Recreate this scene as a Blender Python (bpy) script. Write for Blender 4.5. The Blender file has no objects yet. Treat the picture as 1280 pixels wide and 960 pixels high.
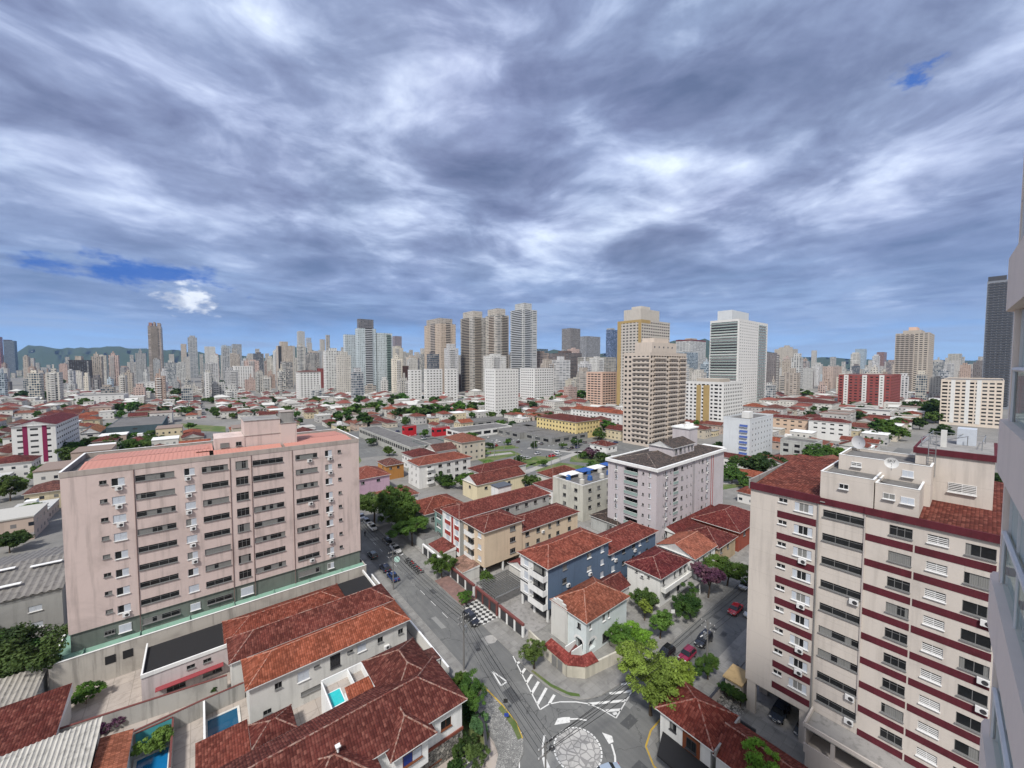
import bpy, math, random
from mathutils import Vector, Matrix
R = math.radians
rnd = random.Random(7)
S = bpy.context.scene
COL = S.collection
# ------------------------------------------------------------------ camera, sky, sun, exposure
F = 484.0; HOR = 457.0; HEAD = R(51.1); EYE = 50.0
PITCH = math.atan((480 - HOR) / F)
FW = Vector((math.cos(HEAD) * math.cos(PITCH), math.sin(HEAD) * math.cos(PITCH), -math.sin(PITCH)))
RT = Vector((math.sin(HEAD), -math.cos(HEAD), 0))
UPV = RT.cross(FW)
cam = bpy.data.objects.new('camera', bpy.data.cameras.new('camera')); COL.objects.link(cam)
cam.data.sensor_width = 36; cam.data.lens = F / 1280 * 36
cam.data.clip_start = 0.1; cam.data.clip_end = 60000
cam.location = (0, 0, EYE); cam.rotation_euler = FW.to_track_quat('-Z', 'Y').to_euler()
S.camera = cam
S.view_settings.view_transform = 'Standard'; S.view_settings.look = 'None'
S.view_settings.gamma = 1.0; S.view_settings.use_curve_mapping = False
S.view_settings.exposure = 1.47
S.cycles.max_bounces = 5; S.cycles.diffuse_bounces = 2; S.cycles.glossy_bounces = 2
S.cycles.transmission_bounces = 3; S.cycles.transparent_max_bounces = 8; S.cycles.volume_bounces = 0
S.cycles.caustics_reflective = False; S.cycles.caustics_refractive = False
SUN_EL = R(52); SUN_AZ = R(215)          # azimuth measured counter-clockwise from +X
sd = Vector((math.cos(SUN_EL) * math.cos(SUN_AZ), math.cos(SUN_EL) * math.sin(SUN_AZ), math.sin(SUN_EL)))
sun = bpy.data.objects.new('sun', bpy.data.lights.new('sun', 'SUN')); COL.objects.link(sun)
sun.data.energy = 1.5; sun.data.angle = R(7); sun.data.color = (1, 0.96, 0.9)
sun.rotation_euler = sd.to_track_quat('Z', 'Y').to_euler(); sun.location = (0, 0, 200)

def ray(x, y):
    return FW + RT * ((x - 640) / F) + UPV * ((480 - y) / F)
def at(x, y, z=0.0):
    r = ray(x, y); t = (z - EYE) / r.z
    return (t * r.x, t * r.y)
def proj(p):
    d = Vector(p) - Vector((0, 0, EYE)); f = d.dot(FW)
    if f < 0.5: return None
    return (640 + F * d.dot(RT) / f, 480 - F * d.dot(UPV) / f, f)

class N:   # tiny node-tree writer
    def __init__(s, nt): s.nt = nt; nt.nodes.clear()
    def n(s, t, inp=None, **kw):
        nd = s.nt.nodes.new(t)
        for k, v in kw.items(): setattr(nd, k, v)
        for k, v in (inp or {}).items():
            if isinstance(v, bpy.types.NodeSocket): s.nt.links.new(v, nd.inputs[k])
            else: nd.inputs[k].default_value = v
        return nd
    def m(s, op, a, b=None, c=None, clamp=False):
        i = {0: a}
        if b is not None: i[1] = b
        if c is not None: i[2] = c
        return s.n('ShaderNodeMath', i, operation=op, use_clamp=clamp).outputs[0]
    def vm(s, op, a, b=None):
        i = {0: a}
        if b is not None: i[1] = b
        return s.n('ShaderNodeVectorMath', i, operation=op)
    def mix(s, f, a, b, blend='MIX'):
        nd = s.n('ShaderNodeMix', data_type='RGBA', blend_type=blend)
        for k, v in ((0, f), (6, a), (7, b)):
            if isinstance(v, bpy.types.NodeSocket): s.nt.links.new(v, nd.inputs[k])
            else: nd.inputs[k].default_value = v if k == 0 else ((*v, 1) if len(v) == 3 else v)
        return nd.outputs[2]
    def noise(s, vec, scale, detail=3, rough=0.55, dist=0.0):
        return s.n('ShaderNodeTexNoise', {'Vector': vec, 'Scale': scale, 'Detail': detail, 'Roughness': rough, 'Distortion': dist})
    def step(s, v, a, b):   # smooth ramp a..b -> 0..1
        return s.n('ShaderNodeMapRange', {0: v, 1: a, 2: b, 3: 0.0, 4: 1.0}, interpolation_type='SMOOTHSTEP').outputs[0]
    def lin(s, v, a, b, c=0.0, d=1.0):
        return s.n('ShaderNodeMapRange', {0: v, 1: a, 2: b, 3: c, 4: d}).outputs[0]

w = bpy.data.worlds.new('World'); S.world = w; w.use_nodes = True
g = N(w.node_tree)
sky = g.n('ShaderNodeTexSky', sky_type='NISHITA', sun_disc=False, sun_elevation=SUN_EL, sun_rotation=math.pi / 2 - SUN_AZ)
tc = g.n('ShaderNodeTexCoord').outputs['Generated']
dirn = g.vm('NORMALIZE', tc).outputs[0]
def sc0(v, k):
    nd = g.n('ShaderNodeVectorMath', {0: v}, operation='SCALE'); nd.inputs[3].default_value = k; return nd.outputs[0]
sx = g.n('ShaderNodeSeparateXYZ', {0: dirn})
X, Y, Zc = sx.outputs
zz = g.m('ADD', g.m('MAXIMUM', Zc, 0.0), 0.20)
pv_ = g.n('ShaderNodeCombineXYZ', {0: g.m('DIVIDE', X, zz), 1: g.m('DIVIDE', Y, zz), 2: 0.0}).outputs[0]
rot0 = g.n('ShaderNodeMapping', {'Vector': pv_, 'Rotation': (0, 0, R(-54))}).outputs[0]
rot = g.n('ShaderNodeMapping', {'Vector': rot0, 'Scale': (1.35, 1.75, 1.0), 'Location': (4.6, 3.3, 0)}).outputs[0]
dm = g.n('ShaderNodeMapping', {'Vector': dirn, 'Rotation': (0, 0, R(-51)), 'Location': (.3, .7, .2)}).outputs[0]
dm = g.n('ShaderNodeMapping', {'Vector': dm, 'Rotation': (R(14), 0, 0), 'Scale': (1.0, 1.0, 2.7)}).outputs[0]
warp = g.vm('ADD', dm, sc0(g.noise(dm, 1.6, 3, .5).outputs['Color'], 0.28)).outputs[0]
big = g.noise(warp, 1.5, 4, 0.5, 0.25).outputs['Fac']
med = g.noise(warp, 3.9, 7, 0.57, 0.35).outputs['Fac']
zz2 = g.m('ADD', g.m('MAXIMUM', Zc, 0.0), 0.085)
pf = g.n('ShaderNodeCombineXYZ', {0: g.m('DIVIDE', X, zz2), 1: g.m('DIVIDE', Y, zz2), 2: 0.0}).outputs[0]
fine = g.noise(pf, 2.4, 5, 0.56, 0.3).outputs['Fac']
c = g.m('ADD', g.m('ADD', g.m('MULTIPLY', big, 0.40), g.m('MULTIPLY', med, 0.42)), g.m('MULTIPLY', fine, 0.29))
c = g.m('SUBTRACT', c, 0.05)
ramp = g.n('ShaderNodeValToRGB', {0: c})
cr = ramp.color_ramp
cr.elements[0].position = 0.37; cr.elements[0].color = (0.050, 0.066, 0.118, 1)
cr.elements[1].position = 0.65; cr.elements[1].color = (0.330, 0.372, 0.450, 1)
e = cr.elements.new(0.44); e.color = (0.078, 0.096, 0.160, 1)
e = cr.elements.new(0.50); e.color = (0.112, 0.138, 0.214, 1)
e = cr.elements.new(0.56); e.color = (0.186, 0.220, 0.308, 1)
tint = g.noise(rot, 0.8, 3).outputs['Color']
cloud = g.mix(0.06, ramp.outputs[0], tint, 'SOFT_LIGHT')
def sc(v, k):
    nd = g.n('ShaderNodeVectorMath', {0: v}, operation='SCALE'); nd.inputs[3].default_value = k; return nd.outputs[0]
skyb = sc(sky.outputs[0], 0.10)
lowblue = g.mix(g.step(Zc, 0.0, 0.07), (0.052, 0.165, 0.360), (0.022, 0.105, 0.310))
clear = g.mix(0.78, skyb, lowblue)
holeblue = (0.014, 0.055, 0.20)
# the cloud deck thins out to clear blue in a strip over the horizon
edge = g.m('ADD', Zc, g.m('MULTIPLY', g.m('SUBTRACT', med, 0.5), 0.13))
deck = g.step(edge, 0.028, 0.115)
cloud = g.mix(g.m('MULTIPLY', g.m('SUBTRACT', 1.0, g.step(Zc, 0.05, 0.36)), 0.50), cloud, (0.090, 0.150, 0.265))
col = g.mix(deck, clear, cloud)
# thin wisps low down
wis = g.n('ShaderNodeMapping', {'Vector': dirn, 'Scale': (2.2, 2.2, 20.0)}).outputs[0]
wn = g.noise(wis, 1.6, 5, 0.6, 0.4).outputs['Fac']
col = g.mix(g.m('MULTIPLY', g.step(wn, 0.46, 0.72), g.m('MULTIPLY', g.step(Zc, 0.0, 0.05), g.m('SUBTRACT', 1.0, g.step(Zc, 0.12, 0.25)))), col, (0.125, 0.175, 0.275))
def spot(px, py, rx, ry, fr_=11.0):   # mask round a sky direction, noise-edged
    d = ray(px, py).normalized()
    side = Vector((-d.y, d.x, 0)).normalized(); up2 = d.cross(side)
    a = g.n('ShaderNodeVectorMath', {0: dirn, 1: tuple(side)}, operation='DOT_PRODUCT').outputs['Value']
    b = g.n('ShaderNodeVectorMath', {0: dirn, 1: tuple(up2)}, operation='DOT_PRODUCT').outputs['Value']
    f = g.n('ShaderNodeVectorMath', {0: dirn, 1: tuple(d)}, operation='DOT_PRODUCT').outputs['Value']
    q = g.m('SQRT', g.m('ADD', g.m('POWER', g.m('DIVIDE', a, rx), 2.0), g.m('POWER', g.m('DIVIDE', b, ry), 2.0)))
    nz = g.noise(g.n('ShaderNodeMapping', {'Vector': dirn, 'Scale': (1, 1, 2.2)}).outputs[0], fr_, 6, 0.62).outputs['Fac']
    q = g.m('ADD', q, g.m('MULTIPLY', g.m('SUBTRACT', nz, 0.5), 3.4))
    return g.m('MULTIPLY', g.m('SUBTRACT', 1.0, g.step(q, 0.35, 1.25)), g.step(f, 0.6, 0.7)), b
m1, _ = spot(170, 340, 0.13, 0.022, 16.0)
col = g.mix(g.m('MULTIPLY', m1, 0.9), col, holeblue)
m2, _ = spot(1140, 94, 0.026, 0.016, 30.0)
col = g.mix(g.m('MULTIPLY', m2, 0.85), col, holeblue)
m3, hb = spot(237, 374, 0.038, 0.026, 34.0)
puff = g.mix(g.step(g.noise(dirn, 26.0, 4).outputs['Fac'], 0.4, 0.62), (0.20, 0.225, 0.28), (0.33, 0.355, 0.40))
col = g.mix(m3, col, puff)
# unseen sky behind the camera, brightened and made neutral to light the walls
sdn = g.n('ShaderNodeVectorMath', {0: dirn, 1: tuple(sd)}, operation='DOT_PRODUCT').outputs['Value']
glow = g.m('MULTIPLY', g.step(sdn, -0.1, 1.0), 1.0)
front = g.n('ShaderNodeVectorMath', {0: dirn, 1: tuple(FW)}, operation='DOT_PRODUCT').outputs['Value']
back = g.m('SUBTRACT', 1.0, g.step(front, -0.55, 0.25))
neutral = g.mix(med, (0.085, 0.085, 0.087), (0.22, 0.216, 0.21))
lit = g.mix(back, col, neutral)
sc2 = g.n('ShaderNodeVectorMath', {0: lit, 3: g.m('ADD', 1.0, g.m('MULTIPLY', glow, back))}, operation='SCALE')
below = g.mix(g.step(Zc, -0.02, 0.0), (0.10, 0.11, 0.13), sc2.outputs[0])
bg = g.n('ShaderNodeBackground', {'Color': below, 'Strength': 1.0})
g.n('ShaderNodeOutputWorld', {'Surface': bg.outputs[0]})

# ------------------------------------------------------------------ materials
def lin(c): return tuple(((v / 255) / 12.92 if v / 255 <= 0.04045 else ((v / 255 + 0.055) / 1.055) ** 2.4) for v in c)
def hx(h, k=1.0): return tuple(min(0.86, v * k) for v in lin((int(h[0:2], 16), int(h[2:4], 16), int(h[4:6], 16))))
MC = {}
def newmat(name):
    m = bpy.data.materials.new(name); m.use_nodes = True
    return m, N(m.node_tree)
def fin(g, color, rough=0.8, bump=None, dist=0.02, metal=0.0, spec=0.3, extra=None):
    i = {'Base Color': color if isinstance(color, bpy.types.NodeSocket) else (*color, 1), 'Roughness': rough, 'Metallic': metal, 'Specular IOR Level': spec}
    if bump is not None:
        i['Normal'] = g.n('ShaderNodeBump', {'Height': bump, 'Strength': 0.6, 'Distance': dist}).outputs[0]
    i.update(extra or {})
    b = g.n('ShaderNodeBsdfPrincipled', i); g.n('ShaderNodeOutputMaterial', {'Surface': b.outputs[0]}); return b
def plain(name, color, rough=0.6, metal=0.0, spec=0.4):
    k = ('p', name)
    if k not in MC:
        m, g = newmat(name)
        p = g.n('ShaderNodeTexCoord').outputs['Object']
        nz = g.noise(p, 3.0, 4).outputs['Fac']
        fin(g, g.mix(g.lin(nz, 0.3, 0.7, 0.0, 0.35), color, tuple(v * 0.72 for v in color)), rough, None, metal=metal, spec=spec); MC[k] = m
    return MC[k]
def plaster(name, color, dirt=0.35, joint=None):
    """weathered render: blotches, rain streaks with a shape of their own, fine grain"""
    k = ('w', name)
    if k in MC: return MC[k]
    m, g = newmat(name)
    p = g.n('ShaderNodeTexCoord').outputs['Object']
    geo = g.n('ShaderNodeNewGeometry')
    wp = geo.outputs['Position']
    st = g.noise(g.n('ShaderNodeMapping', {'Vector': wp, 'Scale': (1.3, 1.3, 0.10)}).outputs[0], 1.0, 5, 0.6).outputs['Fac']
    bl = g.noise(wp, 0.16, 6, 0.62, 0.6).outputs['Fac']
    gr = g.noise(wp, 5.0, 3).outputs['Fac']
    c1 = g.mix(g.m('MULTIPLY', g.step(bl, 0.45, 0.72), dirt), color, tuple(v * 0.62 for v in color))
    c2 = g.mix(g.m('MULTIPLY', g.step(st, 0.47, 0.72), dirt * 1.1), c1, tuple(v * 0.58 for v in color))
    c3 = g.mix(g.lin(gr, 0.3, 0.7, 0.0, 0.14), c2, tuple(v * 0.8 for v in color))
    if joint:
        z = g.n('ShaderNodeSeparateXYZ', {0: wp}).outputs[2]
        fr = g.m('FRACT', g.m('DIVIDE', z, joint))
        c3 = g.mix(g.m('MULTIPLY', g.m('LESS_THAN', fr, 0.04 / joint), 0.30), c3, tuple(v * 0.4 for v in color))
    fin(g, c3, 0.85, gr, 0.01); MC[k] = m; return m
def tile_mat(name, pu=0.30, pv=0.42):
    m, g = newmat(name)
    uv = g.n('ShaderNodeUVMap').outputs[0]
    s = g.n('ShaderNodeSeparateXYZ', {0: uv}); u, v = s.outputs[0], s.outputs[1]
    cu = g.m('DIVIDE', u, pu); cv = g.m('DIVIDE', v, pv)
    cell = g.n('ShaderNodeCombineXYZ', {0: g.m('FLOOR', cu), 1: g.m('FLOOR', cv), 2: 0.0}).outputs[0]
    wn = g.n('ShaderNodeTexWhiteNoise', {'Vector': cell}).outputs['Value']
    base = g.n('ShaderNodeObjectInfo').outputs['Color']
    wp = g.n('ShaderNodeNewGeometry').outputs['Position']
    orr = g.n('ShaderNodeObjectInfo').outputs['Random']; wp = g.vm('ADD', wp, g.n('ShaderNodeCombineXYZ', {0: g.m('MULTIPLY', orr, 91.0), 1: g.m('MULTIPLY', orr, 53.0), 2: 0.0}).outputs[0]).outputs[0]
    big = g.noise(wp, 0.30, 5, 0.65, 0.5).outputs['Fac']
    mid = g.noise(wp, 1.4, 5, 0.7, 0.3).outputs['Fac']
    base = sc_(g, base, 0.80); dark = sc_(g, base, 0.50); lite = g.mix(0.26, sc_(g, base, 1.6), (0.36, 0.20, 0.15))
    c = g.mix(g.m('MULTIPLY', g.step(big, 0.38, 0.60), g.m('MULTIPLY_ADD', orr, .6, .5)), base, dark)
    c = g.mix(g.m('MULTIPLY', g.step(mid, 0.52, 0.68), 0.50), c, lite)
    c = g.mix(g.m('MULTIPLY', g.m('POWER', wn, 3.0), 0.70), c, lite)
    c = g.mix(g.m('MULTIPLY', g.m('LESS_THAN', wn, 0.25), 0.45), c, dark)
    rib = g.m('ABSOLUTE', g.m('SINE', g.m('MULTIPLY', cu, math.pi)))
    row = g.m('FRACT', cv)
    gap = g.m('MAXIMUM', g.m('LESS_THAN', rib, 0.34), g.m('LESS_THAN', row, 0.14))
    c = g.mix(g.m('MULTIPLY', gap, 0.42), c, sc_(g, base, 0.28))
    hgt = g.m('ADD', g.m('MULTIPLY', rib, 0.8), g.m('MULTIPLY', row, -0.5))
    fin(g, c, 0.88, hgt, 0.09, spec=0.2); return m
def sc_(g, v, k):
    nd = g.n('ShaderNodeVectorMath', {0: v}, operation='SCALE'); nd.inputs[3].default_value = k; return nd.outputs[0]
TILE = tile_mat('clay_tiles')
def far_mat(name, px, pz, wx, wz, glass=(0.022, 0.027, 0.036), band=0.0, col2=None, everyx=0):
    """windows of a far facade: per-window tone from a hash, wall tone from the object's own colour"""
    m, g = newmat(name)
    p = g.n('ShaderNodeTexCoord').outputs['Object']
    oi = g.n('ShaderNodeObjectInfo'); base = oi.outputs['Color']; rn = oi.outputs['Random']
    geo = g.n('ShaderNodeNewGeometry')
    s = g.n('ShaderNodeSeparateXYZ', {0: p}); nn = g.n('ShaderNodeSeparateXYZ', {0: geo.outputs['True Normal']})
    sidex = g.m('GREATER_THAN', g.m('ABSOLUTE', nn.outputs[0]), 0.5)
    h = g.m('ADD', g.m('MULTIPLY', s.outputs[1], sidex), g.m('MULTIPLY', s.outputs[0], g.m('SUBTRACT', 1.0, sidex)))
    h = g.m('ADD', h, g.m('MULTIPLY', rn, px))
    ch = g.m('DIVIDE', h, px); cz = g.m('DIVIDE', s.outputs[2], pz)
    fx = g.m('ABSOLUTE', g.m('SUBTRACT', g.m('FRACT', ch), 0.5)); fz = g.m('ABSOLUTE', g.m('SUBTRACT', g.m('FRACT', cz), 0.5))
    win = g.m('MULTIPLY', g.m('LESS_THAN', fx, wx / 2), g.m('LESS_THAN', fz, wz / 2))
    win = g.m('MULTIPLY', win, g.m('LESS_THAN', g.m('ABSOLUTE', nn.outputs[2]), 0.5))
    ci = g.n('ShaderNodeCombineXYZ', {0: g.m('FLOOR', ch), 1: g.m('FLOOR', cz), 2: g.m('ADD', sidex, rn)}).outputs[0]
    wn = g.n('ShaderNodeTexWhiteNoise', {'Vector': ci}).outputs['Value']
    colx = g.n('ShaderNodeCombineXYZ', {0: g.m('FLOOR', g.m('DIVIDE', ch, 2.0)), 1: 0.0, 2: g.m('ADD', sidex, rn)}).outputs[0]
    cw = g.n('ShaderNodeTexWhiteNoise', {'Vector': colx}).outputs['Value']
    gcol = g.mix(g.m('POWER', wn, 2.5), glass, g.mix(0.5, base, (0.30, 0.34, 0.38)))
    blot = g.noise(p, 0.12, 5, 0.6).outputs['Fac']
    wall = g.mix(g.lin(blot, 0.35, 0.7, 0.0, 0.35), base, sc_(g, base, 0.7))
    wall = g.mix(g.m('MULTIPLY', g.m('LESS_THAN', cw, 0.3), 0.30), wall, sc_(g, base, 0.62))
    if band: wall = g.mix(g.m('MULTIPLY', g.m('GREATER_THAN', fz, 0.5 - band), 0.45), wall, (0.62, 0.62, 0.60))
    c = g.mix(win, wall, gcol)
    top = g.m('GREATER_THAN', nn.outputs[2], 0.5)
    c = g.mix(top, c, g.mix(blot, (0.30, 0.29, 0.28), (0.14, 0.14, 0.14)))
    fin(g, c, g.m('MULTIPLY_ADD', win, -0.6, 0.85)); return m
FARM = [far_mat('punched_facade', 2.9, 3.0, 0.42, 0.42), far_mat('paired_facade', 4.6, 3.0, 0.62, 0.40),
        far_mat('banded_facade', 9.0, 3.0, 0.86, 0.46, (0.06, 0.075, 0.09), 0.08), far_mat('columned_facade', 3.4, 3.1, 0.55, 0.66, (0.05, 0.06, 0.07)),
        far_mat('glass_facade', 2.2, 3.3, 0.86, 0.80, (0.035, 0.06, 0.09), 0.05)]
HOUSEM = far_mat('house_wall', 3.2, 2.9, 0.34, 0.36)

def glass_mat():
    m, g = newmat('window_glass')
    oi = g.n('ShaderNodeObjectInfo').outputs['Random']
    s = g.n('ShaderNodeSeparateXYZ', {0: g.n('ShaderNodeTexCoord').outputs['Object']})
    wcell = g.n('ShaderNodeCombineXYZ', {0: g.m('FLOOR', g.m('DIVIDE', s.outputs[0], 0.62)), 1: oi, 2: 0.0}).outputs[0]
    wn = g.n('ShaderNodeTexWhiteNoise', {'Vector': wcell}).outputs['Value']
    cur = g.m('MULTIPLY', g.m('GREATER_THAN', oi, 0.5), g.m('GREATER_THAN', wn, 0.45))
    fold = g.m('MULTIPLY_ADD', g.m('SINE', g.m('MULTIPLY', s.outputs[0], 42.0)), 0.12, 0.88)
    cc = g.vm('SCALE', (0.34, 0.33, 0.31)); cc.inputs[0].default_value = (0.30, 0.30, 0.29)
    g.nt.links.new(fold, cc.inputs[3])
    dark = g.mix(g.noise(g.n('ShaderNodeTexCoord').outputs['Object'], 1.6, 3).outputs['Fac'], (0.004, 0.005, 0.006), (0.03, 0.032, 0.034))
    fin(g, g.mix(g.m('MULTIPLY', cur, 0.75), dark, cc.outputs[0]), 0.10, spec=0.28); return m
GLASS = glass_mat()
def far_glass():
    m, g = newmat('pane_glass')
    oi = g.n('ShaderNodeObjectInfo').outputs['Random']
    fin(g, g.mix(g.m('POWER', oi, 2.0), (0.010, 0.011, 0.014), (0.10, 0.105, 0.11)), 0.2, spec=0.3); return m
GLASS2 = far_glass()
ALU = plain('aluminium_frame', (0.24, 0.24, 0.24), 0.5, 0.3)
WHITEF = plain('white_frame', (0.70, 0.70, 0.70), 0.5)
DARKF = plain('dark_frame', (0.045, 0.045, 0.05), 0.5)
WHITE = plaster('white_paint', (0.76, 0.765, 0.76), 0.35)
SHUT = plain('shutter_panel', (0.50, 0.54, 0.60), 0.5)
GREYC = plaster('bare_concrete', (0.30, 0.29, 0.28), 0.9)
ROOFD = plaster('roof_membrane', (0.16, 0.155, 0.15), 1.0)
BLACK = plain('black_bitumen', (0.018, 0.018, 0.02), 0.9)
STEEL = plain('galvanised_steel', (0.35, 0.36, 0.37), 0.4, 0.5)
RUBBER = plain('rubber', (0.015, 0.015, 0.015), 0.8)
BARK = plain('bark', (0.09, 0.065, 0.045), 0.9)
CONC = plain('pole_concrete', (0.17, 0.165, 0.16), 0.9)
GREENGL = plain('green_balcony_glass', (0.27, 0.37, 0.35), 0.12, 0.0, 0.5)

# ------------------------------------------------------------------ mesh helper
class MB:
    def __init__(s): s.v = []; s.f = []; s.m = []; s.uv = []; s.mats = []
    def mi(s, m):
        if m not in s.mats: s.mats.append(m)
        return s.mats.index(m)
    def poly(s, pts, m, uv=None):
        i = len(s.v); s.v += [tuple(p) for p in pts]; s.f.append(list(range(i, i + len(pts)))); s.m.append(s.mi(m))
        s.uv.append(uv or [(0, 0)] * len(pts)); return s
    def box(s, x0, x1, y0, y1, z0, z1, m, skip=''):
        a, b, c, d = (x0, y0, z0), (x1, y0, z0), (x1, y1, z0), (x0, y1, z0)
        e, f, g_, h = (x0, y0, z1), (x1, y0, z1), (x1, y1, z1), (x0, y1, z1)
        for k, q in (('b', (d, c, b, a)), ('t', (e, f, g_, h)), ('s', (a, b, f, e)), ('e', (b, c, g_, f)), ('n', (c, d, h, g_)), ('w', (d, a, e, h))):
            if k not in skip: s.poly(q, m)
        return s
    def prism(s, pts, z0, z1, m, side=None, bottom=True):
        s.poly([(x, y, z1) for x, y in pts], m)
        if bottom: s.poly([(x, y, z0) for x, y in reversed(pts)], m)
        for i in range(len(pts)):
            a, b = pts[i], pts[(i + 1) % len(pts)]
            s.poly([(a[0], a[1], z0), (b[0], b[1], z0), (b[0], b[1], z1), (a[0], a[1], z1)], side or m)
        return s
    def tube(s, p, q, r0, m, r1=None, n=8, cap=True):
        p, q = Vector(p), Vector(q); r1 = r0 if r1 is None else r1
        d = (q - p).normalized(); a = d.orthogonal().normalized(); b = d.cross(a)
        A = [p + (a * math.cos(t) + b * math.sin(t)) * r0 for t in [2 * math.pi * i / n for i in range(n)]]
        B = [q + (a * math.cos(t) + b * math.sin(t)) * r1 for t in [2 * math.pi * i / n for i in range(n)]]
        for i in range(n): j = (i + 1) % n; s.poly([A[i], A[j], B[j], B[i]], m)
        if cap: s.poly(A[::-1], m); s.poly(B, m)
        return s
    def mesh(s, name):
        me = bpy.data.meshes.new(name); me.from_pydata(s.v, [], s.f)
        for m in s.mats: me.materials.append(m)
        me.polygons.foreach_set('material_index', s.m)
        if any(any(p != (0, 0) for p in u) for u in s.uv):
            l = me.uv_layers.new(name='UVMap'); l.data.foreach_set('uv', [c for u in s.uv for p in u for c in p])
        me.update(); return me
    def build(s, name, parent=None, loc=(0, 0, 0), rz=0, smooth=False, weld=False):
        me = s.mesh(name)
        if weld:
            import bmesh
            bm = bmesh.new(); bm.from_mesh(me); bmesh.ops.remove_doubles(bm, verts=bm.verts, dist=1e-4)
            bmesh.ops.recalc_face_normals(bm, faces=bm.faces); bm.to_mesh(me); bm.free()
        if smooth: me.polygons.foreach_set('use_smooth', [True] * len(me.polygons))
        return obj(name, me, parent, loc, rz)
def obj(name, me, parent=None, loc=(0, 0, 0), rz=0, color=None):
    o = bpy.data.objects.new(name, me); COL.objects.link(o); o.parent = parent; o.location = loc; o.rotation_euler = (0, 0, rz)
    if color: o.color = (*color, 1)
    return o
def thing(name, label, cat, loc=(0, 0, 0), rz=0, group=None):
    o = obj(name, None, None, loc, rz); tag(o, label, cat, group); return o
def tag(o, label, cat, group=None):
    if label: o['label'] = label
    o['category'] = cat
    if group: o['group'] = group
    return o
def struct(o): o['kind'] = 'structure'; return o
def stuff(o): o['kind'] = 'stuff'; return o
def copy_tree(o, loc=None, rz=None, color=None, parent=None, label=None):
    c = o.copy(); COL.objects.link(c); c.parent = parent
    if loc is not None: c.location = loc
    if rz is not None: c.rotation_euler = (0, 0, rz)
    if label: c['label'] = label
    for ch in o.children: copy_tree(ch, parent=c)
    return c
def paint(o, name, color):
    for ch in o.children:
        if ch.name.split('.')[0] == name: ch.color = (*color, 1)
AUTO = []      # (object, description) given labels by their neighbours at the end
LAND = []      # (phrase, x, y) landmarks in the photo
FOOT = []      # occupied footprints
def occupy(u0, u1, v0, v1, pad=0.0): FOOT.append((u0 - pad, u1 + pad, v0 - pad, v1 + pad))
def free(u0, u1, v0, v1): return not any(u0 < b and u1 > a and v0 < d and v1 > c for a, b, c, d in FOOT)

# ------------------------------------------------------------------ windows
WC = {}
def win_meshes(kind, w, h, frame, glass):
    k = (kind, round(w, 2), round(h, 2), frame.name, glass.name)
    if k in WC: return WC[k]
    fr, pn = MB(), MB()
    t = 0.05 if kind != 'small' else 0.04
    fr.box(-w / 2, w / 2, -0.03, 0.05, -h / 2, -h / 2 + t, frame); fr.box(-w / 2, w / 2, -0.03, 0.05, h / 2 - t, h / 2, frame)
    fr.box(-w / 2, -w / 2 + t, -0.028, 0.048, -h / 2 + t, h / 2 - t, frame); fr.box(w / 2 - t, w / 2, -0.028, 0.048, -h / 2 + t, h / 2 - t, frame)
    fr.box(-w / 2 - 0.06, w / 2 + 0.06, -0.26, -0.031, -h / 2 - 0.07, -h / 2 + 0.005, frame)
    n = {'strip': max(3, round(w / 1.25)), 'win': 2, 'four': 4, 'small': 2, 'louver': 2, 'side': 2, 'three': 3}.get(kind, 2)
    for i in range(1, n):
        x = -w / 2 + w * i / n; fr.box(x - 0.025, x + 0.025, -0.02, 0.04, -h / 2 + t, h / 2 - t, frame)
    if kind in ('strip', 'three'):
        fr.box(-w / 2 + t, w / 2 - t, -0.015, 0.035, h * 0.20, h * 0.20 + 0.04, frame)
    if kind == 'louver':
        z = -h / 2 + 0.08
        while z < h / 2 - 0.1:
            fr.box(-w / 2 + t, w / 2 - t, -0.06, 0.02, z, z + 0.085, frame); z += 0.2
    if kind == 'four':
        for a, b in ((0, 1), (3, 4)):
            fr.box(-w / 2 + w * a / 4 + 0.03, -w / 2 + w * b / 4 - 0.03, -0.045, -0.02, -h / 2 + 0.06, h / 2 - 0.06, SHUT)
    if kind == 'side':
        fr.box(0.02, w / 2 - 0.04, -0.045, -0.02, -h / 2 + 0.05, h / 2 - 0.05, SHUT)
    if kind == 'shut':
        for a, b in ((-w / 2 + 0.05, -0.02), (0.02, w / 2 - 0.05)): fr.box(a, b, -0.045, -0.02, -h / 2 + 0.05, h / 2 - 0.05, SHUT)
    pn.box(-w / 2 + 0.02, w / 2 - 0.02, 0.0, 0.02, -h / 2 + 0.02, h / 2 - 0.02, glass)
    WC[k] = (fr.mesh('window'), pn.mesh('pane')); return WC[k]
def win_joined(kind, w, h, frame, glass):
    k = ('j', kind, round(w, 2), round(h, 2), frame.name, glass.name)
    if k not in WC:
        b = MB(); b.box(-w / 2, w / 2, 0.0, 0.04, -h / 2, h / 2, glass)
        b.box(-w / 2, w / 2, -0.04, 0.0, -h / 2, -h / 2 + 0.07, frame); b.box(-0.035, 0.035, -0.03, 0.0, -h / 2 + 0.07, h / 2, frame)
        b.box(-w / 2, w / 2, -0.04, 0.0, h / 2 - 0.06, h / 2, frame)
        if kind == 'side': b.box(0.04, w / 2, -0.06, -0.03, -h / 2 + 0.07, h / 2 - 0.06, SHUT)
        if kind == 'shut': b.box(-w / 2, w / 2, -0.06, -0.045, -h / 2 + 0.07, h / 2 - 0.06, SHUT)
        if kind == 'louver':
            for i in range(5): b.box(-w / 2, w / 2, -0.06, -0.045, -h / 2 + h * (i + 0.2) / 5, -h / 2 + h * (i + 0.65) / 5, frame)
        WC[k] = b.mesh('window')
    return WC[k]
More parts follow.
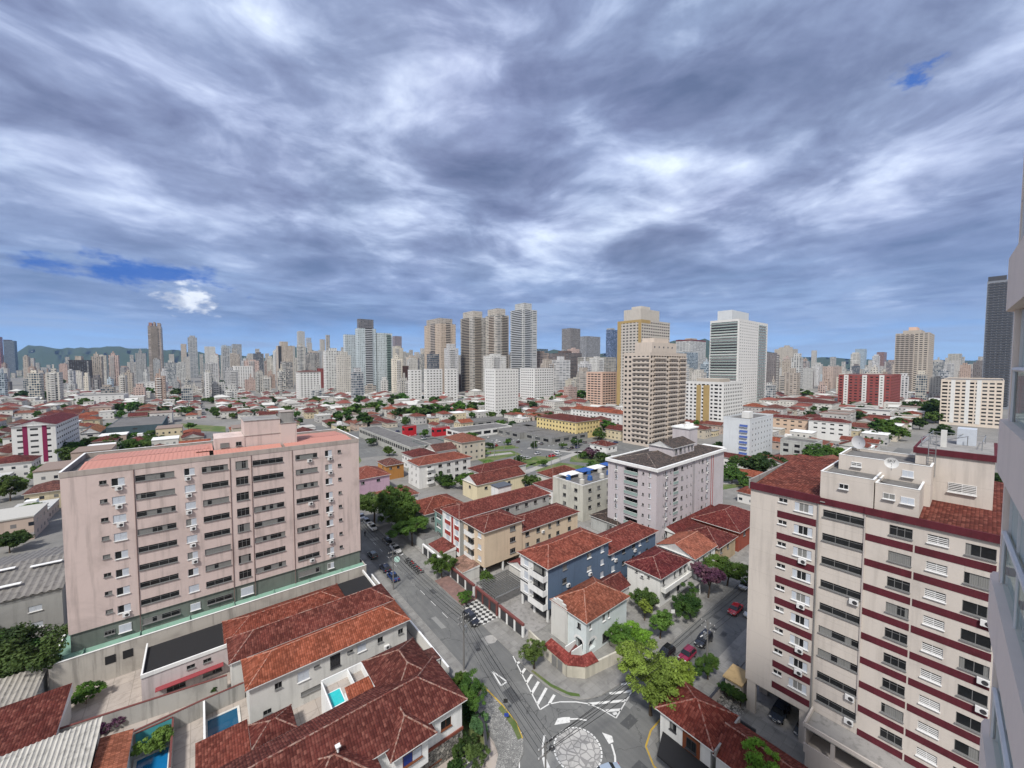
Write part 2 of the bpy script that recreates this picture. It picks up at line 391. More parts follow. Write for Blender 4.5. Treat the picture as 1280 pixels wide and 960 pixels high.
acb = MB(); acb.box(-0.42, 0.42, -0.36, 0, -0.3, 0.3, WHITEF); 
acb.tube((0.1, -0.362, 0), (0.1, -0.375, 0), 0.24, DARKF, n=12); acb.box(-0.36, -0.30, -0.34, 0.0, -0.36, -0.3, STEEL); acb.box(0.30, 0.36, -0.34, 0.0, -0.36, -0.3, STEEL)
ACM = acb.mesh('air_conditioner')

class Bld:
    ROT = {'S': 0, 'W': -math.pi / 2, 'E': math.pi / 2, 'N': math.pi}
    def __init__(s, name, label, cat, u0, u1, v0, v1, h, wall, z0=0.0, group=None, pad=1.0):
        s.r = thing(name, label, cat, (u0, v0, 0), 0, group); s.L = u1 - u0; s.D = v1 - v0; s.u0, s.v0 = u0, v0
        s.h, s.z0, s.wall = h, z0, wall; s.holes = {k: [] for k in 'SWEN'}; s.wins = []
        if pad is not None: occupy(u0, u1, v0, v1, pad)
    def pt(s, f, a, z, d):
        return {'S': (a, d, z), 'W': (d, a, z), 'E': (s.L - d, a, z), 'N': (a, s.D - d, z)}[f]
    def span(s, f): return s.L if f in 'SN' else s.D
    def win(s, f, a, z, w, h, kind='win', frame=None, glass=None, depth=0.16):
        """a: centre measured along u (S face) or v (W/E) from the near corner; z: centre height"""
        if a - w / 2 < 0.05 or a + w / 2 > s.span(f) - 0.05: return
        s.holes[f].append((a - w / 2, a + w / 2, z - h / 2, z + h / 2, depth)); s.wins.append((f, a, z, w, h, kind, frame or ALU, glass or GLASS, depth))
    def grid(s, f, cols, zs, w, h, kind='win', **kw):
        for a in cols:
            for z in zs: s.win(f, a, z, w, h, kind, **kw)
    def ac(s, f, a, z):
        obj('air_conditioner', ACM, s.r, s.pt(f, a, z, 0), s.ROT[f])
    def facade(s, mb, f, mat):
        H = s.holes[f]; L = s.span(f)
        xs = sorted({0.0, L} | {round(x, 4) for q in H for x in q[:2]}); zs = sorted({s.z0, s.h} | {round(x, 4) for q in H for x in q[2:4]})
        # merge cells vertically to keep the mesh light
        for i in range(len(xs) - 1):
            x0, x1 = xs[i], xs[i + 1]
            if x1 - x0 < 1e-4: continue
            xm = (x0 + x1) / 2; run = None
            for j in range(len(zs) - 1):
                zm = (zs[j] + zs[j + 1]) / 2
                hole = any(q[0] < xm < q[1] and q[2] < zm < q[3] for q in H)
                if not hole and run is None: run = zs[j]
                if run is not None and (hole or j == len(zs) - 2):
                    top = zs[j] if hole else zs[j + 1]
                    mb.poly([s.pt(f, x0, run, 0), s.pt(f, x1, run, 0), s.pt(f, x1, top, 0), s.pt(f, x0, top, 0)], mat); run = None
        for a, b, c, d, dp in H:
            q = lambda x, z, y: s.pt(f, x, z, y)
            mb.poly([q(a, c, 0), q(b, c, 0), q(b, c, dp), q(a, c, dp)], mat); mb.poly([q(a, d, 0), q(b, d, 0), q(b, d, dp), q(a, d, dp)], mat)
            mb.poly([q(a, c, 0), q(a, d, 0), q(a, d, dp), q(a, c, dp)], mat); mb.poly([q(b, c, 0), q(b, d, 0), q(b, d, dp), q(b, c, dp)], mat)
            if dp > 0.5: mb.poly([q(a, c, dp), q(b, c, dp), q(b, d, dp), q(a, d, dp)], mat)
    def finish(s, near=False, faces='SWEN', mats={}, roof=None, maxw=100):
        mb = MB()
        for f in faces: s.facade(mb, f, mats.get(f, s.wall))
        mb.poly([(0, 0, s.h - 0.01), (s.L, 0, s.h - 0.01), (s.L, s.D, s.h - 0.01), (0, s.D, s.h - 0.01)], roof or ROOFD)
        if s.z0 > 0.3: mb.poly([(0, 0, s.z0), (s.L, 0, s.z0), (s.L, s.D, s.z0), (0, s.D, s.z0)], s.wall)
        s.wallo = mb.build('wall', s.r)
        def size(q):
            p = s.pt(q[0], q[1], q[2], 0); d = math.dist((s.u0 + p[0], s.v0 + p[1], p[2]), (0, 0, EYE)); return -q[3] * q[4] / d ** 2
        W = sorted(s.wins, key=size)
        for i, (f, a, z, w, h, kind, frame, glass, dp) in enumerate(W[:maxw]):
            loc = s.pt(f, a, z, dp - (0.05 if dp < 0.5 else 0.06))
            if near:
                fr, pn = win_meshes(kind, w, h, frame, glass)
                o = obj('window', fr, s.r, loc, s.ROT[f]); obj('pane', pn, o)
            else: obj('window', win_joined(kind, w, h, frame, glass if glass is not GLASS else GLASS2), s.r, loc, s.ROT[f])
        if len(W) > maxw:
            mb = MB()
            for (f, a, z, w, h, kind, frame, glass, dp) in W[maxw:]:
                me = win_joined(kind, w, h, frame, glass if glass is not GLASS else GLASS2)
                M = Matrix.Translation(s.pt(f, a, z, dp - 0.05)) @ Matrix.Rotation(s.ROT[f], 4, 'Z')
                for p in me.polygons: mb.poly([M @ me.vertices[i].co for i in p.vertices], me.materials[p.material_index])
            stuff(mb.build('small_window', s.r))
        return s
    def parapet(s, hgt, t=0.18, mat=None, over=0.04, cap=WHITE, name='parapet'):
        m = mat or s.wall; mb = MB(); z0, z1 = s.h - 0.005, s.h + hgt; o = over
        for (x0, x1, y0, y1) in ((-o, s.L + o, -o, t), (-o, s.L + o, s.D - t, s.D + o), (-o, t, t, s.D - t), (s.L - t, s.L + o, t, s.D - t)):
            mb.box(x0, x1, y0, y1, z0, z1, m); mb.box(x0 - .03, x1 + .03, y0 - .03, y1 + .03, z1, z1 + 0.06, cap) if (x1 - x0 > s.L or False) else mb.box(x0 - .03, x1 + .03, y0 + .03, y1 - .03, z1, z1 + 0.06, cap)
        mb.build(name, s.r); return s
    def balcony(s, f, a, z, w, dep=1.1, rail=1.0, mat=None, railmat=None, name='balcony', t=0.14, solid=True):
        """slab and parapet standing out of face f; z is the slab top"""
        mb = MB(); m = mat or s.wall; rm = railmat or m
        def bx(a0, a1, d0, d1, z0, z1, mm):
            P = [s.pt(f, x, zq, -dd) for x in (a0, a1) for dd in (d0, d1) for zq in (z0, z1)]
            xs = [p[0] for p in P]; ys = [p[1] for p in P]; mb.box(min(xs), max(xs), min(ys), max(ys), z0, z1, mm)
        bx(a - w / 2, a + w / 2, 0, dep, z - t, z, m)
        bx(a - w / 2, a + w / 2, dep - 0.08, dep, z, z + rail, rm)
        bx(a - w / 2, a - w / 2 + 0.08, 0, dep - 0.08, z, z + rail, rm); bx(a + w / 2 - 0.08, a + w / 2, 0, dep - 0.08, z, z + rail, rm)
        bx(a - w / 2, a + w / 2, dep - 0.10, dep + 0.02, z + rail, z + rail + 0.05, WHITEF)
        return mb.build(name, s.r)

# ------------------------------------------------------------------ pitched roofs
def roof_mesh(x0, x1, y0, y1, z, rise, ov=0.5, kind='hip', m=None, trim=None, inset=1.0):
    """kind: hip, gable, shed_s / shed_n / shed_w / shed_e (low side)"""
    m = m or TILE; trim = trim or WHITE; mb = MB(); caps = MB()
    X0, X1, Y0, Y1 = x0 - ov, x1 + ov, y0 - ov, y1 + ov
    def face(pts):
        P = [Vector(p) for p in pts]; e = (P[1] - P[0]).normalized(); nrm = (P[1] - P[0]).cross(P[-1] - P[0]).normalized(); s_ = nrm.cross(e)
        uv = [((p - P[0]).dot(e) + 3.01 * len(mb.f), (p - P[0]).dot(s_)) for p in P]; mb.poly(pts, m, uv)
    A, B, C, D = (X0, Y0, z), (X1, Y0, z), (X1, Y1, z), (X0, Y1, z)
    zt = z + rise; L = []
    if kind in ('hip', 'gable'):
        if X1 - X0 >= Y1 - Y0:
            ym = (Y0 + Y1) / 2; hi = (Y1 - Y0) / 2 * inset if kind == 'hip' else 0.0
            P, Q = (X0 + hi, ym, zt), (X1 - hi, ym, zt)
            face([A, B, Q, P]); face([C, D, P, Q])
            if kind == 'hip': face([B, C, Q]); face([D, A, P]); L = [(P, Q), (A, P), (D, P), (B, Q), (C, Q)]
            else: mb.poly([(X0 + ov, Y0 + ov, z), P, (X0 + ov, Y1 - ov, z)], trim); mb.poly([(X1 - ov, Y0 + ov, z), Q, (X1 - ov, Y1 - ov, z)], trim); L = [(P, Q)]
        else:
            xm = (X0 + X1) / 2; hi = (X1 - X0) / 2 * inset if kind == 'hip' else 0.0
            P, Q = (xm, Y0 + hi, zt), (xm, Y1 - hi, zt)
            face([B, C, Q, P]); face([D, A, P, Q])
            if kind == 'hip': face([A, B, P]); face([C, D, Q]); L = [(P, Q), (A, P), (B, P), (C, Q), (D, Q)]
            else: mb.poly([(X0 + ov, Y0 + ov, z), (X1 - ov, Y0 + ov, z), P], trim); mb.poly([(X0 + ov, Y1 - ov, z), (X1 - ov, Y1 - ov, z), Q], trim); L = [(P, Q)]
    else:
        k = kind[-1]; zs = {'s': (z, z, zt, zt), 'n': (zt, zt, z, z), 'w': (z, zt, zt, z), 'e': (zt, z, z, zt)}[k]
        q = [(p[0], p[1], zz_) for p, zz_ in zip((A, B, C, D), zs)]
        i = {'s': 0, 'n': 2, 'w': 3, 'e': 1}[k]; face(q[i:] + q[:i])
        for i in range(4):
            a, b = q[i], q[(i + 1) % 4]; mb.poly([(a[0], a[1], z - 0.12), (b[0], b[1], z - 0.12), b, a], trim)
    # soffit and fascia
    mb.poly([(X0, Y0, z - 0.14), (X1, Y0, z - 0.14), (X1, Y1, z - 0.14), (X0, Y1, z - 0.14)], trim)
    if not kind.startswith('shed'):
        for a, b in ((A, B), (B, C), (C, D), (D, A)): mb.poly([(a[0], a[1], z - 0.14), (b[0], b[1], z - 0.14), b, a], trim)
    for p, q in L: caps.tube((p[0], p[1], p[2] + 0.0), (q[0], q[1], q[2] + 0.0), 0.10, CAPM, n=6, cap=False)
    return mb, (caps if L else None)
def capmat():
    m, g = newmat('ridge_tiles'); oi = g.n('ShaderNodeObjectInfo').outputs['Color']
    nz = g.noise(g.n('ShaderNodeNewGeometry').outputs['Position'], 2.5, 4, 0.7).outputs['Fac']
    fin(g, g.mix(g.step(nz, 0.4, 0.6), sc_(g, oi, 1.1), g.mix(0.5, oi, (0.45, 0.36, 0.30))), 0.9); return m
CAPM = capmat()
MAROON = (0.125, 0.028, 0.022); BRICK = (0.22, 0.055, 0.035); ORANGE = (0.31, 0.085, 0.045); DULL = (0.15, 0.06, 0.05); SALMON = (0.42, 0.17, 0.12)
def add_roof(parent, x0, x1, y0, y1, z, rise, ov=0.5, kind='hip', color=MAROON, trim=None, m=None, inset=1.0):
    """coordinates in the parent's own space"""
    mb, caps = roof_mesh(x0, x1, y0, y1, z, rise, ov, kind, m, trim, inset)
    o = mb.build('roof', parent); o.color = (*color, 1)
    if caps: c = caps.build('ridge_cap', o); c.color = (*color, 1)
    return o

# ------------------------------------------------------------------ trees
def leaf_mat():
    m, g = newmat('leaves')
    oi = g.n('ShaderNodeObjectInfo'); base = oi.outputs['Color']
    p = g.n('ShaderNodeTexCoord').outputs['Object']
    ri = g.n('ShaderNodeNewGeometry').outputs['Random Per Island']
    cl = g.noise(p, 0.75, 3).outputs['Fac']
    c = g.mix(g.step(cl, 0.38, 0.62), sc_(g, base, 0.62), g.mix(0.15, sc_(g, base, 1.35), (0.22, 0.26, 0.04)))
    c = g.mix(g.m('MULTIPLY', ri, 0.45), c, sc_(g, base, 1.7))
    b = g.n('ShaderNodeBsdfPrincipled', {'Base Color': c, 'Roughness': 0.65, 'Specular IOR Level': 0.25})
    t = g.n('ShaderNodeBsdfTranslucent', {'Color': sc_(g, c, 1.2)})
    mx = g.n('ShaderNodeMixShader', {0: 0.22, 1: b.outputs[0], 2: t.outputs[0]})
    g.n('ShaderNodeOutputMaterial', {'Surface': mx.outputs[0]}); return m
LEAF = leaf_mat()
def crown_mesh(seed, rad=1.0, flat=0.75, clumps=46, per=80, leaf=0.085):
    """unit crown centred on the origin: leaf clumps spread through a lumpy volume"""
    r = random.Random(seed); vs, fs = [], []
    lobes = [Vector((r.gauss(0, .38), r.gauss(0, .38), r.gauss(0, .26) * flat)) for _ in range(6)]
    for _ in range(clumps):
        d = Vector((r.gauss(0, 1), r.gauss(0, 1), r.gauss(0.25, 0.8))).normalized()
        lb = r.choice(lobes); c = lb + Vector((d.x, d.y, d.z * flat)) * (0.42 + 0.24 * r.random())
        cr = 0.13 + 0.13 * r.random()
        for _ in range(per):
            e = Vector((r.gauss(0, 1), r.gauss(0, 1), r.gauss(0, 1))).normalized() * cr * (0.35 + 0.75 * r.random())
            e.z *= 0.7; p = c + e
            n = (e.normalized() * 0.8 + Vector((r.gauss(0, .5), r.gauss(0, .5), 0.55 + r.gauss(0, .4)))).normalized()
            a = n.orthogonal().normalized(); b = n.cross(a); th = r.random() * 6.28
            a, b = a * math.cos(th) + b * math.sin(th), b * math.cos(th) - a * math.sin(th)
            L = leaf * (0.6 + 0.8 * r.random()); W_ = L * 0.55; i = len(vs)
            vs += [p - a * L, p - b * W_ + n * L * .15, p + a * L, p + b * W_ - n * L * .1]; fs.append((i, i + 1, i + 2, i + 3))
    me = bpy.data.meshes.new('crown'); me.from_pydata([tuple(v * rad) for v in vs], [], fs); me.materials.append(LEAF); return me
def trunk_mesh(seed, low=False):
    """unit tree: base at z=0, crown centre at z=1 (scaled with the tree)"""
    r = random.Random(seed); b = MB(); lean = Vector((r.gauss(0, .06), r.gauss(0, .06), 0)); fork = 0.42 + .1 * r.random()
    f = Vector((lean.x, lean.y, fork)); b.tube((0, 0, -0.02), tuple(f * .5), 0.055, BARK, 0.045); b.tube(tuple(f * .5), tuple(f), 0.045, BARK, 0.038)
    for k in range(5):
        an = k * 1.26 + r.random(); rad = 0.25 + .2 * r.random(); q = Vector((math.cos(an) * rad, math.sin(an) * rad, 0.8 + .35 * r.random()))
        mid = f.lerp(q, .5) + Vector((0, 0, .06)); b.tube(tuple(f), tuple(mid), 0.026, BARK, 0.017, n=6); b.tube(tuple(mid), tuple(q), 0.017, BARK, 0.007, n=5)
        q2 = mid + Vector((math.cos(an + .8) * .2, math.sin(an + .8) * .2, .25)); b.tube(tuple(mid), tuple(q2), 0.012, BARK, 0.005, n=5)
    return b.mesh('trunk')
CR_NEAR = [crown_mesh(i, clumps=105, per=190, leaf=0.038) for i in range(3)]
CR_MID = [crown_mesh(20 + i, clumps=110, per=90, leaf=0.066) for i in range(5)]
CR_FAR = [crown_mesh(40 + i, clumps=60, per=40, leaf=0.13, flat=.7) for i in range(4)]
TR = [trunk_mesh(60 + i) for i in range(4)]
GREEN = (0.048, 0.108, 0.018); LIME = (0.145, 0.235, 0.034); DEEP = (0.024, 0.060, 0.014); OLIVE = (0.07, 0.095, 0.03); PURPLE = (0.10, 0.035, 0.085)
NT = [0]
def tree(u, v, h, rad, label=None, color=GREEN, lod=1, z=0.0, name='broadleaf_tree', group=None, desc=None, flat=1.0):
    """h: height of the crown's centre"""
    NT[0] += 1; k = NT[0]; r = random.Random(k)
    t = thing(name, label, 'tree', (u, v, z), r.random() * 6.28, group)
    me = (CR_NEAR, CR_MID, CR_FAR)[lod]; cr = obj('crown', me[k % len(me)], t, (0, 0, h)); cr.scale = (rad * (0.92 + .16 * r.random()), rad, rad * flat)
    cr.color = (*[c * (0.85 + .3 * r.random()) for c in color], 1)
    tk = obj('trunk', TR[k % 4], t); tk.scale = (h * .9 if h < 5 else h * .75, h * .9 if h < 5 else h * .75, h)
    if label is None: AUTO.append((t, desc or 'round green street tree'))
    return t

# ------------------------------------------------------------------ ground, roads, pavements
def ground_mat():
    m, g = newmat('urban_ground'); p = g.n('ShaderNodeNewGeometry').outputs['Position']
    a = g.noise(p, 0.02, 6, 0.6).outputs['Fac']; b = g.noise(p, 0.35, 5, 0.65).outputs['Fac']
    d = g.noise(p, 0.0016, 3).outputs['Fac']
    c = g.mix(g.step(a, 0.4, 0.6), (0.20, 0.195, 0.185), (0.26, 0.25, 0.235)); c = g.mix(g.lin(b, .3, .7, 0, .5), c, (0.11, 0.11, 0.105))
    ln = g.n('ShaderNodeVectorMath', {0: p}, operation='LENGTH').outputs['Value']
    c = g.mix(g.step(ln, 2300, 3200), c, g.mix(g.step(d, .45, .55), (0.035, 0.06, 0.025), (0.12, 0.12, 0.10)))
    fin(g, c, 0.95, b, 0.02); return m
def asphalt():
    m, g = newmat('asphalt'); p = g.n('ShaderNodeNewGeometry').outputs['Position']
    a = g.noise(p, 0.25, 6, 0.65, 0.5).outputs['Fac']; b = g.noise(p, 9.0, 3).outputs['Fac']
    tr = g.noise(g.n('ShaderNodeMapping', {'Vector': p, 'Scale': (1.6, 0.06, 1)}).outputs[0], 1.0, 4, .5).outputs['Fac']
    v = g.n('ShaderNodeTexVoronoi', {'Vector': p, 'Scale': 0.09}, feature='F1').outputs['Color']
    cr = g.n('ShaderNodeTexVoronoi', {'Vector': g.vm('ADD', p, sc_(g, g.noise(p, .8, 3).outputs['Color'], 1.5)).outputs[0], 'Scale': 0.16}, feature='DISTANCE_TO_EDGE').outputs['Distance']
    c = g.mix(g.lin(a, .3, .7), (0.150, 0.153, 0.150), (0.225, 0.226, 0.215)); c = g.mix(g.lin(tr, .35, .65, 0, .45), c, (0.115, 0.117, 0.117))
    c = g.mix(g.lin(b, .3, .7, 0, .22), c, (0.06, 0.06, 0.06)); c = g.mix(g.m('MULTIPLY', g.n('ShaderNodeSeparateXYZ', {0: v}).outputs[0], 0.35), c, (0.085, 0.086, 0.088))
    c = g.mix(g.m('MULTIPLY', g.m('LESS_THAN', cr, 0.006), .5), c, (0.04, 0.04, 0.04))
    fin(g, c, 0.85, b, 0.006); return m
def paving(name, c1, c2, s=1.2, kind='slab', mortar=(0.07, 0.07, 0.065)):
    m, g = newmat(name); p = g.n('ShaderNodeNewGeometry').outputs['Position']
    a = g.noise(p, 0.5, 6, 0.7, .4).outputs['Fac']
    if kind == 'slab':
        br = g.n('ShaderNodeTexBrick', {'Vector': p, 'Scale': 1.0 / s, 'Mortar Size': 0.02, 'Brick Width': 1.0, 'Row Height': 1.0, 'Color1': (*c1, 1), 'Color2': (*c2, 1), 'Mortar': (*[v * .68 for v in c1], 1)}); br.offset = 0
        c = br.outputs['Color']
    elif kind == 'cobble':
        vo = g.n('ShaderNodeTexVoronoi', {'Vector': p, 'Scale': s}); e = g.n('ShaderNodeTexVoronoi', {'Vector': p, 'Scale': s}, feature='DISTANCE_TO_EDGE').outputs['Distance']
        c = g.mix(g.m('LESS_THAN', e, 0.07), g.mix(g.n('ShaderNodeSeparateXYZ', {0: vo.outputs['Color']}).outputs[0], c1, c2), mortar)
    elif kind == 'diamond':
        q = g.n('ShaderNodeMapping', {'Vector': p, 'Rotation': (0, 0, R(45))}).outputs[0]
        ck = g.n('ShaderNodeTexChecker', {'Vector': q, 'Scale': s}); c = g.mix(ck.outputs['Fac'], c1, c2)
    c = g.mix(g.m('MULTIPLY', g.step(a, .45, .7), .5), c, tuple(v * .45 for v in c2))
    fin(g, c, 0.9, a, 0.01); return m
def grass_mat():
    m, g = newmat('grass'); p = g.n('ShaderNodeNewGeometry').outputs['Position']
    a = g.noise(p, 0.12, 6, 0.7, .5).outputs['Fac']; b = g.noise(p, 4.0, 4, .7).outputs['Fac']
    c = g.mix(g.step(a, .42, .62), (0.085, 0.135, 0.035), (0.19, 0.19, 0.09)); fin(g, g.mix(g.lin(b, .3, .7, 0, .5), c, (0.04, 0.07, 0.02)), .95, b, .05); return m
GM, AS, GR = ground_mat(), asphalt(), grass_mat()
SLAB = paving('pavement_slabs', (0.26, 0.255, 0.24), (0.21, 0.205, 0.195)); COB = paving('mosaic_pavement', (0.36, 0.355, 0.335), (0.19, 0.19, 0.185), 4.5, 'cobble', (0.12, 0.12, 0.115))
DIAM = paving('checkered_pavement', (0.55, 0.55, 0.53), (0.045, 0.045, 0.045), 1.35, 'diamond'); PINKP = paving('red_pavement', (0.24, 0.15, 0.13), (0.19, 0.12, 0.11), .8)
PATIO = paving('patio_floor', (0.42, 0.37, 0.33), (0.36, 0.32, 0.29), 2.4); KERB = plaster('kerb_stone', (0.36, 0.35, 0.33), .6)
def paint_mat(name, c):
    m, g = newmat(name); p = g.n('ShaderNodeNewGeometry').outputs['Position']; a = g.noise(p, 2.2, 6, .75).outputs['Fac']
    fin(g, g.mix(g.m('MULTIPLY', g.step(a, .52, .68), .6), c, (0.15, 0.15, 0.15)), .7); return m
PAINT = paint_mat('road_paint', (0.66, 0.66, 0.64)); YEL = paint_mat('yellow_kerb_paint', (0.50, 0.33, 0.05))
gm = MB(); n = 24; RG = 9000
for i in range(n):
    for j in range(n):
        x = -RG + 2 * RG * i / n; y = -RG + 2 * RG * j / n; d = 2 * RG / n; gm.poly([(x, y, 0), (x + d, y, 0), (x + d, y + d, 0), (x, y + d, 0)], GM)
struct(gm.build('ground', weld=True))
rd = MB()
def flat(mb, u0, u1, v0, v1, z, m): mb.poly([(u0, v0, z), (u1, v0, z), (u1, v1, z), (u0, v1, z)], m)
Z1 = 0.012
flat(rd, 32.6, 41.0, 48, 112, Z1, AS); flat(rd, 28, 54, 20, 48, Z1, AS); flat(rd, 54, 330, 27.6, 34.5, Z1, AS)
flat(rd, -160, 28, 27.8, 35, Z1, AS); flat(rd, 33, 42, -60, 20, Z1, AS)
flat(rd, -40, 41.0, 112, 122, Z1, AS); flat(rd, 32.6, 41.0, 122, 215, Z1, AS)
struct(rd.build('road'))
rv = MB()   # the avenue and the open square further out
for q in ([(103, 140), (150, 100), (205, 118), (222, 150), (165, 215), (108, 205)], [(60, 214), (108, 205.3), (165, 215.3), (180, 262), (60, 262)], [(-120, 360), (60, 262.3), (175, 262.3), (175, 300), (-100, 440)]):
    rv.poly([(x, y, Z1) for x, y in q], AS)
struct(rv.build('avenue'))
def pavement(pts, m, z=0.13, name='pavement'):
    b = MB(); b.prism(pts, -0.05, z, m, KERB, bottom=False); return struct(b.build(name))
NE = [(41.0, 59.7), (40.8, 52), (40.5, 46), (40.7, 42), (41.4, 39), (42.6, 37.2), (44.0, 36.2), (46, 35.4), (49.5, 34.9), (54, 34.7), (64, 34.6), (120, 34.5), (120, 37.2), (64, 37.0), (56.2, 37.2), (46.5, 38.9), (44.7, 40.9), (45.0, 46.5), (44.9, 51), (44.6, 59.7)]
pavement(NE, SLAB)
pavement([(41.0, 59.75), (44.6, 59.75), (44.6, 67.3), (41.0, 67.3)], DIAM); pavement([(41.0, 67.35), (44.6, 67.35), (44.6, 79.5), (41.0, 79.5)], PINKP)
pavement([(41.0, 79.55), (44.4, 79.55), (44.4, 112), (41.0, 112)], SLAB)
pavement([(29.6, 51), (32.6, 49.5), (32.6, 112), (29.6, 112)], SLAB)
pavement([(32.6, 49.45), (33.1, 47.5), (33.3, 43.5), (33.1, 40), (32.3, 37.6), (31, 36.1), (29, 35.2), (20, 35.0), (-100, 35), (-100, 36.4), (26.5, 36.4), (28.4, 38), (29.4, 41), (29.6, 46), (29.6, 50.95)], COB)
pavement([(320, 27.6), (54, 27.6), (50, 27.75), (46.5, 27.6), (44, 26.8), (42.5, 24.8), (42, 21), (42, -40), (44, -40), (44, 24.5), (45.5, 26.2), (50, 25.6), (56.5, 24.4), (320, 24.4)], SLAB)
yk = MB()
def strip(mb, pts, w, z, m):
    for a, b in zip(pts, pts[1:]):
        a, b = Vector(a), Vector(b); n_ = Vector((-(b - a).y, (b - a).x)).normalized() * w / 2
        mb.poly([(*(a - n_), z), (*(b - n_), z), (*(b + n_), z), (*(a + n_), z)], m)
strip(yk, [(32.72, 49.0), (33.0, 47.5), (33.2, 43.5), (33.0, 40), (32.2, 37.7)], .22, .137, YEL); strip(yk, [(50, 27.6), (46.6, 27.5), (44.1, 26.7), (42.65, 24.7), (42.15, 21), (42.15, 12)], .22, .137, YEL)
struct(yk.build('kerb_paint'))
gs = MB()
for pts in ([(33.15, 43.5), (33.0, 40), (32.2, 37.8), (31.6, 37.9), (32.2, 40), (32.4, 43.4)], [(40.7, 45.5), (41.0, 41.3), (42.2, 38.2), (43.2, 37.2), (43.5, 37.6), (42.4, 39), (41.5, 41.6), (41.1, 45.5)]):
    gs.poly([(x, y, .145) for x, y in pts], GR)
struct(gs.build('grass_verge'))
# painted markings
mk = MB(); Z2 = 0.018
def P(x, y): return Vector(at(x, y, Z2))
def Pz(ox, oy, pts, s=4.0): return [P(ox + x / s, oy + y / s) for x, y in pts]
def line(pts, w): strip(mk, pts, w, Z2, PAINT)
a_ = Pz(540, 720, [(405, 400), (470, 530), (540, 668), (585, 640), (640, 629), (720, 629), (790, 640), (850, 668), (920, 710), (1000, 575)])
line(a_, .18)
for q in ([(420, 438), (438, 430)], [(447, 490), (466, 462)], [(472, 535), (500, 492)], [(498, 588), (533, 528)], [(528, 640), (572, 560)], [(585, 640), (612, 594)]):
    line(Pz(540, 720, q), .42)
for q in ([(945, 542), (1020, 532)], [(888, 588), (1000, 574)], [(780, 640), (970, 622)], [(870, 674), (945, 668)], [(905, 690), (925, 685)]):
    line(Pz(540, 720, q), .42)
line(Pz(540, 720, [(300, 475), (375, 528), (345, 548), (300, 475)]), .24)
def arc(c, r, a0, a1, w, n=40):
    line([Vector((c[0] + r * math.cos(R(a0 + (a1 - a0) * i / n)), c[1] + r * math.sin(R(a0 + (a1 - a0) * i / n)))) for i in range(n + 1)], w)
RC = (36.9, 32.1)
for k in range(36): arc(RC, 3.05, k * 10, k * 10 + 7.5, .22, 3)
def arrow(px_arc, head, w=.24):
    line(px_arc, w)
    mk.poly([(p.x, p.y, Z2 + .002) for p in head], PAINT)
arrow(Pz(540, 720, [(775, 722), (730, 714), (680, 716)]), Pz(540, 720, [(690, 705), (690, 732), (612, 745), (628, 712), (655, 706)]))
arrow(Pz(540, 720, [(918, 960), (915, 900), (898, 840)]), Pz(540, 720, [(850, 782), (900, 800), (908, 830), (885, 840)]))
arrow(Pz(540, 720, [(563, 795), (553, 850), (556, 900)]), Pz(540, 720, [(548, 900), (570, 910), (592, 960), (562, 960)]))
line(Pz(540, 720, [(445, 780), (436, 860), (437, 960)]), .14); line(Pz(540, 720, [(412, 935), (432, 938)]), .5)
line([Vector((36.9, 62)), Vector((36.9, 49))], .0001)
for v in range(66, 110, 5): line([Vector((36.85, v)), Vector((36.85, v + 2.2))], .10)
struct(mk.build('road_marking'))
ri = MB(); ri.poly([(RC[0] + 2.9 * math.cos(R(a)), RC[1] + 2.9 * math.sin(R(a)), Z2) for a in range(0, 360, 8)], paving('island_mosaic', (0.47, 0.46, 0.44), (0.38, 0.375, 0.36), 1.2, 'cobble', (0.24, 0.235, 0.23))); struct(ri.build('roundabout_island'))
mh = MB()
for (x, y) in (P(598, 812), P(690, 935), P(637, 938), P(893, 786), P(905, 793), P(780, 745)):
    mh.poly([(x + .42 * math.cos(R(a)), y + .42 * math.sin(R(a)), Z2 + .003) for a in range(0, 360, 20)], plain('iron_cover', (0.07, 0.07, 0.07), .6, .4))
struct(mh.build('manhole_cover'))
ap = MB(); rq = random.Random(31); PATCH = paint_mat('asphalt_repair', (0.075, 0.077, 0.078)); PATCH2 = paint_mat('pale_asphalt_repair', (0.235, 0.235, 0.225))
for (u, v, a_1, b_1, m) in ((35.2, 93, 1.4, 3.2, PATCH), (38.8, 76, 1.1, 2.0, PATCH), (34.8, 66, 1.0, 4.5, PATCH2), (39.4, 56, 1.6, 2.2, PATCH2), (35.4, 44, 1.8, 2.6, PATCH), (45.5, 30.2, 2.6, 1.5, PATCH), (41.2, 24.6, 1.6, 3.4, PATCH), (33.2, 33.5, 1.6, 2.4, PATCH2), (57.5, 30.2, 3.4, 1.2, PATCH), (74.5, 29.6, 2.0, .9, PATCH), (78.6, 32.6, 1.2, 1.2, PATCH), (89, 29.8, 4.0, 1.0, PATCH2), (37.8, 110, 2.2, 2.2, PATCH2), (47.8, 31.8, 1.2, 1.0, PATCH2)):
    r_ = [(u + a_1 * .5 * math.copysign(1, math.cos(t)) * rq.uniform(.8, 1.05), v + b_1 * .5 * math.copysign(1, math.sin(t)) * rq.uniform(.85, 1.05), Z1 + .003) for t in (.8, 2.3, 3.9, 5.5)]
    ap.poly(r_, m)
struct(ap.build('road_repair'))
cp = MB(); cp.poly([(p.x, p.y, Z2 + .001) for p in [P(613.5 + 8 * math.cos(a / 8 * 6.283), 799 + 5.5 * math.sin(a / 8 * 6.283)) for a in range(8)]], KERB); struct(cp.build('pavement_patch'))
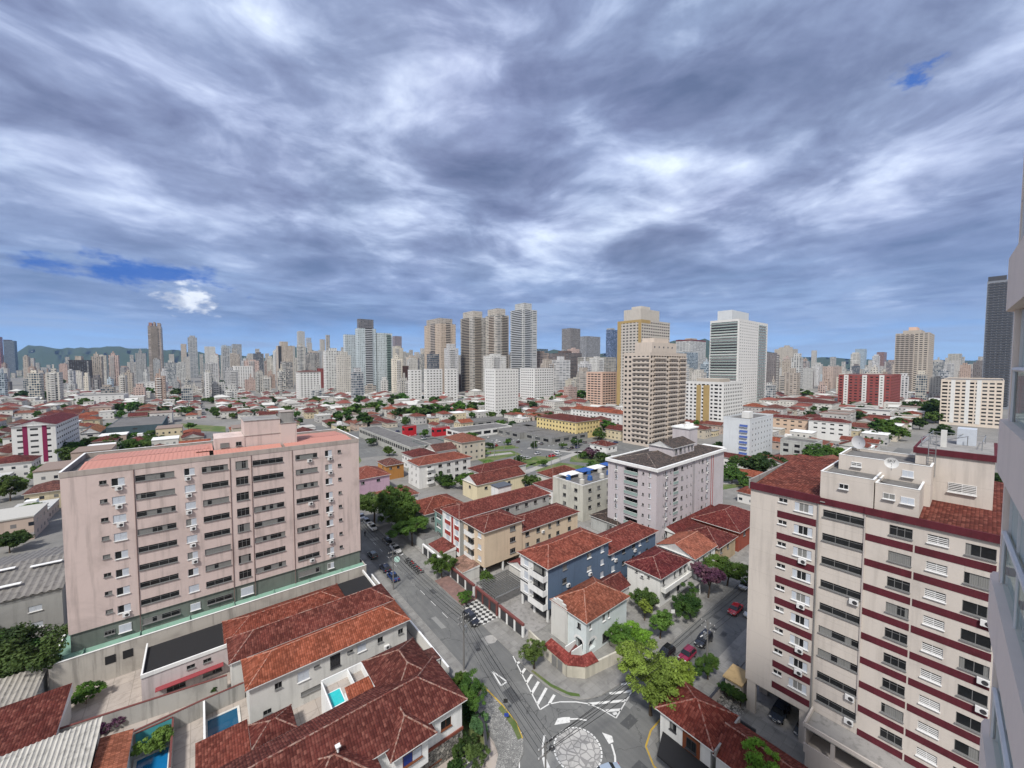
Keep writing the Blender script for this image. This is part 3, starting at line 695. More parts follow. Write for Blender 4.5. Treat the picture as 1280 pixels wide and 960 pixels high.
# square: lawns and paths
lw = MB()
for q in ([(592, 572), (608, 565), (640, 563), (652, 568), (632, 572), (606, 579)], [(640, 577), (672, 570), (700, 572), (672, 583)], [(716, 566), (760, 571), (752, 580), (712, 577)], [(668, 588), (700, 578), (740, 584), (705, 598)], [(840, 600), (905, 596), (940, 606), (880, 616), (842, 612)], [(905, 585), (940, 582), (945, 592), (910, 594)], [(600, 560), (640, 556), (650, 560), (604, 564)], [(655, 582), (675, 577), (640, 592), (632, 588)], [(752, 590), (790, 584), (800, 592), (760, 600)], [(440, 572), (447, 566), (452, 576), (446, 582)]):
    lw.poly([(*at(x, y, .03), .03) for x, y in q], GR)
struct(lw.build('lawn'))
lp = MB()
for q in ([(590, 572), (640, 566)], [(652, 592), (700, 574), (728, 564)], [(840, 605), (938, 603)], [(660, 560), (790, 572)]):
    strip(lp, [Vector(at(*p)) for p in q], 4.0, .04, KERB)
struct(lp.build('path'))
ll = MB(); ll.poly([(*at(x, y, .03), .03) for x, y in [(226, 529), (250, 531), (282, 533), (282, 540), (255, 539), (231, 535)]], GR); struct(ll.build('far_lawn'))

# ------------------------------------------------------------------ pink apartment block
PINK = plaster('pink_render', (0.60, 0.492, 0.462), .60); GREENW = plaster('grey_green_render', (0.15, 0.175, 0.155), .6)
GREENR = plaster('green_sheet', (0.20, 0.34, 0.27), .5); SALM = plain('salmon_roof_paint', (0.50, 0.235, 0.19), .8); PGREY = plaster('pink_grey_parapet', (0.40, 0.35, 0.32), .6)
b = Bld('apartment_building', 'long pink nine storey apartment block with salmon roof and grey green base', 'apartment block', -17.0, 27.2, 88.3, 105.0, 32.9, PINK, z0=8.2)
zs = [31.3 - 3.02 * i for i in range(8)]
r = random.Random(3)
for i, z in enumerate(zs):
    b.win('S', 4.5, z + .1, .85, .62, 'small')
    b.win('S', 6.2, z - .1, 1.55, 1.25, 'side' if r.random() < .6 else 'shut', frame=WHITEF)
    if i < 7 or True: b.win('S', 10.65, z, 4.9, .95 if i else 1.0, 'strip')
    b.win('S', 15.1, z, 1.45, 1.25, 'shut' if r.random() < .5 else 'side', frame=WHITEF)
    b.win('S', 18.7, z, 3.8, 1.0, 'strip'); b.win('S', 22.7, z, 1.95, 1.5, 'three'); b.win('S', 26.95, z, 5.1, 1.0, 'strip'); b.win('S', 33.7, z, 4.1, .95, 'strip')
    b.win('S', 37.9, z, 1.4, 1.3, 'side', frame=WHITEF); b.win('S', 40.1, z + .1, .7, .6, 'small')
    for a, p in ((6.2, .85), (15.1, .8), (37.9, .8)):
        if r.random() < p: b.ac('S', a + r.uniform(-.3, .3), z - 1.15)
    if r.random() < .2: b.ac('S', 18.2, z - .95); b.ac('S', 19.4, z - .95)
    if r.random() < .25: b.ac('S', 34.2, z - .95)
b.finish(near=True)
mb = MB(); mb.box(0.15, b.L - .15, .16, b.D, 5.0, 8.2, GREENW, 'tb')
mb.box(-.03, b.L + .03, -.03, .5, 8.17, 8.23, GREENW); lo = mb.build('lower_storey', b.r)
for a, w_, h_, k in ((6.2, 1.5, 1.3, 'shut'), (10.7, 4.8, .9, 'strip'), (15.2, 1.4, 1.2, 'shut'), (18.7, 3.7, .9, 'strip'), (22.9, 2.0, 1.5, 'shut'), (33.7, 4, 1.0, 'strip'), (37.9, 1.3, 1.2, 'side'), (4.4, 1.2, .7, 'strip')):
    fr, pn = win_meshes(k, w_, h_, WHITEF if k != 'strip' else ALU, GLASS); o = obj('window', fr, lo, (a, .10, 6.75)); obj('pane', pn, o)
mb = MB()
for a in (0.0, 8.0, 31.2, 43.4): pass
for a in (8.05, 20.9, 24.2, 31.1): mb.tube((a, -.06, 5.2), (a, -.06, 32.9), .055, plain('drain_pipe', (0.20, .13, .12), .6), n=6)
mb.build('drain_pipe', b.r)
# parapets and salmon roof panels
mb = MB(); H = 32.9; L, D = b.L, b.D
mb.box(-.05, L + .05, -.05, .14, H, H + .85, PGREY); mb.box(-.05, .14, .14, D, H, H + .85, PGREY); mb.box(L - .14, L + .05, .14, D, H, H + .85, PGREY); mb.box(-.05, L + .05, D, D + .19, H, H + .85, PGREY)
mb.box(-.10, .19, -.02, D + .22, H + .85, H + .93, WHITE); mb.box(L - .19, L + .10, -.02, D + .22, H + .85, H + .93, WHITE); mb.box(.19, L - .19, D - .05, D + .22, H + .85, H + .93, WHITE); mb.build('parapet', b.r)
def sheet_roof(u0, u1, v0, v1, z0, z1, zr=None):
    mb = MB(); 
    if zr is None: mb.poly([(u0, v0, z0), (u1, v0, z0), (u1, v1, z1), (u0, v1, z1)], SALM); 
    x = u0 + .3
    while x < u1: 
        mb.poly([(x, v0, z0 + .05), (x + .09, v0, z0 + .05), (x + .09, v1, z1 + .05), (x, v1, z1 + .05)], SALM); x += .6
    mb.poly([(u0, v0, z0 - .06), (u0, v0, z0), (u0, v1, z1), (u0, v1, z1 - .06)], SALM)
    mb.build('roof_sheet', b.r)
sheet_roof(1.6, 18.0, .75, 7.0, H + .45, H + .95); sheet_roof(1.9, 18.0, 7.1, D - 1.3, H + .98, H + .55); sheet_roof(18.6, 29.6, .75, 4.4, H + .5, H + .95)
sheet_roof(30.2, L - 1.0, .75, 7.0, H + .5, H + .95); sheet_roof(33.0, L - 1.2, 7.1, D - 1.3, H + .98, H + .6); sheet_roof(16.0, 18.6, 4.5, D - 1.3, H + .96, H + .6)
mb = MB(); mb.box(18.8, 23.6, 4.6, 12, H, H + 3.1, PINK); mb.box(23.6, 29.8, 4.7, 12, H, H + 6.0, PINK); mb.box(29.8, 32.8, 4.5, 10, H, H + 5.0, PINK)
mb.box(23.5, 29.9, 4.6, 12.1, H + 3.05, H + 3.15, PGREY); mb.box(29.7, 32.9, 4.4, 10.1, H + 5.0, H + 5.1, GREYC); mb.box(23.5, 29.9, 4.6, 12.1, H + 6.0, H + 6.1, GREYC)
ph = mb.build('penthouse', b.r)
for a, w_ in ((20.4, 1.4), (22.6, .9)):
    fr, pn = win_meshes('win', w_, .8, ALU, GLASS); o = obj('window', fr, ph, (a, 4.56, H + 1.7)); obj('pane', pn, o)
mb = MB(); mb.box(30.0, 32.4, 5.2, 8.6, H + 5.1, H + 7.3, GREYC); mb.box(29.9, 32.5, 5.1, 8.7, H + 7.3, H + 7.4, PGREY); mb.build('water_tank', b.r)
# podium under the block
PODW = plaster('cream_stained_wall', (0.46, 0.43, 0.39), .85)
mb = MB(); mb.box(-1.8, L + .6, -1.8, D, 0, 4.75, PODW); mb.box(-1.8, L + .6, -1.8, -1.65, 4.75, 5.35, PODW); mb.box(-1.8, -1.65, -1.65, D, 4.75, 5.35, PODW); mb.box(L + .45, L + .6, -1.65, D, 4.75, 5.35, PODW)
mb.box(-1.86, L + .66, -1.86, -1.6, 5.35, 5.43, WHITE); mb.box(-1.86, -1.6, -1.6, D, 5.35, 5.43, WHITE); pod = mb.build('podium', b.r)
mb = MB(); mb.poly([(-1.6, -1.6, 4.95), (L + .4, -1.6, 4.95), (L + .4, .1, 5.3), (-1.6, .1, 5.3)], GREENR); mb.poly([(-1.6, -1.6, 4.95), (.1, -1.6, 4.95), (.1, D, 5.3), (-1.6, D, 5.3)], GREENR)
for k in range(7): mb.box(1.5 + k * 6.4, 1.62 + k * 6.4, -1.6, .1, 5.1, 5.45, GREENR)
mb.build('skirt_roof', b.r)
mb = MB()
for a in (4.6, 6.6): MB().box(a - .6, a + .6, -1.85, -1.78, 2.6, 3.9, BLACK).build('vent_opening', b.r)
LAND.append(('the long pink block', 265, 620))

# ------------------------------------------------------------------ maroon banded tower on the right
CREAM = plaster('cream_mosaic', (0.565, 0.515, 0.470), .38, joint=3.0); MARB = paving('maroon_mosaic', (0.105, 0.018, 0.028), (0.09, 0.016, 0.024), .35)
OFFW_T = plaster('tank_white', (0.6, .6, .58), .5)
CREAM2 = plaster('beige_recess', (0.47, 0.425, 0.40), .25)
# local frame: u0 = facade, v0 = -1.6
V0 = -3.0
b = Bld('apartment_building', 'cream apartment tower with maroon bands under its windows and red tiled roof', 'apartment block', 60.5, 82.0, V0, 20.9, 32.6, CREAM, z0=4.6, pad=2)
zz9 = [31.55 - 3.0 * i for i in range(9)]
for i, z in enumerate(zz9):
    b.win('W', 17.0 - V0, z + .35, 1.0, .55, 'small', frame=WHITEF)
    b.win('W', 14.7 - V0, z, 2.0, 1.15, 'four', frame=WHITEF)
    b.win('W', 10.75 - V0, z - .05, 3.9, .95, 'strip', frame=ALU)
    b.win('W', 5.75 - V0, z - .15, 1.85, 1.15, 'strip', frame=ALU)
    b.win('W', 2.95 - V0, z - .1, 1.55, .95, 'louver', frame=WHITEF)
    b.win('W', .05 - V0, z - .25, 2.0, 1.2, 'win', frame=ALU)
r = random.Random(5)
for z in zz9:
    if r.random() < .5: b.ac('W', 14.6 - V0, z - 1.0)
    if r.random() < .6: b.ac('W', -.6 - V0, z - 1.25)
    if r.random() < .15: b.ac('W', 9.4 - V0, z - .9)
b.finish(near=True)
for z in zz9:
    bands = MB()
    bands.box(-.035, 0.02, 13.35 - V0, 17.6 - V0, z - 2.05, z - 1.15, MARB); bands.build('maroon_band', b.r); bands = MB()
    bands.box(-.035, 0.02, 4.75 - V0, 8.65 - V0, z - 2.05, z - 1.25, MARB); bands.build('maroon_band', b.r); bands = MB(); bands.box(-.035, .02, -1.0 - V0, 4.6 - V0, z - 2.05, z - 1.25, MARB); bands.build('maroon_band', b.r)
mb = MB(); mb.box(-.25, -.002, 13.0 - V0, 20.95 - V0, 32.6, 33.55, MARB); mb.box(-.12, -.002, 8.8 - V0, 13.0 - V0, 32.6, 33.4, MARB); mb.box(-.25, -.002, -3 - V0, 8.8 - V0, 32.6, 33.4, MARB); mb.box(-.25, 21.6, 20.9 - V0, 21.1 - V0, 32.6, 33.9, GREYC)
mb.build('parapet', b.r)
mb = MB(); mb.tube((-.1, 13.15 - V0, 4.6), (-.1, 13.15 - V0, 32.6), .09, GREYC); mb.box(-.14, -.002, 8.68 - V0, 8.8 - V0, 8.0, 32.6, CREAM2); mb.build('drain_pipe', b.r)
rf = add_roof(b.r, -.1, 21.0, 12.6 - V0, 20.7 - V0, 33.0, 1.5, .1, 'shed_w', (0.20, 0.05, 0.032), GREYC)
rf = add_roof(b.r, -.1, 21.0, -3 - V0, 4.4 - V0, 33.0, 1.7, .1, 'shed_w', (0.15, 0.035, 0.025), GREYC)
mb = MB()   # penthouse volumes with flat roofs
def vol(x0, x1, y0, y1, z0, z1, par=.35, t=.14):
    mb.box(x0, x1, y0, y1, z0, z1 - par, CREAM)
    for q in ((x0, x1, y0, y0 + t), (x0, x1, y1 - t, y1), (x0, x0 + t, y0 + t, y1 - t), (x1 - t, x1, y0 + t, y1 - t)): mb.box(*q, z1 - par - .002, z1, CREAM)
    for q in ((x0 - .03, x1 + .03, y0 - .03, y0 + t + .03), (x0 - .03, x1 + .03, y1 - t - .03, y1 + .03), (x0 - .03, x0 + t + .03, y0 + t + .03, y1 - t - .03), (x1 - t - .03, x1 + .03, y0 + t + .03, y1 - t - .03)): mb.box(*q, z1, z1 + .05, WHITE)
    mb.poly([(x0 + t, y0 + t, z1 - par + .01), (x1 - t, y0 + t, z1 - par + .01), (x1 - t, y1 - t, z1 - par + .01), (x0 + t, y1 - t, z1 - par + .01)], ROOFD)
vol(.6, 9.5, 8.2 - V0, 13.2 - V0, 32.58, 36.6); vol(.75, 8.0, 4.5 - V0, 8.1 - V0, 32.57, 36.3); vol(5.5, 12.5, 4.0 - V0, 12.4 - V0, 32.56, 38.2); 
ph = mb.build('penthouse', b.r)
mb = MB(); mb.box(8.5, 20.0, -.6 - V0, 5.6 - V0, 32.55, 39.2, CREAM); mb.box(8.3, 20.2, -.8 - V0, 5.8 - V0, 39.2, 39.9, MARB); mb.box(8.6, 19.9, -.5 - V0, 5.5 - V0, 39.9, 39.93, GREYC)
tw = mb.build('machine_room', b.r)
for (x, y, z, w_, h_, k, p) in ((.6, 10.9, 35.2, .9, .6, 'small', ph), (.75, 6.9, 35.0, 1.0, .65, 'small', ph), (.75, 5.4, 34.9, 1.1, .75, 'shut', ph), (5.5, 10.6, 37.2, 1.0, .6, 'louver', ph), (5.5, 5.9, 37.0, 1.0, .8, 'shut', ph), (8.5, 1.7, 35.6, 2.2, 1.1, 'louver', tw)):
    fr, pn = win_meshes(k, w_, h_, WHITEF, GLASS); o = obj('window', fr, p, (x - .03, y - V0, z), -math.pi / 2); obj('pane', pn, o)
mb = MB()   # pipework, ladders and railings on the machine room
for (x, y) in ((9.5, 5.2), (12, 4.6), (15, 3.5), (18, 4.8), (18, .2), (11, 0.4), (14, 1.6)): mb.tube((x, y - V0, 39.9), (x, y - V0, 41.1), .05, STEEL, n=5)
for p, q in (((9.5, 5.2, 40.9), (18, 4.8, 40.9)), ((18, 4.8, 40.9), (18, .2, 40.9)), ((11, .4, 40.9), (18, .2, 40.9)), ((9.5, 5.2, 40.4), (18, 4.8, 40.4)), ((12, 4.6, 39.95), (15, 1.5, 41.6)), ((14, 4.6, 39.95), (12, 1.5, 41.4))):
    mb.tube((p[0], p[1] - V0, p[2]), (q[0], q[1] - V0, q[2]), .04, STEEL, n=5)
mb.build('roof_railing', b.r)
mb = MB()
for y in (3.9, 4.5): mb.tube((8.3, y - V0, 36.5), (8.3, y - V0, 41.8), .04, STEEL, n=5)
for k in range(16): mb.tube((8.3, 3.9 - V0, 36.7 + k * .32), (8.3, 4.5 - V0, 36.7 + k * .32), .025, STEEL, n=4)
mb.build('ladder', b.r)
mb = MB(); mb.box(11.0, 11.5, 3.2 - V0, 3.7 - V0, 39.93, 42.0, OFFW_T); mb.build('vent_stack', b.r); mb = MB(); mb.box(14.5, 16.6, .9 - V0, 2.5 - V0, 39.94, 42.0, SHUT); mb.build('water_tank', b.r)
# ground level: columns, raised garage terrace
mb = MB()
for (x, y) in ((.1, 19.6), (.1, 13.3), (5, 19.6), (10, 19.6), (15, 19.6), (20, 19.6), (20, 13), (5, 8)): MB().box(x, x + .55, y - V0, y + 1.1 - V0, 0.02, 4.6, CREAM).build('column', b.r)
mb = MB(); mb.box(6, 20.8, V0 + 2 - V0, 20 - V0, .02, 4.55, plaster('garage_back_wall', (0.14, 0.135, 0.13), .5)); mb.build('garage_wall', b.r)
mb = MB(); mb.box(-3.6, -.04, V0 - V0, 13.0 - V0, 2.2, 2.4, CREAM2)
mb.box(-3.6, -3.42, V0 - V0, 13.0 - V0, 2.4, 3.3, CREAM2); mb.box(-3.42, -.04, 12.82 - V0, 13.0 - V0, 2.4, 5.6, CREAM2)
mb.box(-3.6, -.04, V0 - V0, 13.0 - V0, 5.3, 5.5, GREYC); mb.box(-3.7, -3.5, V0 - V0, 13.1 - V0, 5.5, 5.95, CREAM); mb.box(-3.6, -.04, 12.85 - V0, 13.05 - V0, 5.5, 5.95, CREAM)
for k in range(4): mb.box(-3.55, -3.25, 1 + k * 4, 1.4 + k * 4, .02, 5.3, CREAM2)
for k in range(3): mb.box(-3.6, -3.42, 12.8 - V0 - k * 4.5 - 3.6, 12.8 - V0 - k * 4.5, .02, 2.2, CREAM2)
mb.build('garage_terrace', b.r)
LAND.append(('the maroon banded tower', 1090, 760))
gd = MB(); gd.poly([(49.5, 5, .03), (60.4, 5, .03), (60.4, 24.3, .03), (56.4, 24.3, .03), (52.2, 24.3, .03), (52.2, 18, .03), (49.5, 18, .03)], SLAB)
gd.poly([(60.4, -3, .02), (82, -3, .02), (82, 21, .02), (60.4, 21, .02)], GREYC); struct(gd.build('forecourt'))
pb = MB(); pb.poly([(56.2, 20.6, .05), (60.2, 20.6, .05), (60.6, 24, .05), (57, 24, .05)], paving('pebbles', (0.5, .48, .45), (0.2, .19, .18), 2.2, 'cobble')); stuff(pb.build('pebbles'))
bw = MB(); bw.box(56.2, 56.4, 18, 24.2, 0, 1.5, DARKF); bw.box(56.2, 66.5, 24.0, 24.2, 0, 1.5, CREAM2); bw.box(56.15, 66.5, 23.96, 24.26, 1.5, 1.6, DARKF)
tag(bw.build('boundary_wall'), 'low cream wall with dark railing enclosing the pebble garden of the banded tower', 'wall')
gh = thing('gatehouse', 'small gatehouse with ochre flat roof beside the banded tower', 'gatehouse', (61, 21.6, 0))
MB().box(0, 3.2, 0, 2.2, 0, 2.6, CREAM).build('wall', gh); MB().box(-.25, 3.5, -.2, 2.5, 2.6, 2.8, plaster('ochre_roof', (0.48, 0.34, 0.17), .5)).build('roof', gh)

# ------------------------------------------------------------------ generic low houses (local parts; near)
def house(name, label, cat, u0, u1, v0, v1, h, wall, roof='hip', rise=1.8, rcol=MAROON, ov=.45, wins=(), near=True, trim=None, pad=.3, inset=1.0, group=None, roofs=None, finish=True):
    b = Bld(name, label, cat, u0, u1, v0, v1, h, wall, 0.0, group, pad)
    for q in wins: b.win(*q[:6], **(q[6] if len(q) > 6 else {}))
    if finish: b.finish(near=near)
    if roof: add_roof(b.r, 0, b.L, 0, b.D, h, rise, ov, roof, rcol, trim, inset=inset)
    return b
OFFW = plaster('off_white_wall', (0.60, 0.595, 0.57), .45); GREYW = plaster('pale_grey_wall', (0.42, 0.43, 0.42), .6); PINKW = plaster('pink_white_wall', (0.56, 0.50, 0.50), .6)
# three long parallel row houses running back from the main street
b = house('row_house', 'white two storey row house with the brightest orange hipped roof, beside the main street', 'house', 4.0, 26.6, 62.0, 68.1, 6.2, OFFW, 'hip', 1.9, ORANGE, .5,
    [('S', 3.4, 4.6, .9, .9, 'win'), ('S', 6.6, 4.4, 1.6, 1.5, 'shut', dict(frame=WHITEF)), ('S', 8.4, 4.9, .8, .35, 'small'), ('S', 11.0, 4.5, 1.5, 2.0, 'louver', dict(frame=DARKF)), ('S', 13.2, 4.9, .9, .4, 'small'), ('S', 15.0, 4.7, 1.4, 1.2, 'shut', dict(frame=WHITEF)), ('S', 18.0, 4.6, .9, .9, 'win'), ('S', 21.5, 4.5, .9, .9, 'win'), ('S', 2.0, 1.5, 1.0, .7, 'small'), ('S', 8.0, 1.7, 3.6, .6, 'strip'), ('S', 12.5, 1.8, 1.2, .8, 'win'), ('E', 2.0, 4.6, 1.2, 1.2, 'win'), ('E', 4.4, 1.6, 1.2, 1.4, 'win')])
b.ac('S', 19.0, 3.0)
b = house('row_house', 'row house with a dark maroon roof wedged between two other long roofs', 'house', 2.4, 26.9, 69.2, 75.4, 6.1, OFFW, 'hip', 1.9, (0.17, 0.045, 0.035), .35, [('W', 3, 4.5, 1.2, 1.0, 'win'), ('E', 3, 4.5, 1.4, 1.1, 'win')])
b = Bld('row_house', 'flat roofed row building with black roof ends and a red tiled middle', 'house', -8.0, 27.0, 76.6, 84.6, 4.2, PINKW, 0.0, pad=.2)
for a in (5.6, 7.6): b.win('S', a, 3.2, 1.0, .6, 'small')
b.win('S', 3.8, .9, 2.2, .8, 'strip'); b.win('S', 8.2, 1.0, 2.4, .7, 'strip')
b.finish(near=True, roof=BLACK)
mb = MB(); mb.box(-.05, 35.05, -.12, .12, 4.2, 4.75, WHITE); mb.box(-.05, .15, .12, 8.4, 4.2, 4.7, WHITE); mb.box(34.8, 35.05, .12, 9.6, 4.2, 4.7, WHITE); mb.build('parapet', b.r)
mb = MB(); mb.box(1.5, 9.6, -1.0, -.01, 1.9, 2.0, plain('red_awning', (0.28, .05, .06), .7)); mb.build('awning', b.r)
add_roof(b.r, 9.9, 29.0, .3, 7.8, 4.4, 1.5, .1, 'hip', BRICK, None)
LAND.append(('the bright orange row roof', 400, 800))
# pool terrace between row houses
b = thing('pool_terrace', 'small raised terrace with a turquoise plunge pool between the row roofs', 'terrace', (12.4, 53.0, 0))
TURQ = plain('turquoise_water', (0.03, 0.50, 0.52), .06, 0, .6); DPOOL = plain('deep_blue_water', (0.01, 0.085, 0.17), .06, 0, .6)
mb = MB(); mb.box(0, 5.6, 0, 6.0, 3.2, 3.4, PATIO); mb.box(-.1, 5.6, 6.0, 6.15, 0, 4.6, WHITE); mb.box(-.12, .05, 0, 6.0, 0, 4.4, WHITE); mb.box(3.5, 3.62, 2.0, 6.0, 3.4, 4.5, WHITE); mb.box(5.5, 5.65, 0, 6.0, 0, 4.6, WHITE); mb.box(.05, 5.5, -.1, .05, 0, 3.9, WHITE); mb.build('terrace', b)
mb = MB(); mb.box(.25, 2.1, 1.6, 4.6, 3.4, 3.46, WHITE); mb.build('pool_edge', b); MB().box(.4, 1.95, 1.75, 4.45, 3.46, 3.48, TURQ).build('pool', b)
mb = MB(); mb.poly([(2.0, -.6, 4.5), (5.4, -.6, 4.5), (5.4, 2.0, 5.2), (2.0, 2.0, 5.2)], TILE, [(0, 0), (3.4, 0), (3.4, 2.7), (0, 2.7)]); mb.poly([(2.0, -.6, 4.4), (5.4, -.6, 4.4), (5.4, -.6, 4.5), (2.0, -.6, 4.5)], WHITE)
mb.box(2.0, 2.1, -.6, 2.0, 3.4, 4.4, WHITE); o = mb.build('tiled_canopy', b); o.color = (*ORANGE, 1)
for k in range(5): MB().box(2.1 + k * .8, 2.25 + k * .8, -.5, -.35, 3.4, 4.4, WHITE).build('canopy_post', b)
# big maroon-roofed house with wings
STONE = paving('rubble_stone', (0.42, 0.40, 0.36), (0.15, 0.14, 0.13), 2.6, 'cobble')
b = Bld('corner_house', 'sprawling white house under a big many-winged maroon tiled roof at the street corner', 'house', -4.0, 25.2, 41.6, 50.0, 6.9, WHITE, 0.0)
for a, z, w_, h_, k in ((21.5, 5.2, 2.4, 1.3, 'side'), (26.9, 4.9, 1.5, 1.2, 'win'), (17.5, 5.1, 1.6, 1.4, 'side'), (24.8, 1.6, 2.6, 1.6, 'strip'), (18.5, 1.4, 2.2, 1.4, 'win'), (13, 5, 1.6, 1.2, 'win'), (10, 5, 1.2, 1.2, 'win'), (6, 5, 1.6, 1.2, 'win')):
    b.win('S', a, z, w_, h_, k, frame=plain('brown_frame', (0.16, 0.055, 0.025), .6))
b.win('E', 4, 5, 1.4, 1.2, 'side'); b.finish(near=True)
add_roof(b.r, 0, 29.2, 0, 8.4, 6.9, 2.35, .55, 'hip', (0.135, 0.034, 0.027), WHITE)
mb, caps = roof_mesh(21.6, 28.6, 4.0, 14.0, 6.92, 2.25, .5, 'hip'); o = mb.build('roof', b.r); o.color = (0.13, .034, .027, 1); c = caps.build('ridge_cap', o); c.color = (.14, .05, .04, 1)
mb, caps = roof_mesh(19.4, 24.2, -1.5, 4.6, 6.6, 1.75, .45, 'hip'); o = mb.build('roof', b.r); o.color = (0.14, .034, .027, 1); c = caps.build('ridge_cap', o); c.color = (.16, .06, .045, 1)
mb, caps = roof_mesh(10.0, 17.6, -2.6, 4.6, 6.6, 1.95, .45, 'hip'); o = mb.build('roof', b.r); o.color = (0.14, .034, .027, 1); c = caps.build('ridge_cap', o); c.color = (.16, .06, .045, 1)
mb = MB(); mb.box(22.0, 28.2, 8.4, 13.6, 0, 6.85, WHITE); mb.box(19.8, 23.8, -1.2, -.01, 2.9, 6.5, WHITE); mb.box(10.4, 17.2, -2.3, -.01, 0, 6.5, WHITE); mb.build('wing', b.r)
fr, pn = win_meshes('side', 2.3, 1.3, plain('brown_frame', (0.16, 0.055, 0.025), .6), plain('blue_curtain', (0.015, 0.04, 0.22), .5)); o = obj('window', fr, b.r, (21.8, -1.24, 5.0)); obj('pane', pn, o)
mb = MB(); mb.box(-.02, 29.24, -.05, 0.0, 0, 2.8, STONE); mb.box(-.02, 29.3, -.16, 0.0, 2.8, 3.15, plain('brick_string', (0.20, .06, .04), .8)); mb.box(29.2, 29.25, 0, 8.4, 0, 2.8, STONE); mb.build('stone_base', b.r)
mb = MB(); mb.box(17.8, 30.0, -3.4, -1.3, 0, .4, OFFW); mb.build('terrace', b.r)
mb = MB(); mb.tube((14.4, 1.2, 8.1), (14.4, 1.2, 9.0), .12, WHITE); mb.box(14.15, 14.65, .95, 1.45, 9.0, 9.1, WHITE); mb.build('chimney', b.r)
occupy(-4, 26, 38, 56)
LAND.append(('the big maroon roofed corner house', 450, 900))
# rear annexes of the row
mb = MB()
for (lab, u0, u1, v0, v1, h, kind, col, rise) in (
    ('low annex with a ribbed red roof beside the deep blue pool', -1.5, 3.3, 56.4, 60.7, 2.1, 'shed_s', (0.20, 0.05, 0.035), .6),
    ('small hipped maroon annex tucked between the orange roof and the big maroon roof', 3.9, 8.3, 55.9, 59.6, 2.6, 'hip', MAROON, .9)):
    house('annex', lab, 'annex', u0, u1, v0, v1, h, OFFW, kind, rise, col, .3, [('S', 2.5, 1.6, 1.0, .9, 'win')], near=True)
# boundary walls, yards, pools of the bottom left
def wall_run(label, pts, h, t, m, cap=None, name='garden_wall', loc=None):
    mb = MB()
    for (a, c) in zip(pts, pts[1:]):
        a, c = Vector(a), Vector(c); d = (c - a).normalized(); n_ = Vector((-d.y, d.x)) * t / 2; A, B, C_, D_ = a - n_, c - n_, c + n_, a + n_
        mb.prism([tuple(A), tuple(B), tuple(C_), tuple(D_)], 0, h, m)
        if cap: n2 = n_ * 1.25; mb.prism([tuple(a - n2), tuple(c - n2), tuple(c + n2), tuple(a + n2)], h, h + .08, cap)
    o = mb.build(name); tag(o, label, 'wall'); return o
PLASTG = plaster('weathered_wall', (0.40, 0.39, 0.37), .9)
CAPR = plain('red_coping', (0.15, .05, .045), .8)
wall_run('long stained wall with red coping running below the pink block', [(-16.5, 74.9), (1.9, 71.9)], 2.6, .25, PLASTG, CAPR)
wall_run('yard wall with red coping on the street-facing side of the small pools', [(-11.8, 68.2), (-.9, 68.9), (3.9, 68.9)], 2.4, .22, PLASTG, CAPR)
wall_run('pale wall between the two blue pools', [(-.9, 68.8), (-.9, 60.8)], 2.2, .18, PLASTG, WHITE)
wall_run('short turquoise painted wall beside the leafy pool', [(-7.9, 68.3), (-4.2, 68.4)], 2.1, .16, plaster('turquoise_wall', (0.08, 0.36, 0.40), .6), CAPR)
wall_run('grey wall dividing the leafy pool yard from the paved yard', [(-4.2, 68.3), (-4.2, 60.0)], 2.0, .18, PLASTG, CAPR)
yd = MB(); yd.poly([(-30, 36.6, .02), (29, 36.6, .02), (29, 88, .02), (-30, 88, .02)], PATIO); struct(yd.build('yard'))
for lab, (u0, u1, v0, v1), m in (('deep blue pool in the walled yard beside the white row house', (-.6, 2.8, 62.6, 67.4), DPOOL), ('blue pool half hidden under a leafy shrub in a narrow yard', (-7.6, -4.6, 62.4, 66.0), plain('pool_paint_blue', (0.01, .15, .36), .08, 0, .6))):
    t = thing('swimming_pool', lab, 'pool', (u0, v0, 0)); mb = MB(); d, e_ = u1 - u0, v1 - v0
    mb.box(-.3, d + .3, -.3, 0, .03, .16, OFFW); mb.box(-.3, d + .3, e_, e_ + .3, .03, .16, OFFW); mb.box(-.3, 0, 0, e_, .03, .16, OFFW); mb.box(d, d + .3, 0, e_, .03, .16, OFFW); mb.build('pool_edge', t)
    MB().box(0, d, 0, e_, .03, .10, m).build('water', t)
MB_ = MB
FC = plain('fibre_cement', (0.46, 0.45, 0.42), .9)
def corr(parent, u0, u1, v0, v1, z0, z1, m, pitch=.45, along='v'):
    mb = MB(); n_ = int((u1 - u0) / pitch * 4)
    for i in range(n_):
        x0 = u0 + (u1 - u0) * i / n_; x1 = u0 + (u1 - u0) * (i + 1) / n_; f = lambda x: .09 * math.sin((x - u0) / pitch * 2 * math.pi)
        mb.poly([(x0, v0, z0 + f(x0)), (x1, v0, z0 + f(x1)), (x1, v1, z1 + f(x1)), (x0, v1, z1 + f(x0))], m)
    mb.poly([(u0, v0, z0 - .2), (u1, v0, z0 - .2), (u1, v0, z0 - .09), (u0, v0, z0 - .09)], m)
    return mb.build('corrugated_roof', parent)
FCD = plaster('weathered_fibre_cement', (0.47, 0.455, 0.42), 1.0)
b = house('shed', 'shed with a white corrugated roof in the bottom left corner', 'shed', -22, -11.2, 62.0, 69.4, 4.4, GREYW, None, wins=[('E', 2, 3.0, .8, .8, 'win'), ('S', 6, 3, 1.2, .8, 'win')]); corr(b.r, -.3, 11.1, -.4, 7.6, 4.6, 5.3, FCD)
b = house('outbuilding', 'outbuilding with a plain orange tiled roof at the bottom left', 'outbuilding', -10.8, -8.1, 59.5, 67.6, 3.3, OFFW, 'shed_e', .6, (0.38, 0.13, 0.075), .15)
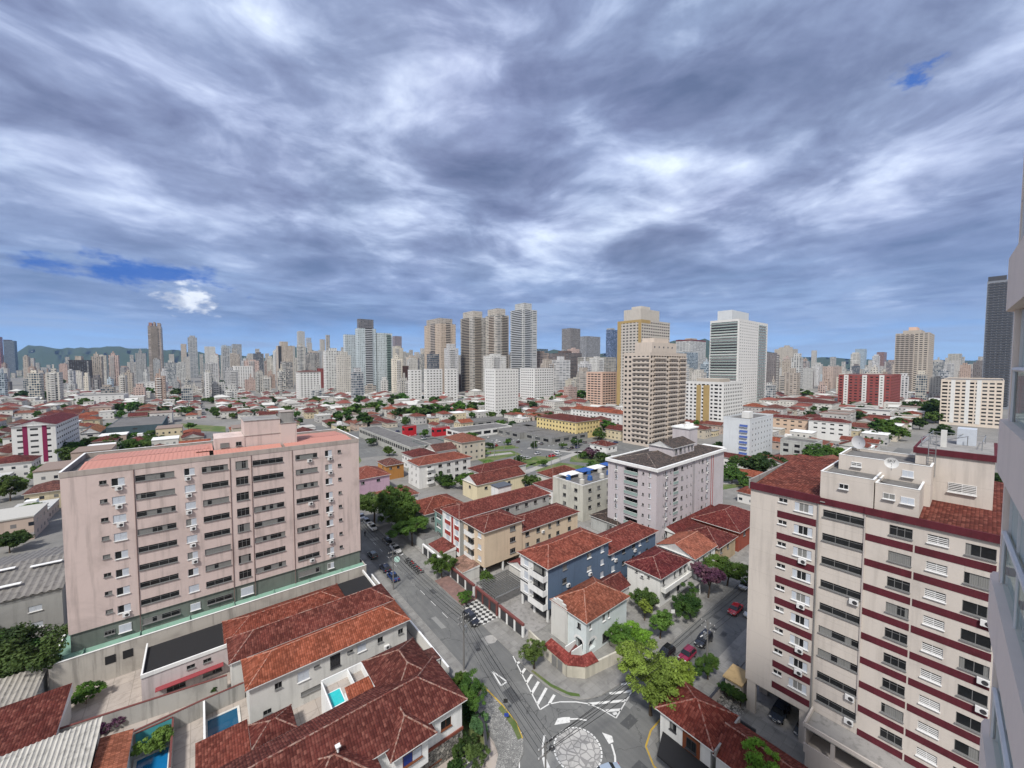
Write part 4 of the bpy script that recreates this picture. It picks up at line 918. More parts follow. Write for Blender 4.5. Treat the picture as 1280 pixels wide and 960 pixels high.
b = house('bungalow', 'bungalow with a square dark maroon roof at the left edge', 'house', -22.0, -15.6, 72.4, 80.4, 3.6, OFFW, 'shed_s', 1.3, MAROON, .2)
b = house('warehouse', 'low warehouse with grey weathered corrugated roof next to the dark tree', 'warehouse', -32, -19.4, 81.5, 88.5, 3.6, GREYW, None); corr(b.r, -.3, 12.8, -.3, 7.2, 3.8, 4.6, plaster('dirty_sheet', (0.33, .31, .28), 1.0), .6)
# grey industrial building left of the pink block
b = Bld('workshop', 'grey workshop with a broken weathered roof left of the pink block', 'workshop', -46, -20.6, 104.5, 128, 9.5, plaster('flat_grey', (0.34, .34, .335), .4), 0)
for a in (15.2, 22.2):
    for z in (7.2, 4.2): b.win('S', a, z, 1.6, 1.0, 'shut', frame=WHITEF)
b.finish(near=True); corr(b.r, -.2, 25.6, -.3, 12, 9.9, 12.2, plaster('worn_roof', (0.20, .19, .18), 1.0), 1.0); corr(b.r, -.2, 25.6, 12, 23.8, 12.2, 10, plaster('worn_roof', (0.20, .19, .18), 1.0), 1.0)
for k, (x, y, s_) in enumerate(((10, 6, 4), (15, 3, 5), (20, 8, 4), (12, 9, 6))):
    MB().box(x, x + s_, y, y + .8, 11.6 + .17 * (y - 6), 11.7 + .17 * (y - 6), WHITE).build('roof_patch', b.r)
LAND.append(('the grey workshop roof', 40, 690))

# ------------------------------------------------------------------ blocks between the two streets
BLUEW = plaster('slate_blue_wall', (0.105, 0.155, 0.235), .35); BEIGEW = plaster('beige_wall', (0.62, 0.50, 0.37), .25); REDW = plain('red_panel', (0.33, .05, .04), .8)
def wz(f, cols, zs, w, h, k='win', **kw): return [(f, a, z, w, h, k, kw) for a in cols for z in zs]
# blue building on pilotis
Z3 = (9.6, 6.8, 4.0)
b = Bld('apartment_building', 'slate blue walk-up on pilotis with white balconies facing the main street', 'apartment block', 51.2, 70.0, 52.4, 60.6, 11.0, BLUEW, 2.6)
for z in Z3:
    b.win('S', 4.7, z, 1.3, 1.1, 'three'); b.win('S', 12.2, z, 1.4, 1.1, 'three', frame=WHITEF); b.win('S', 16.6, z, 1.1, 1.2, 'shut', frame=WHITEF)
    b.win('W', 6.4, z, 1.4, 1.6, 'shut', frame=WHITEF); b.win('W', 2.4, z + .1, 3.6, 1.8, 'win', frame=DARKF)
b.ac('S', 5.6, 5.6); b.ac('S', 12.4, 5.6); b.finish(near=True, mats={'W': WHITE})
for z in Z3: b.balcony('W', 2.3, z - 1.15, 4.4, 1.2, 1.0, WHITE)
for z in (11, 8.2, 5.4, 2.6): MB().box(-.10, 0.0, 4.6, 8.2, z - .12, z + .06, DARKF).build('ledge', b.r)
mb = MB()
for x in (.1, 6, 12, 18):
    for y in (.1, 3.9, 7.6): mb.box(x, x + .35, y, y + .35, 0, 2.6, WHITE)
mb.build('pillar', b.r); add_roof(b.r, 0, 18.8, 0, 8.2, 11.05, 1.9, .55, 'hip', (0.27, 0.07, 0.045), WHITE)
b = Bld('apartment_building', 'lower rear half of the slate blue walk-up with its own maroon roof', 'apartment block', 70.3, 89.5, 52.5, 60.0, 7.8, BLUEW, 0, pad=.3)
for z in (6.7, 3.9):
    b.win('S', 1.6, z, 1.2, 1.3, 'shut', frame=WHITEF); b.win('S', 5.6, z, 1.2, 1.0); b.win('S', 9.6, z, 1.2, 1.1); b.win('S', 12.2, z, 1.0, 1.3, 'shut', frame=WHITEF); b.win('S', 15.4, z, 1.2, 1.0)
b.ac('S', 2.4, 5.6); b.ac('S', 10, 5.6); b.finish(near=True); add_roof(b.r, 0, 19.2, 0, 7.5, 7.85, 1.9, .55, 'hip', (0.20, 0.045, 0.035), WHITE)
LAND.append(('the slate blue walk-up', 740, 720))
# beige / red walk-ups
b = Bld('apartment_building', 'beige walk-up with a maroon roof and three wide front windows', 'apartment block', 50.8, 62.4, 73.3, 82.4, 11.0, BEIGEW, 2.4)
for z in Z3: b.win('S', 8.6, z, 1.8, 1.2, 'three'); b.win('S', 11.0, z - 1.3, .01, .01) if 0 else None; b.win('W', 2.0, z, 1.5, 1.2, 'shut', frame=WHITEF); b.win('W', 5.8, z, 2.8, 1.4, 'three')
b.finish(near=True)
for z in Z3: b.balcony('W', 6.0, z - 1.2, 3.6, .8, .9, WHITE)
mb = MB(); [mb.box(x, x + .35, y, y + .35, 0, 2.4, WHITE) for x in (.1, 5.5, 11) for y in (.1, 4.5, 8.6)]; mb.build('pillar', b.r); add_roof(b.r, 0, 11.6, 0, 9.1, 11.05, 1.8, .5, 'hip', (0.15, 0.035, 0.028))
b = Bld('apartment_building', 'beige rear wing with lower maroon roof behind the beige walk-up', 'apartment block', 62.7, 83.5, 73.4, 82.0, 8.0, BEIGEW, 0, pad=.3)
for z in (6.8, 4.0):
    for a in (1.6, 5.4, 9.6, 12.8, 17.4): b.win('S', a, z, 1.3 if a != 9.6 else 1.0, 1.1, 'win' if a != 5.4 else 'three')
b.ac('S', 7, 6.0); b.finish(near=True); add_roof(b.r, 0, 20.8, 0, 8.6, 8.05, 1.8, .5, 'hip', (0.15, 0.035, 0.028))
b = Bld('apartment_building', 'long walk-up with red and white street front and white rimmed maroon roof', 'apartment block', 50.4, 82.0, 83.6, 92.6, 11.0, GREYW, 1.0)
for z in Z3:
    b.win('W', 1.6, z, 1.5, 1.4, 'shut', frame=WHITEF); b.win('W', 6.2, z, 1.9, 1.4, 'shut', frame=WHITEF)
    for a in (15.5, 19, 22.5, 26, 29.5): b.win('S', a, z, 1.2, 1.0)
b.finish(near=True, mats={'W': WHITE})
mb = MB()
for y0, y1 in ((.5, 2.7), (4.7, 7.7)):
    for z in (8.2, 5.4, 2.6): mb.box(-.06, -.002, y0, y1, z - .7 + .2, z + .55, REDW)
mb.box(-.06, -.002, 3.3, 4.2, 2.0, 10.6, REDW); mb.build('red_panel', b.r)
add_roof(b.r, 0, 31.6, 0, 9.0, 11.05, 1.9, .45, 'hip', (0.17, 0.04, 0.032), WHITE, inset=.6)
mb = MB(); mb.box(18.5, 23.5, 8.3, 12, 8, 13.2, WHITE); mb.box(18.3, 23.7, 8.1, 12.2, 13.2, 13.4, plain('slate_cap', (0.09, .10, .12), .6)); mb.build('stair_tower', b.r)
LAND.append(('the red fronted walk-up', 640, 640))
house('town_house', 'teal fronted narrow town house with balconies beside the red fronted walk-up', 'house', 52.0, 60.0, 95.5, 100.2, 8.2, plaster('teal_wall', (0.20, 0.32, 0.30), .5), 'hip', 1.4, MAROON, .3,
      [('W', 2.3, z, 2.6, 1.2, 'strip', dict(frame=WHITEF)) for z in (6.9, 4.3, 1.8)] + [('S', 3, 6, 1.2, 1.0, 'win')])
house('town_house', 'grey walled house with a big hipped terracotta roof above the street trees', 'house', 49.5, 63, 101.5, 113, 7.0, GREYW, 'hip', 2.6, BRICK, .5, [('W', 3, 5.4, 1.6, 1.2, 'win'), ('W', 7, 5.4, 1.6, 1.2, 'win'), ('S', 2.5, 5, 1.2, 1.0, 'win')])
house('town_house', 'long maroon roofed house directly behind the red fronted walk-up', 'house', 64, 86, 96, 104, 6.0, OFFW, 'hip', 2.0, MAROON, .5, [('S', 4, 4.5, 1.2, 1, 'win'), ('S', 10, 4.5, 1.2, 1, 'win')])
house('town_house', 'terracotta roofed house left of the white three storey flats', 'house', 46, 58, 124, 134, 5.6, OFFW, 'hip', 2.0, (0.22, .07, .05), .5, [('W', 3, 4, 1.4, 1.1, 'win'), ('S', 3, 4, 1.4, 1.1, 'win')])
house('town_house', 'small brown roofed house among the trees by the main street', 'house', 46, 56, 115, 122, 4.2, GREYW, 'hip', 1.8, DULL, .5, [('W', 3, 3, 1.4, 1.1, 'win')])
# white three-storey flats with red roof
b = house('apartment_building', 'white three storey flats with a red hipped roof next to the avenue', 'apartment block', 68, 92.5, 144, 154.5, 9.6, plaster('white_flat', (0.66, 0.655, 0.64), .3), 'hip', 2.2, (0.26, 0.075, 0.05), .5,
    wz('S', (4.5, 9.5, 13.5, 17.5, 21.5), (8.0, 5.2, 2.4), 1.7, 1.2, 'win') + wz('W', (3, 7), (8.0, 5.2, 2.4), .7, 1.0, 'small'))
for z in (7.2, 4.4, 1.6): b.balcony('S', 4.8, z, 2.8, .8, .9, WHITE)
LAND.append(('the white three storey flats', 570, 590))
house('town_house', 'orange ochre two storey house near the avenue', 'house', 62, 70, 164, 174, 6.4, plaster('ochre_wall', (0.42, 0.20, 0.06), .4), 'hip', 2.0, DULL, .4, [('S', 2, 5, 1.2, 1, 'win'), ('S', 5.5, 5, 1.2, 1, 'win'), ('W', 4, 5, 1.2, 1, 'win')])
house('town_house', 'lilac and pink two storey house with a steep terracotta roof', 'house', 44.5, 58, 150, 164, 6.6, plaster('lilac_wall', (0.48, 0.33, 0.42), .4), 'hip', 3.0, (0.24, .07, .05), .5, [('S', 3, 5, 1.4, 1, 'win'), ('S', 9, 5, 1.4, 1, 'win'), ('W', 4, 5, 1.2, 1, 'win')])
house('town_house', 'cream gabled house with a maroon roof and a blue roof tank', 'house', 78, 101, 117, 127, 6.2, plaster('cream_yellow', (0.66, 0.58, 0.40), .3), 'gable', 2.6, (0.17, .045, .035), .4, [('S', 4, 4.4, 1.4, 1, 'win'), ('S', 9, 4.4, 1.4, 1, 'win'), ('S', 15, 4.4, 1.4, 1, 'win'), ('W', 5, 4.4, 1.4, 1, 'win')])
house('town_house', 'maroon roofed house behind the cream gabled house', 'house', 88, 112, 129, 139, 6.2, OFFW, 'hip', 2.2, (0.15, .035, .03), .4, [])
house('town_house', 'white house with a long dark red roof beyond the red fronted walk-up', 'house', 96, 118, 96, 106, 6.0, WHITE, 'hip', 2.3, (0.15, .035, .03), .4, [('S', 4, 4.4, 1.4, 1, 'win')])
house('town_house', 'red tiled house by the square, right of the cream gabled house', 'house', 108, 124, 108, 117, 5.5, OFFW, 'hip', 2.3, (0.18, .05, .035), .4, [])
# cream block with water tanks on its flat roof
b = Bld('apartment_building', 'cream flat roofed block with blue and white tanks and awnings on top', 'apartment block', 94, 124, 80.5, 94, 11.2, plaster('cream_grey_wall', (0.55, 0.54, 0.48), .6), 0)
for z in (9.6, 6.8, 4.0):
    for a in (3.5, 8, 13, 18, 23, 27.5): b.win('S', a, z, 1.6, 1.1)
    for a in (3, 8): b.win('W', a, z, 1.4, 1.1)
b.finish(near=True); b.parapet(.6)
for i in range(9):
    x, y = 3 + (i % 5) * 5.2, 3 + (i // 5) * 5 + (i % 2); mb = MB()
    mb.tube((x, y, 11.2), (x, y, 12.5), .95, plain('blue_tank', (0.03, .10, .30), .5) if i % 2 else FC, .8, n=14); mb.tube((x, y, 12.5), (x, y, 12.8), .85, plain('blue_tank', (0.03, .10, .30), .5) if i % 2 else FC, .3, n=14); mb.build('water_tank', b.r)
for x0, x1, m_ in ((2, 9, WHITE), (10, 16, plain('blue_tarp', (0.03, .10, .36), .6)), (16.5, 23, WHITE), (24, 28, plain('blue_tarp', (0.03, .10, .36), .6))): MB().box(x0, x1, 8.6, 12.6, 12.4, 12.5, m_).build('terrace_awning', b.r)
LAND.append(('the cream block with the blue tanks', 720, 600))
house('shed', 'low dark corrugated shed beside the grey eight storey block', 'shed', 92.5, 112, 66, 76, 4.0, GREYW, 'hip', 1.3, (0.06, .05, .045), .4, [('S', 4, 2.4, 2, 1.4, 'strip'), ('W', 3, 2.4, 2, 1.4, 'strip')])
house('house', 'brown roofed cottage behind the beige rear wing', 'house', 86, 96, 97, 104, 3.5, OFFW, 'hip', 1.8, DULL, .4)
# grey eight storey block
GREY8 = plaster('lilac_grey_wall', (0.50, 0.465, 0.485), .30)
b = Bld('apartment_building', 'lilac grey eight storey block with a dark tiled roof and twin red stripes', 'apartment block', 94.2, 135.5, 55.2, 71.0, 22.0, GREY8, 0)
for i in range(7):
    z = 20.4 - 2.9 * i
    for a, w_, h_, k in ((2.0, .8, 1.3, 'side'), (4.0, .6, .6, 'small'), (12.8, .5, .5, 'small')): b.win('W', a + 0, z, w_, h_, k, frame=WHITEF if k == 'side' else ALU)
    b.win('W', 7.9, z - .15, 4.4, 1.9, 'win', depth=1.2); b.win('W', 12.8, z, .9, 1.3, 'side', frame=WHITEF)
    for a, w_, h_, k in ((3.6, .4, .4, 'small'), (4.9, 1.1, 1.2, 'side'), (7.2, .4, .5, 'small'), (13.6, 1.2, 1.0, 'win'), (16.5, .6, .6, 'small'), (19.0, .5, .5, 'small'), (24.0, .4, .4, 'small'), (26.2, 1.2, 1.0, 'win'), (29.3, 1.3, 1.3, 'side')): b.win('S', a, z, w_, h_, k)
    b.win('S', 10, z - .1, 2.5, 1.8, 'win', depth=1.0)
r = random.Random(9)
for i in range(7):
    for f, a in (('W', 12.8), ('S', 4.9), ('S', 29.3)):
        if r.random() < .7: b.ac(f, a, 19.3 - 2.9 * i)
b.finish(near=True)
for i in range(7):
    b.balcony('W', 7.9, 20.4 - 2.9 * i - 1.1, 4.3, .25, .9, GREY8, GREENGL); b.balcony('S', 10, 20.4 - 2.9 * i - 1.05, 2.5, .15, .8, GREY8, GREENGL)
mb = MB()
for x in (32.0, 33.3): mb.box(x, x + .3, -.05, -.002, 3.0, 21.6, REDW)
mb.build('red_stripe', b.r); mb = MB(); mb.box(19.9, 21.2, -.06, -.002, .5, 21.7, plaster('pilaster_grey', (0.36, .34, .35), .3)); mb.build('pilaster', b.r)  # pilaster strip in a darker grey than the wall
DKT = (0.085, 0.075, 0.070)
mb = MB(); L, D = b.L, b.D
mb.box(-.6, L + .6, -.6, 0, 21.7, 22.5, WHITE); mb.box(-.6, 0, 0, D, 21.7, 22.5, WHITE); mb.box(L, L + .6, 0, D, 21.7, 22.5, WHITE); mb.box(-.6, L + .6, D, D + .6, 21.7, 22.5, WHITE); mb.build('cornice', b.r)
add_roof(b.r, 0, L, 0, D, 22.25, 1.9, .02, 'hip', DKT)
mb = MB(); mb.box(14, 27, 3.2, 11, 22, 25.6, GREY8); ph = mb.build('penthouse', b.r)
for x in (15.8, 18.5, 21, 23.5, 25.6):
    fr, pn = win_meshes('win', 1.3 if x < 20 else .8, 1.1, ALU, GLASS); o = obj('window', fr, ph, (x, 3.16, 24.5)); obj('pane', pn, o)
mb, cp_ = roof_mesh(14, 27, 3.2, 11, 25.6, 1.6, .4, 'gable', None, WHITE); o = mb.build('roof', b.r); o.color = (*DKT, 1)
mb = MB(); mb.box(28, 34, 5.5, 11, 22, 29.5, GREY8); mb.box(27.7, 34.3, 5.2, 11.3, 29.5, 29.9, WHITE)
for i in range(5): mb.tube((28.6 + i * 1.15, 7, 29.9), (28.6 + i * 1.15, 7, 30.8), .45, WHITE, n=10)
mb.build('water_tank_tower', b.r)
LAND.append(('the lilac grey block', 835, 620))
# white houses of the side street
TOPW = plaster('bright_white_wall', (0.70, 0.70, 0.68), .3)
b = Bld('corner_house', 'white corner house with an arched porch and a hipped clay roof', 'house', 50.0, 61.6, 41.8, 49.8, 6.4, plaster('bluish_white_wall', (0.62, 0.68, 0.69), .35), 0)
for a, z, w_, h_, k in ((4.8, 5.1, .8, 1.2, 'win'), (6.2, 5.1, .6, 1.2, 'win'), (1.1, 5.1, .55, 1.0, 'win'), (1.6, 1.7, 1.7, 1.6, 'win'), (6.0, 1.5, 3.2, 1.5, 'strip')): b.win('S', a, z, w_, h_, k, frame=WHITEF if k == 'win' else DARKF, glass=GLASS, **({'depth': .9} if a == 1.6 else {}))
for a, z, w_, h_, k in ((1.6, 4.9, .8, .9, 'win'), (4.9, 5.0, .6, 1.3, 'win'), (6.6, 5.0, .9, .9, 'win'), (5.9, 2.8, 1.4, 1.1, 'three'), (1.6, 1.6, 1.7, 2.0, 'win')): b.win('W', a, z, w_, h_, k, frame=DARKF if k != 'three' else ALU, **({'depth': .9} if z < 2 else {}))
b.finish(near=True); add_roof(b.r, 0, 11.6, 0, 8.0, 6.45, 2.4, .45, 'hip', (0.27, 0.085, 0.05), WHITE)
mb = MB(); mb.box(-.35, -.01, 4.2, 8.1, 0, 6.6, OFFW); mb.box(-.35, -.01, 4.6, 7.6, 6.6, 7.1, OFFW); mb.box(-.35, -.01, 5.4, 6.8, 7.1, 7.5, OFFW); mb.build('stepped_gable', b.r)
for k in range(5):
    pass
mb = MB(); n_ = 10   # arch rings on the porch openings
for (ox, oy, ax) in ((1.6, -.03, 'S'), (-.03, 1.6, 'W')):
    for i in range(n_):
        a0, a1 = math.pi * i / n_, math.pi * (i + 1) / n_
        q = [(.85 * math.cos(t) * k_, 2.1 + .75 * math.sin(t) * k_) for t, k_ in ((a0, 1), (a1, 1), (a1, 1.45), (a0, 1.45))]
        mb.poly([((ox + x, oy, z) if ax == 'S' else (ox, oy + x, z)) for x, z in q], WHITE)
mb.build('porch_arch', b.r)
mb = MB()
for i in range(9): mb.box(-2.6 + i * .28, -2.32 + i * .28, 1.0, 2.3, 0, .15 + i * .13, CAPR)
mb.box(-2.6, 0, .85, 1.0, 0, 1.9, WHITE); mb.box(-2.6, 0, 2.3, 2.45, 0, 1.9, WHITE); mb.build('entrance_steps', b.r)
MB().box(9.0, 9.2, .3, 2.2, 1, 2, WHITE)
wl = [(44.75, 46.6), (44.5, 41.1), (46.5, 39.0), (56.0, 37.3), (56.0, 41.2)]
wall_run('cream garden wall with gates wrapping round the white corner house', [(45.1, 51), *wl], 2.1, .3, plaster('cream_garden_wall', (0.55, 0.52, 0.44), .7), None)
mb = MB()
for a, c in zip(wl[:3], wl[1:4]):
    A, C_ = Vector(a), Vector(c); d = (C_ - A).normalized(); n_ = Vector((-d.y, d.x)); n_ = n_ if n_.dot(Vector((52, 45)) - A) > 0 else -n_
    P0, P1 = A - n_ * .25, C_ - n_ * .25; P2, P3 = C_ + n_ * 1.6, A + n_ * 1.6
    if c == wl[3]: P1 = A + d * 2.6 - n_ * .25; P2 = A + d * 2.6 + n_ * 1.6
    mb.poly([(*P0, 2.12), (*P1, 2.12), (*P2, 2.6), (*P3, 2.6)], TILE, [(0, 0), ((P1 - P0).length, 0), ((P1 - P0).length, 1.8), (0, 1.8)])
o = mb.build('porch_roof'); o.color = (0.30, .06, .05, 1); tag(o, 'narrow red tiled canopy along the garden wall of the white corner house', 'canopy')
mb = MB()
for y in (42, 43.3): mb.box(44.35, 44.42, y, y + 1.1, .15, 1.9, ALU)
o = mb.build('gate'); tag(o, 'pale metal pedestrian gates in the garden wall of the white corner house', 'gate')
yd2 = MB(); yd2.poly([(44.9, 37.5, .06), (63.9, 37.3, .06), (63.9, 51.9, .06), (44.9, 51.9, .06)], SLAB); yd2.poly([(44.8, 52, .06), (92, 52, .06), (92, 113, .06), (44.8, 113, .06)], GREYC); yd2.poly([(64, 37.2, .05), (330, 37.2, .05), (330, 51.9, .05), (64, 51.9, .05)], SLAB); struct(yd2.build('yard'))
LAND.append(('the white corner house', 740, 760))
house('annex', 'small gabled maroon roof between the white corner house and the white street house', 'annex', 63.5, 69.5, 46.6, 51.6, 3.6, OFFW, 'gable', 1.7, (0.15, .035, .03), .3)
b = Bld('town_house', 'white two storey street house with a maroon roof and a long balcony', 'house', 72.6, 84.2, 41.4, 49.2, 6.3, TOPW, 0)
for a, z, w_, h_, k in ((1.5, 4.9, .8, 1.2, 'win'), (6.0, 4.9, .8, 1.2, 'win'), (8.4, 4.9, 1.2, 1.3, 'win'), (10.4, 4.9, .8, 1.2, 'win'), (3.2, 1.6, 2.0, 1.2, 'strip'), (7.6, 1.6, 1.2, 2.0, 'win')): b.win('S', a, z, w_, h_, k)
b.win('W', 5.5, 5.3, .5, .4, 'small'); b.win('W', 2.6, 5.3, .5, .4, 'small'); b.ac('W', 4.0, 5.0); b.finish(near=True); b.balcony('S', 6.0, 3.3, 11.0, 1.0, .8, TOPW); add_roof(b.r, 0, 11.6, 0, 7.8, 6.35, 1.7, .55, 'hip', (0.14, 0.022, 0.024), WHITE)
mb = MB(); mb.box(7, 11.4, -3.2, -1.1, 2.7, 2.9, GREYC); [mb.box(x, x + .25, -3.1, -2.85, 0, 2.7, TOPW) for x in (7.1, 11.1)]; mb.build('carport', b.r)
b = house('town_house', 'white street house with an orange gabled roof next to the lilac grey block', 'house', 86.5, 97.0, 41.0, 50.0, 6.1, TOPW, 'gable', 1.9, (0.36, .12, .075), .45, [('S', 2, 4.6, .8, 1.2, 'win'), ('S', 4.5, 4.6, .8, 1.2, 'win'), ('S', 8, 4.6, .8, 1.2, 'win'), ('S', 2, 1.7, 1.2, 1.4, 'win')])
house('town_house', 'beige street house with a maroon roof, between the orange gabled house and the trees', 'house', 98.5, 109, 41, 51, 5.0, plaster('sand_wall', (0.40, 0.31, 0.20), .4), 'hip', 2.3, (0.14, .028, .026), .5, [('S', 2, 3.6, 1.2, 1.2, 'win'), ('S', 6, 3.6, 1.2, 1.2, 'win')])
house('town_house', 'brick red street house under the largest maroon roof beside the banded tower', 'house', 111, 128, 41, 53, 5.6, plaster('brick_wall', (0.26, .065, .04), .4), 'hip', 2.9, (0.14, .025, .024), .6, [('S', 4, 4, 1.6, 1.2, 'win'), ('S', 9, 4, 1.6, 1.2, 'win'), ('W', 5, 4, 1.4, 1.2, 'win')])
house('town_house', 'long maroon roof running behind the orange gabled house', 'house', 99, 126, 52, 54.6, 4.6, OFFW, 'shed_s', 1.0, (0.14, .025, .024), .3)
# walls and garages lining the main street, east side
RBW = plain('red_brown_trim', (0.17, .055, .05), .8)
for k, (v0, v1, lab) in enumerate(((52.2, 59.6, 'garage front with three dark gates in front of the slate blue walk-up'), (60.2, 68.0, 'red trimmed garage front behind the checkered pavement'), (68.6, 78.8, 'garage front with dark gates before the beige walk-up'), (84, 93.4, 'low garage front under the red fronted walk-up'))):
    t = thing('garage_front', lab, 'garage', (44.7, v0, 0)); d = v1 - v0
    mb = MB(); n_ = 3
    for i in range(n_ + 1): mb.box(0, .35, (d - .4) * i / n_, (d - .4) * i / n_ + .4, .1, 2.3, WHITE if k != 1 else RBW)
    mb.box(-.05, .4, 0, d, 2.3, 2.7, RBW if k != 3 else WHITE); mb.build('frame', t)
    for i in range(n_): MB().box(.15, .2, (d - .4) * i / n_ + .4, (d - .4) * (i + 1) / n_, .12, 2.3, DARKF).build('gate', t)
DKMET = plain('dark_slat', (0.10, .10, .095), .6)
t = thing('slatted_canopy', 'dark slatted carport roof between the slate blue and beige walk-ups', 'canopy', (45.5, 62, 0)); mb = MB()
for i in range(16): mb.box(.2 + i * .55, .55 + i * .55, 0, 7.0, 2.6, 2.68, DKMET)
mb.build('slat', t); mb = MB(); [mb.box(x, x + .15, y, y + .15, 0, 2.6, STEEL) for x in (.2, 8.4) for y in (0, 6.8)]; mb.box(.2, 8.6, -.1, 0, 2.5, 2.7, STEEL); mb.box(.2, 8.6, 7.0, 7.1, 2.5, 2.7, STEEL); mb.build('frame', t)
house('annex', 'low red roof with white trim between the slate blue and beige walk-ups', 'annex', 56, 66, 63.5, 70.5, 3.2, OFFW, 'gable', 1.5, (0.2, .04, .04), .3)
house('annex', 'low pinkish canopy roof at the foot of the beige walk-up', 'annex', 45.6, 50.2, 74.5, 81, 2.6, OFFW, 'shed_w', .4, (0.36, .22, .17), .1)
house('annex', 'low red tiled roof below the red fronted walk-up', 'annex', 45.8, 50.0, 85, 92, 2.8, OFFW, 'shed_w', .8, (0.22, .06, .05), .1)
house('annex', 'concrete carport slab in front of the teal town house', 'annex', 45.6, 51, 95, 104, 2.8, GREYW, None)
# west side of the main street
wall_run('white garden wall with gates along the main street before the row houses', [(29.4, 88), (29.4, 52.5)], 2.1, .25, OFFW, WHITE)
wall_run('curved garden wall round the corner house shrubbery', [(29.2, 52), (29.0, 46), (28.6, 41.5), (27, 38.6), (20, 37.2)], 1.6, .25, PLASTG, DARKF)
house('annex', 'tiny brown roofed gate lodge by the corner house', 'annex', 26.0, 29.0, 54.6, 57.4, 2.6, OFFW, 'shed_e', .4, DULL, .15)
sb = MB(); sb.poly([(25.4, 38, .05), (29.2, 41, .05), (29.4, 52, .05), (25.4, 52, .05)], GR); struct(sb.build('planting_bed'))
# bottom house with black awning at the south-east corner
BRW = plain('brown_board', (0.17, .05, .02), .7)
b = Bld('corner_house', 'white house with brown wooden panel and maroon roof at the bottom of the picture', 'house', 44.9, 51.0, 18.9, 25.2, 5.9, TOPW, 0)
b.win('W', 4.6, 4.7, .9, 1.0, 'win', frame=DARKF); b.win('W', 2.2, 4.3, 1.2, 1.3, 'win', frame=DARKF); b.win('S', 3, 4.5, 1, 1, 'win'); b.finish(near=True)
add_roof(b.r, 0, 6.1, 0, 6.3, 5.95, 1.7, .5, 'hip', (0.20, 0.04, 0.028), WHITE)
mb = MB(); mb.box(-.1, -.01, 1.2, 3.3, 3.1, 5.85, BRW); mb.build('wood_panel', b.r)
for q in ((1.2, 3.3, 3.1, 3.5),): pass
fr, pn = win_meshes('win', 1.2, 1.3, DARKF, GLASS); o = obj('window', fr, b.r, (-.14, 2.2, 4.3), -math.pi / 2); obj('pane', pn, o)
mb = MB(); mb.poly([(-2.9, -8.5, 2.7), (-.05, -8.5, 3.2), (-.05, 5.9, 3.2), (-2.9, 5.0, 2.7)], BLACK); mb.poly([(-2.9, -8.5, 2.45), (-2.9, 5.0, 2.45), (-2.9, 5.0, 2.7), (-2.9, -8.5, 2.7)], BLACK); mb.poly([(-2.9, 5, 2.45), (-.05, 5.9, 2.9), (-.05, 5.9, 3.2), (-2.9, 5, 2.7)], BLACK); mb.build('awning', b.r)
b = house('town_house', 'second maroon roofed house in the bottom row with grey flashing between', 'house', 44.9, 51.0, 10.6, 18.3, 5.4, TOPW, 'gable', 1.7, (0.17, .035, .025), .3, [('W', 5.8, 4.2, .9, 1.0, 'win'), ('W', 2.5, 4.2, 1.2, 1.0, 'win')], inset=.6)
MB().box(-.4, 6.4, 7.55, 7.75, 5.3, 6.1, GREYC).build('flashing', b.r)
b = house('town_house', 'third maroon roof of the bottom row, half hidden by a leafy treetop', 'house', 44.9, 51.0, 2.5, 10.3, 5.0, TOPW, 'gable', 1.6, (0.14, .03, .025), .3)
LAND.append(('the bottom corner house', 890, 900))

# ------------------------------------------------------------------ our own building, seen along its front at the right edge
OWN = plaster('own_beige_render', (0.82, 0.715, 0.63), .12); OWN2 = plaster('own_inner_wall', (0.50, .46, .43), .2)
OG = plain('balcony_glass', (0.46, 0.53, 0.50), .5, 0, .15)
def clear_glass():
    m, g = newmat('balcony_glass_sheet'); a = g.n('ShaderNodeBsdfTransparent', {'Color': (.80, .87, .86, 1)}); b_ = g.n('ShaderNodeBsdfGlossy', {'Color': (.9, .95, .95, 1), 'Roughness': .03})
    f = g.n('ShaderNodeFresnel', {'IOR': 1.5}).outputs[0]; mx = g.n('ShaderNodeMixShader', {0: g.m('MULTIPLY_ADD', f, 0.22, 0.06), 1: a.outputs[0], 2: b_.outputs[0]}); g.n('ShaderNodeOutputMaterial', {'Surface': mx.outputs[0]}); return m
CG = clear_glass()
t = thing('apartment_building', 'beige residential tower with glass balconies cut by the right edge of the photo', 'apartment block', (10, -1.0, 0))
mb = MB(); mb.box(4.5, 16, -12, -1.2, 0, 62, OWN2); mb.box(2.4, 2.98, -12, .76, 0, 62, OWN); mb.build('wall', t)
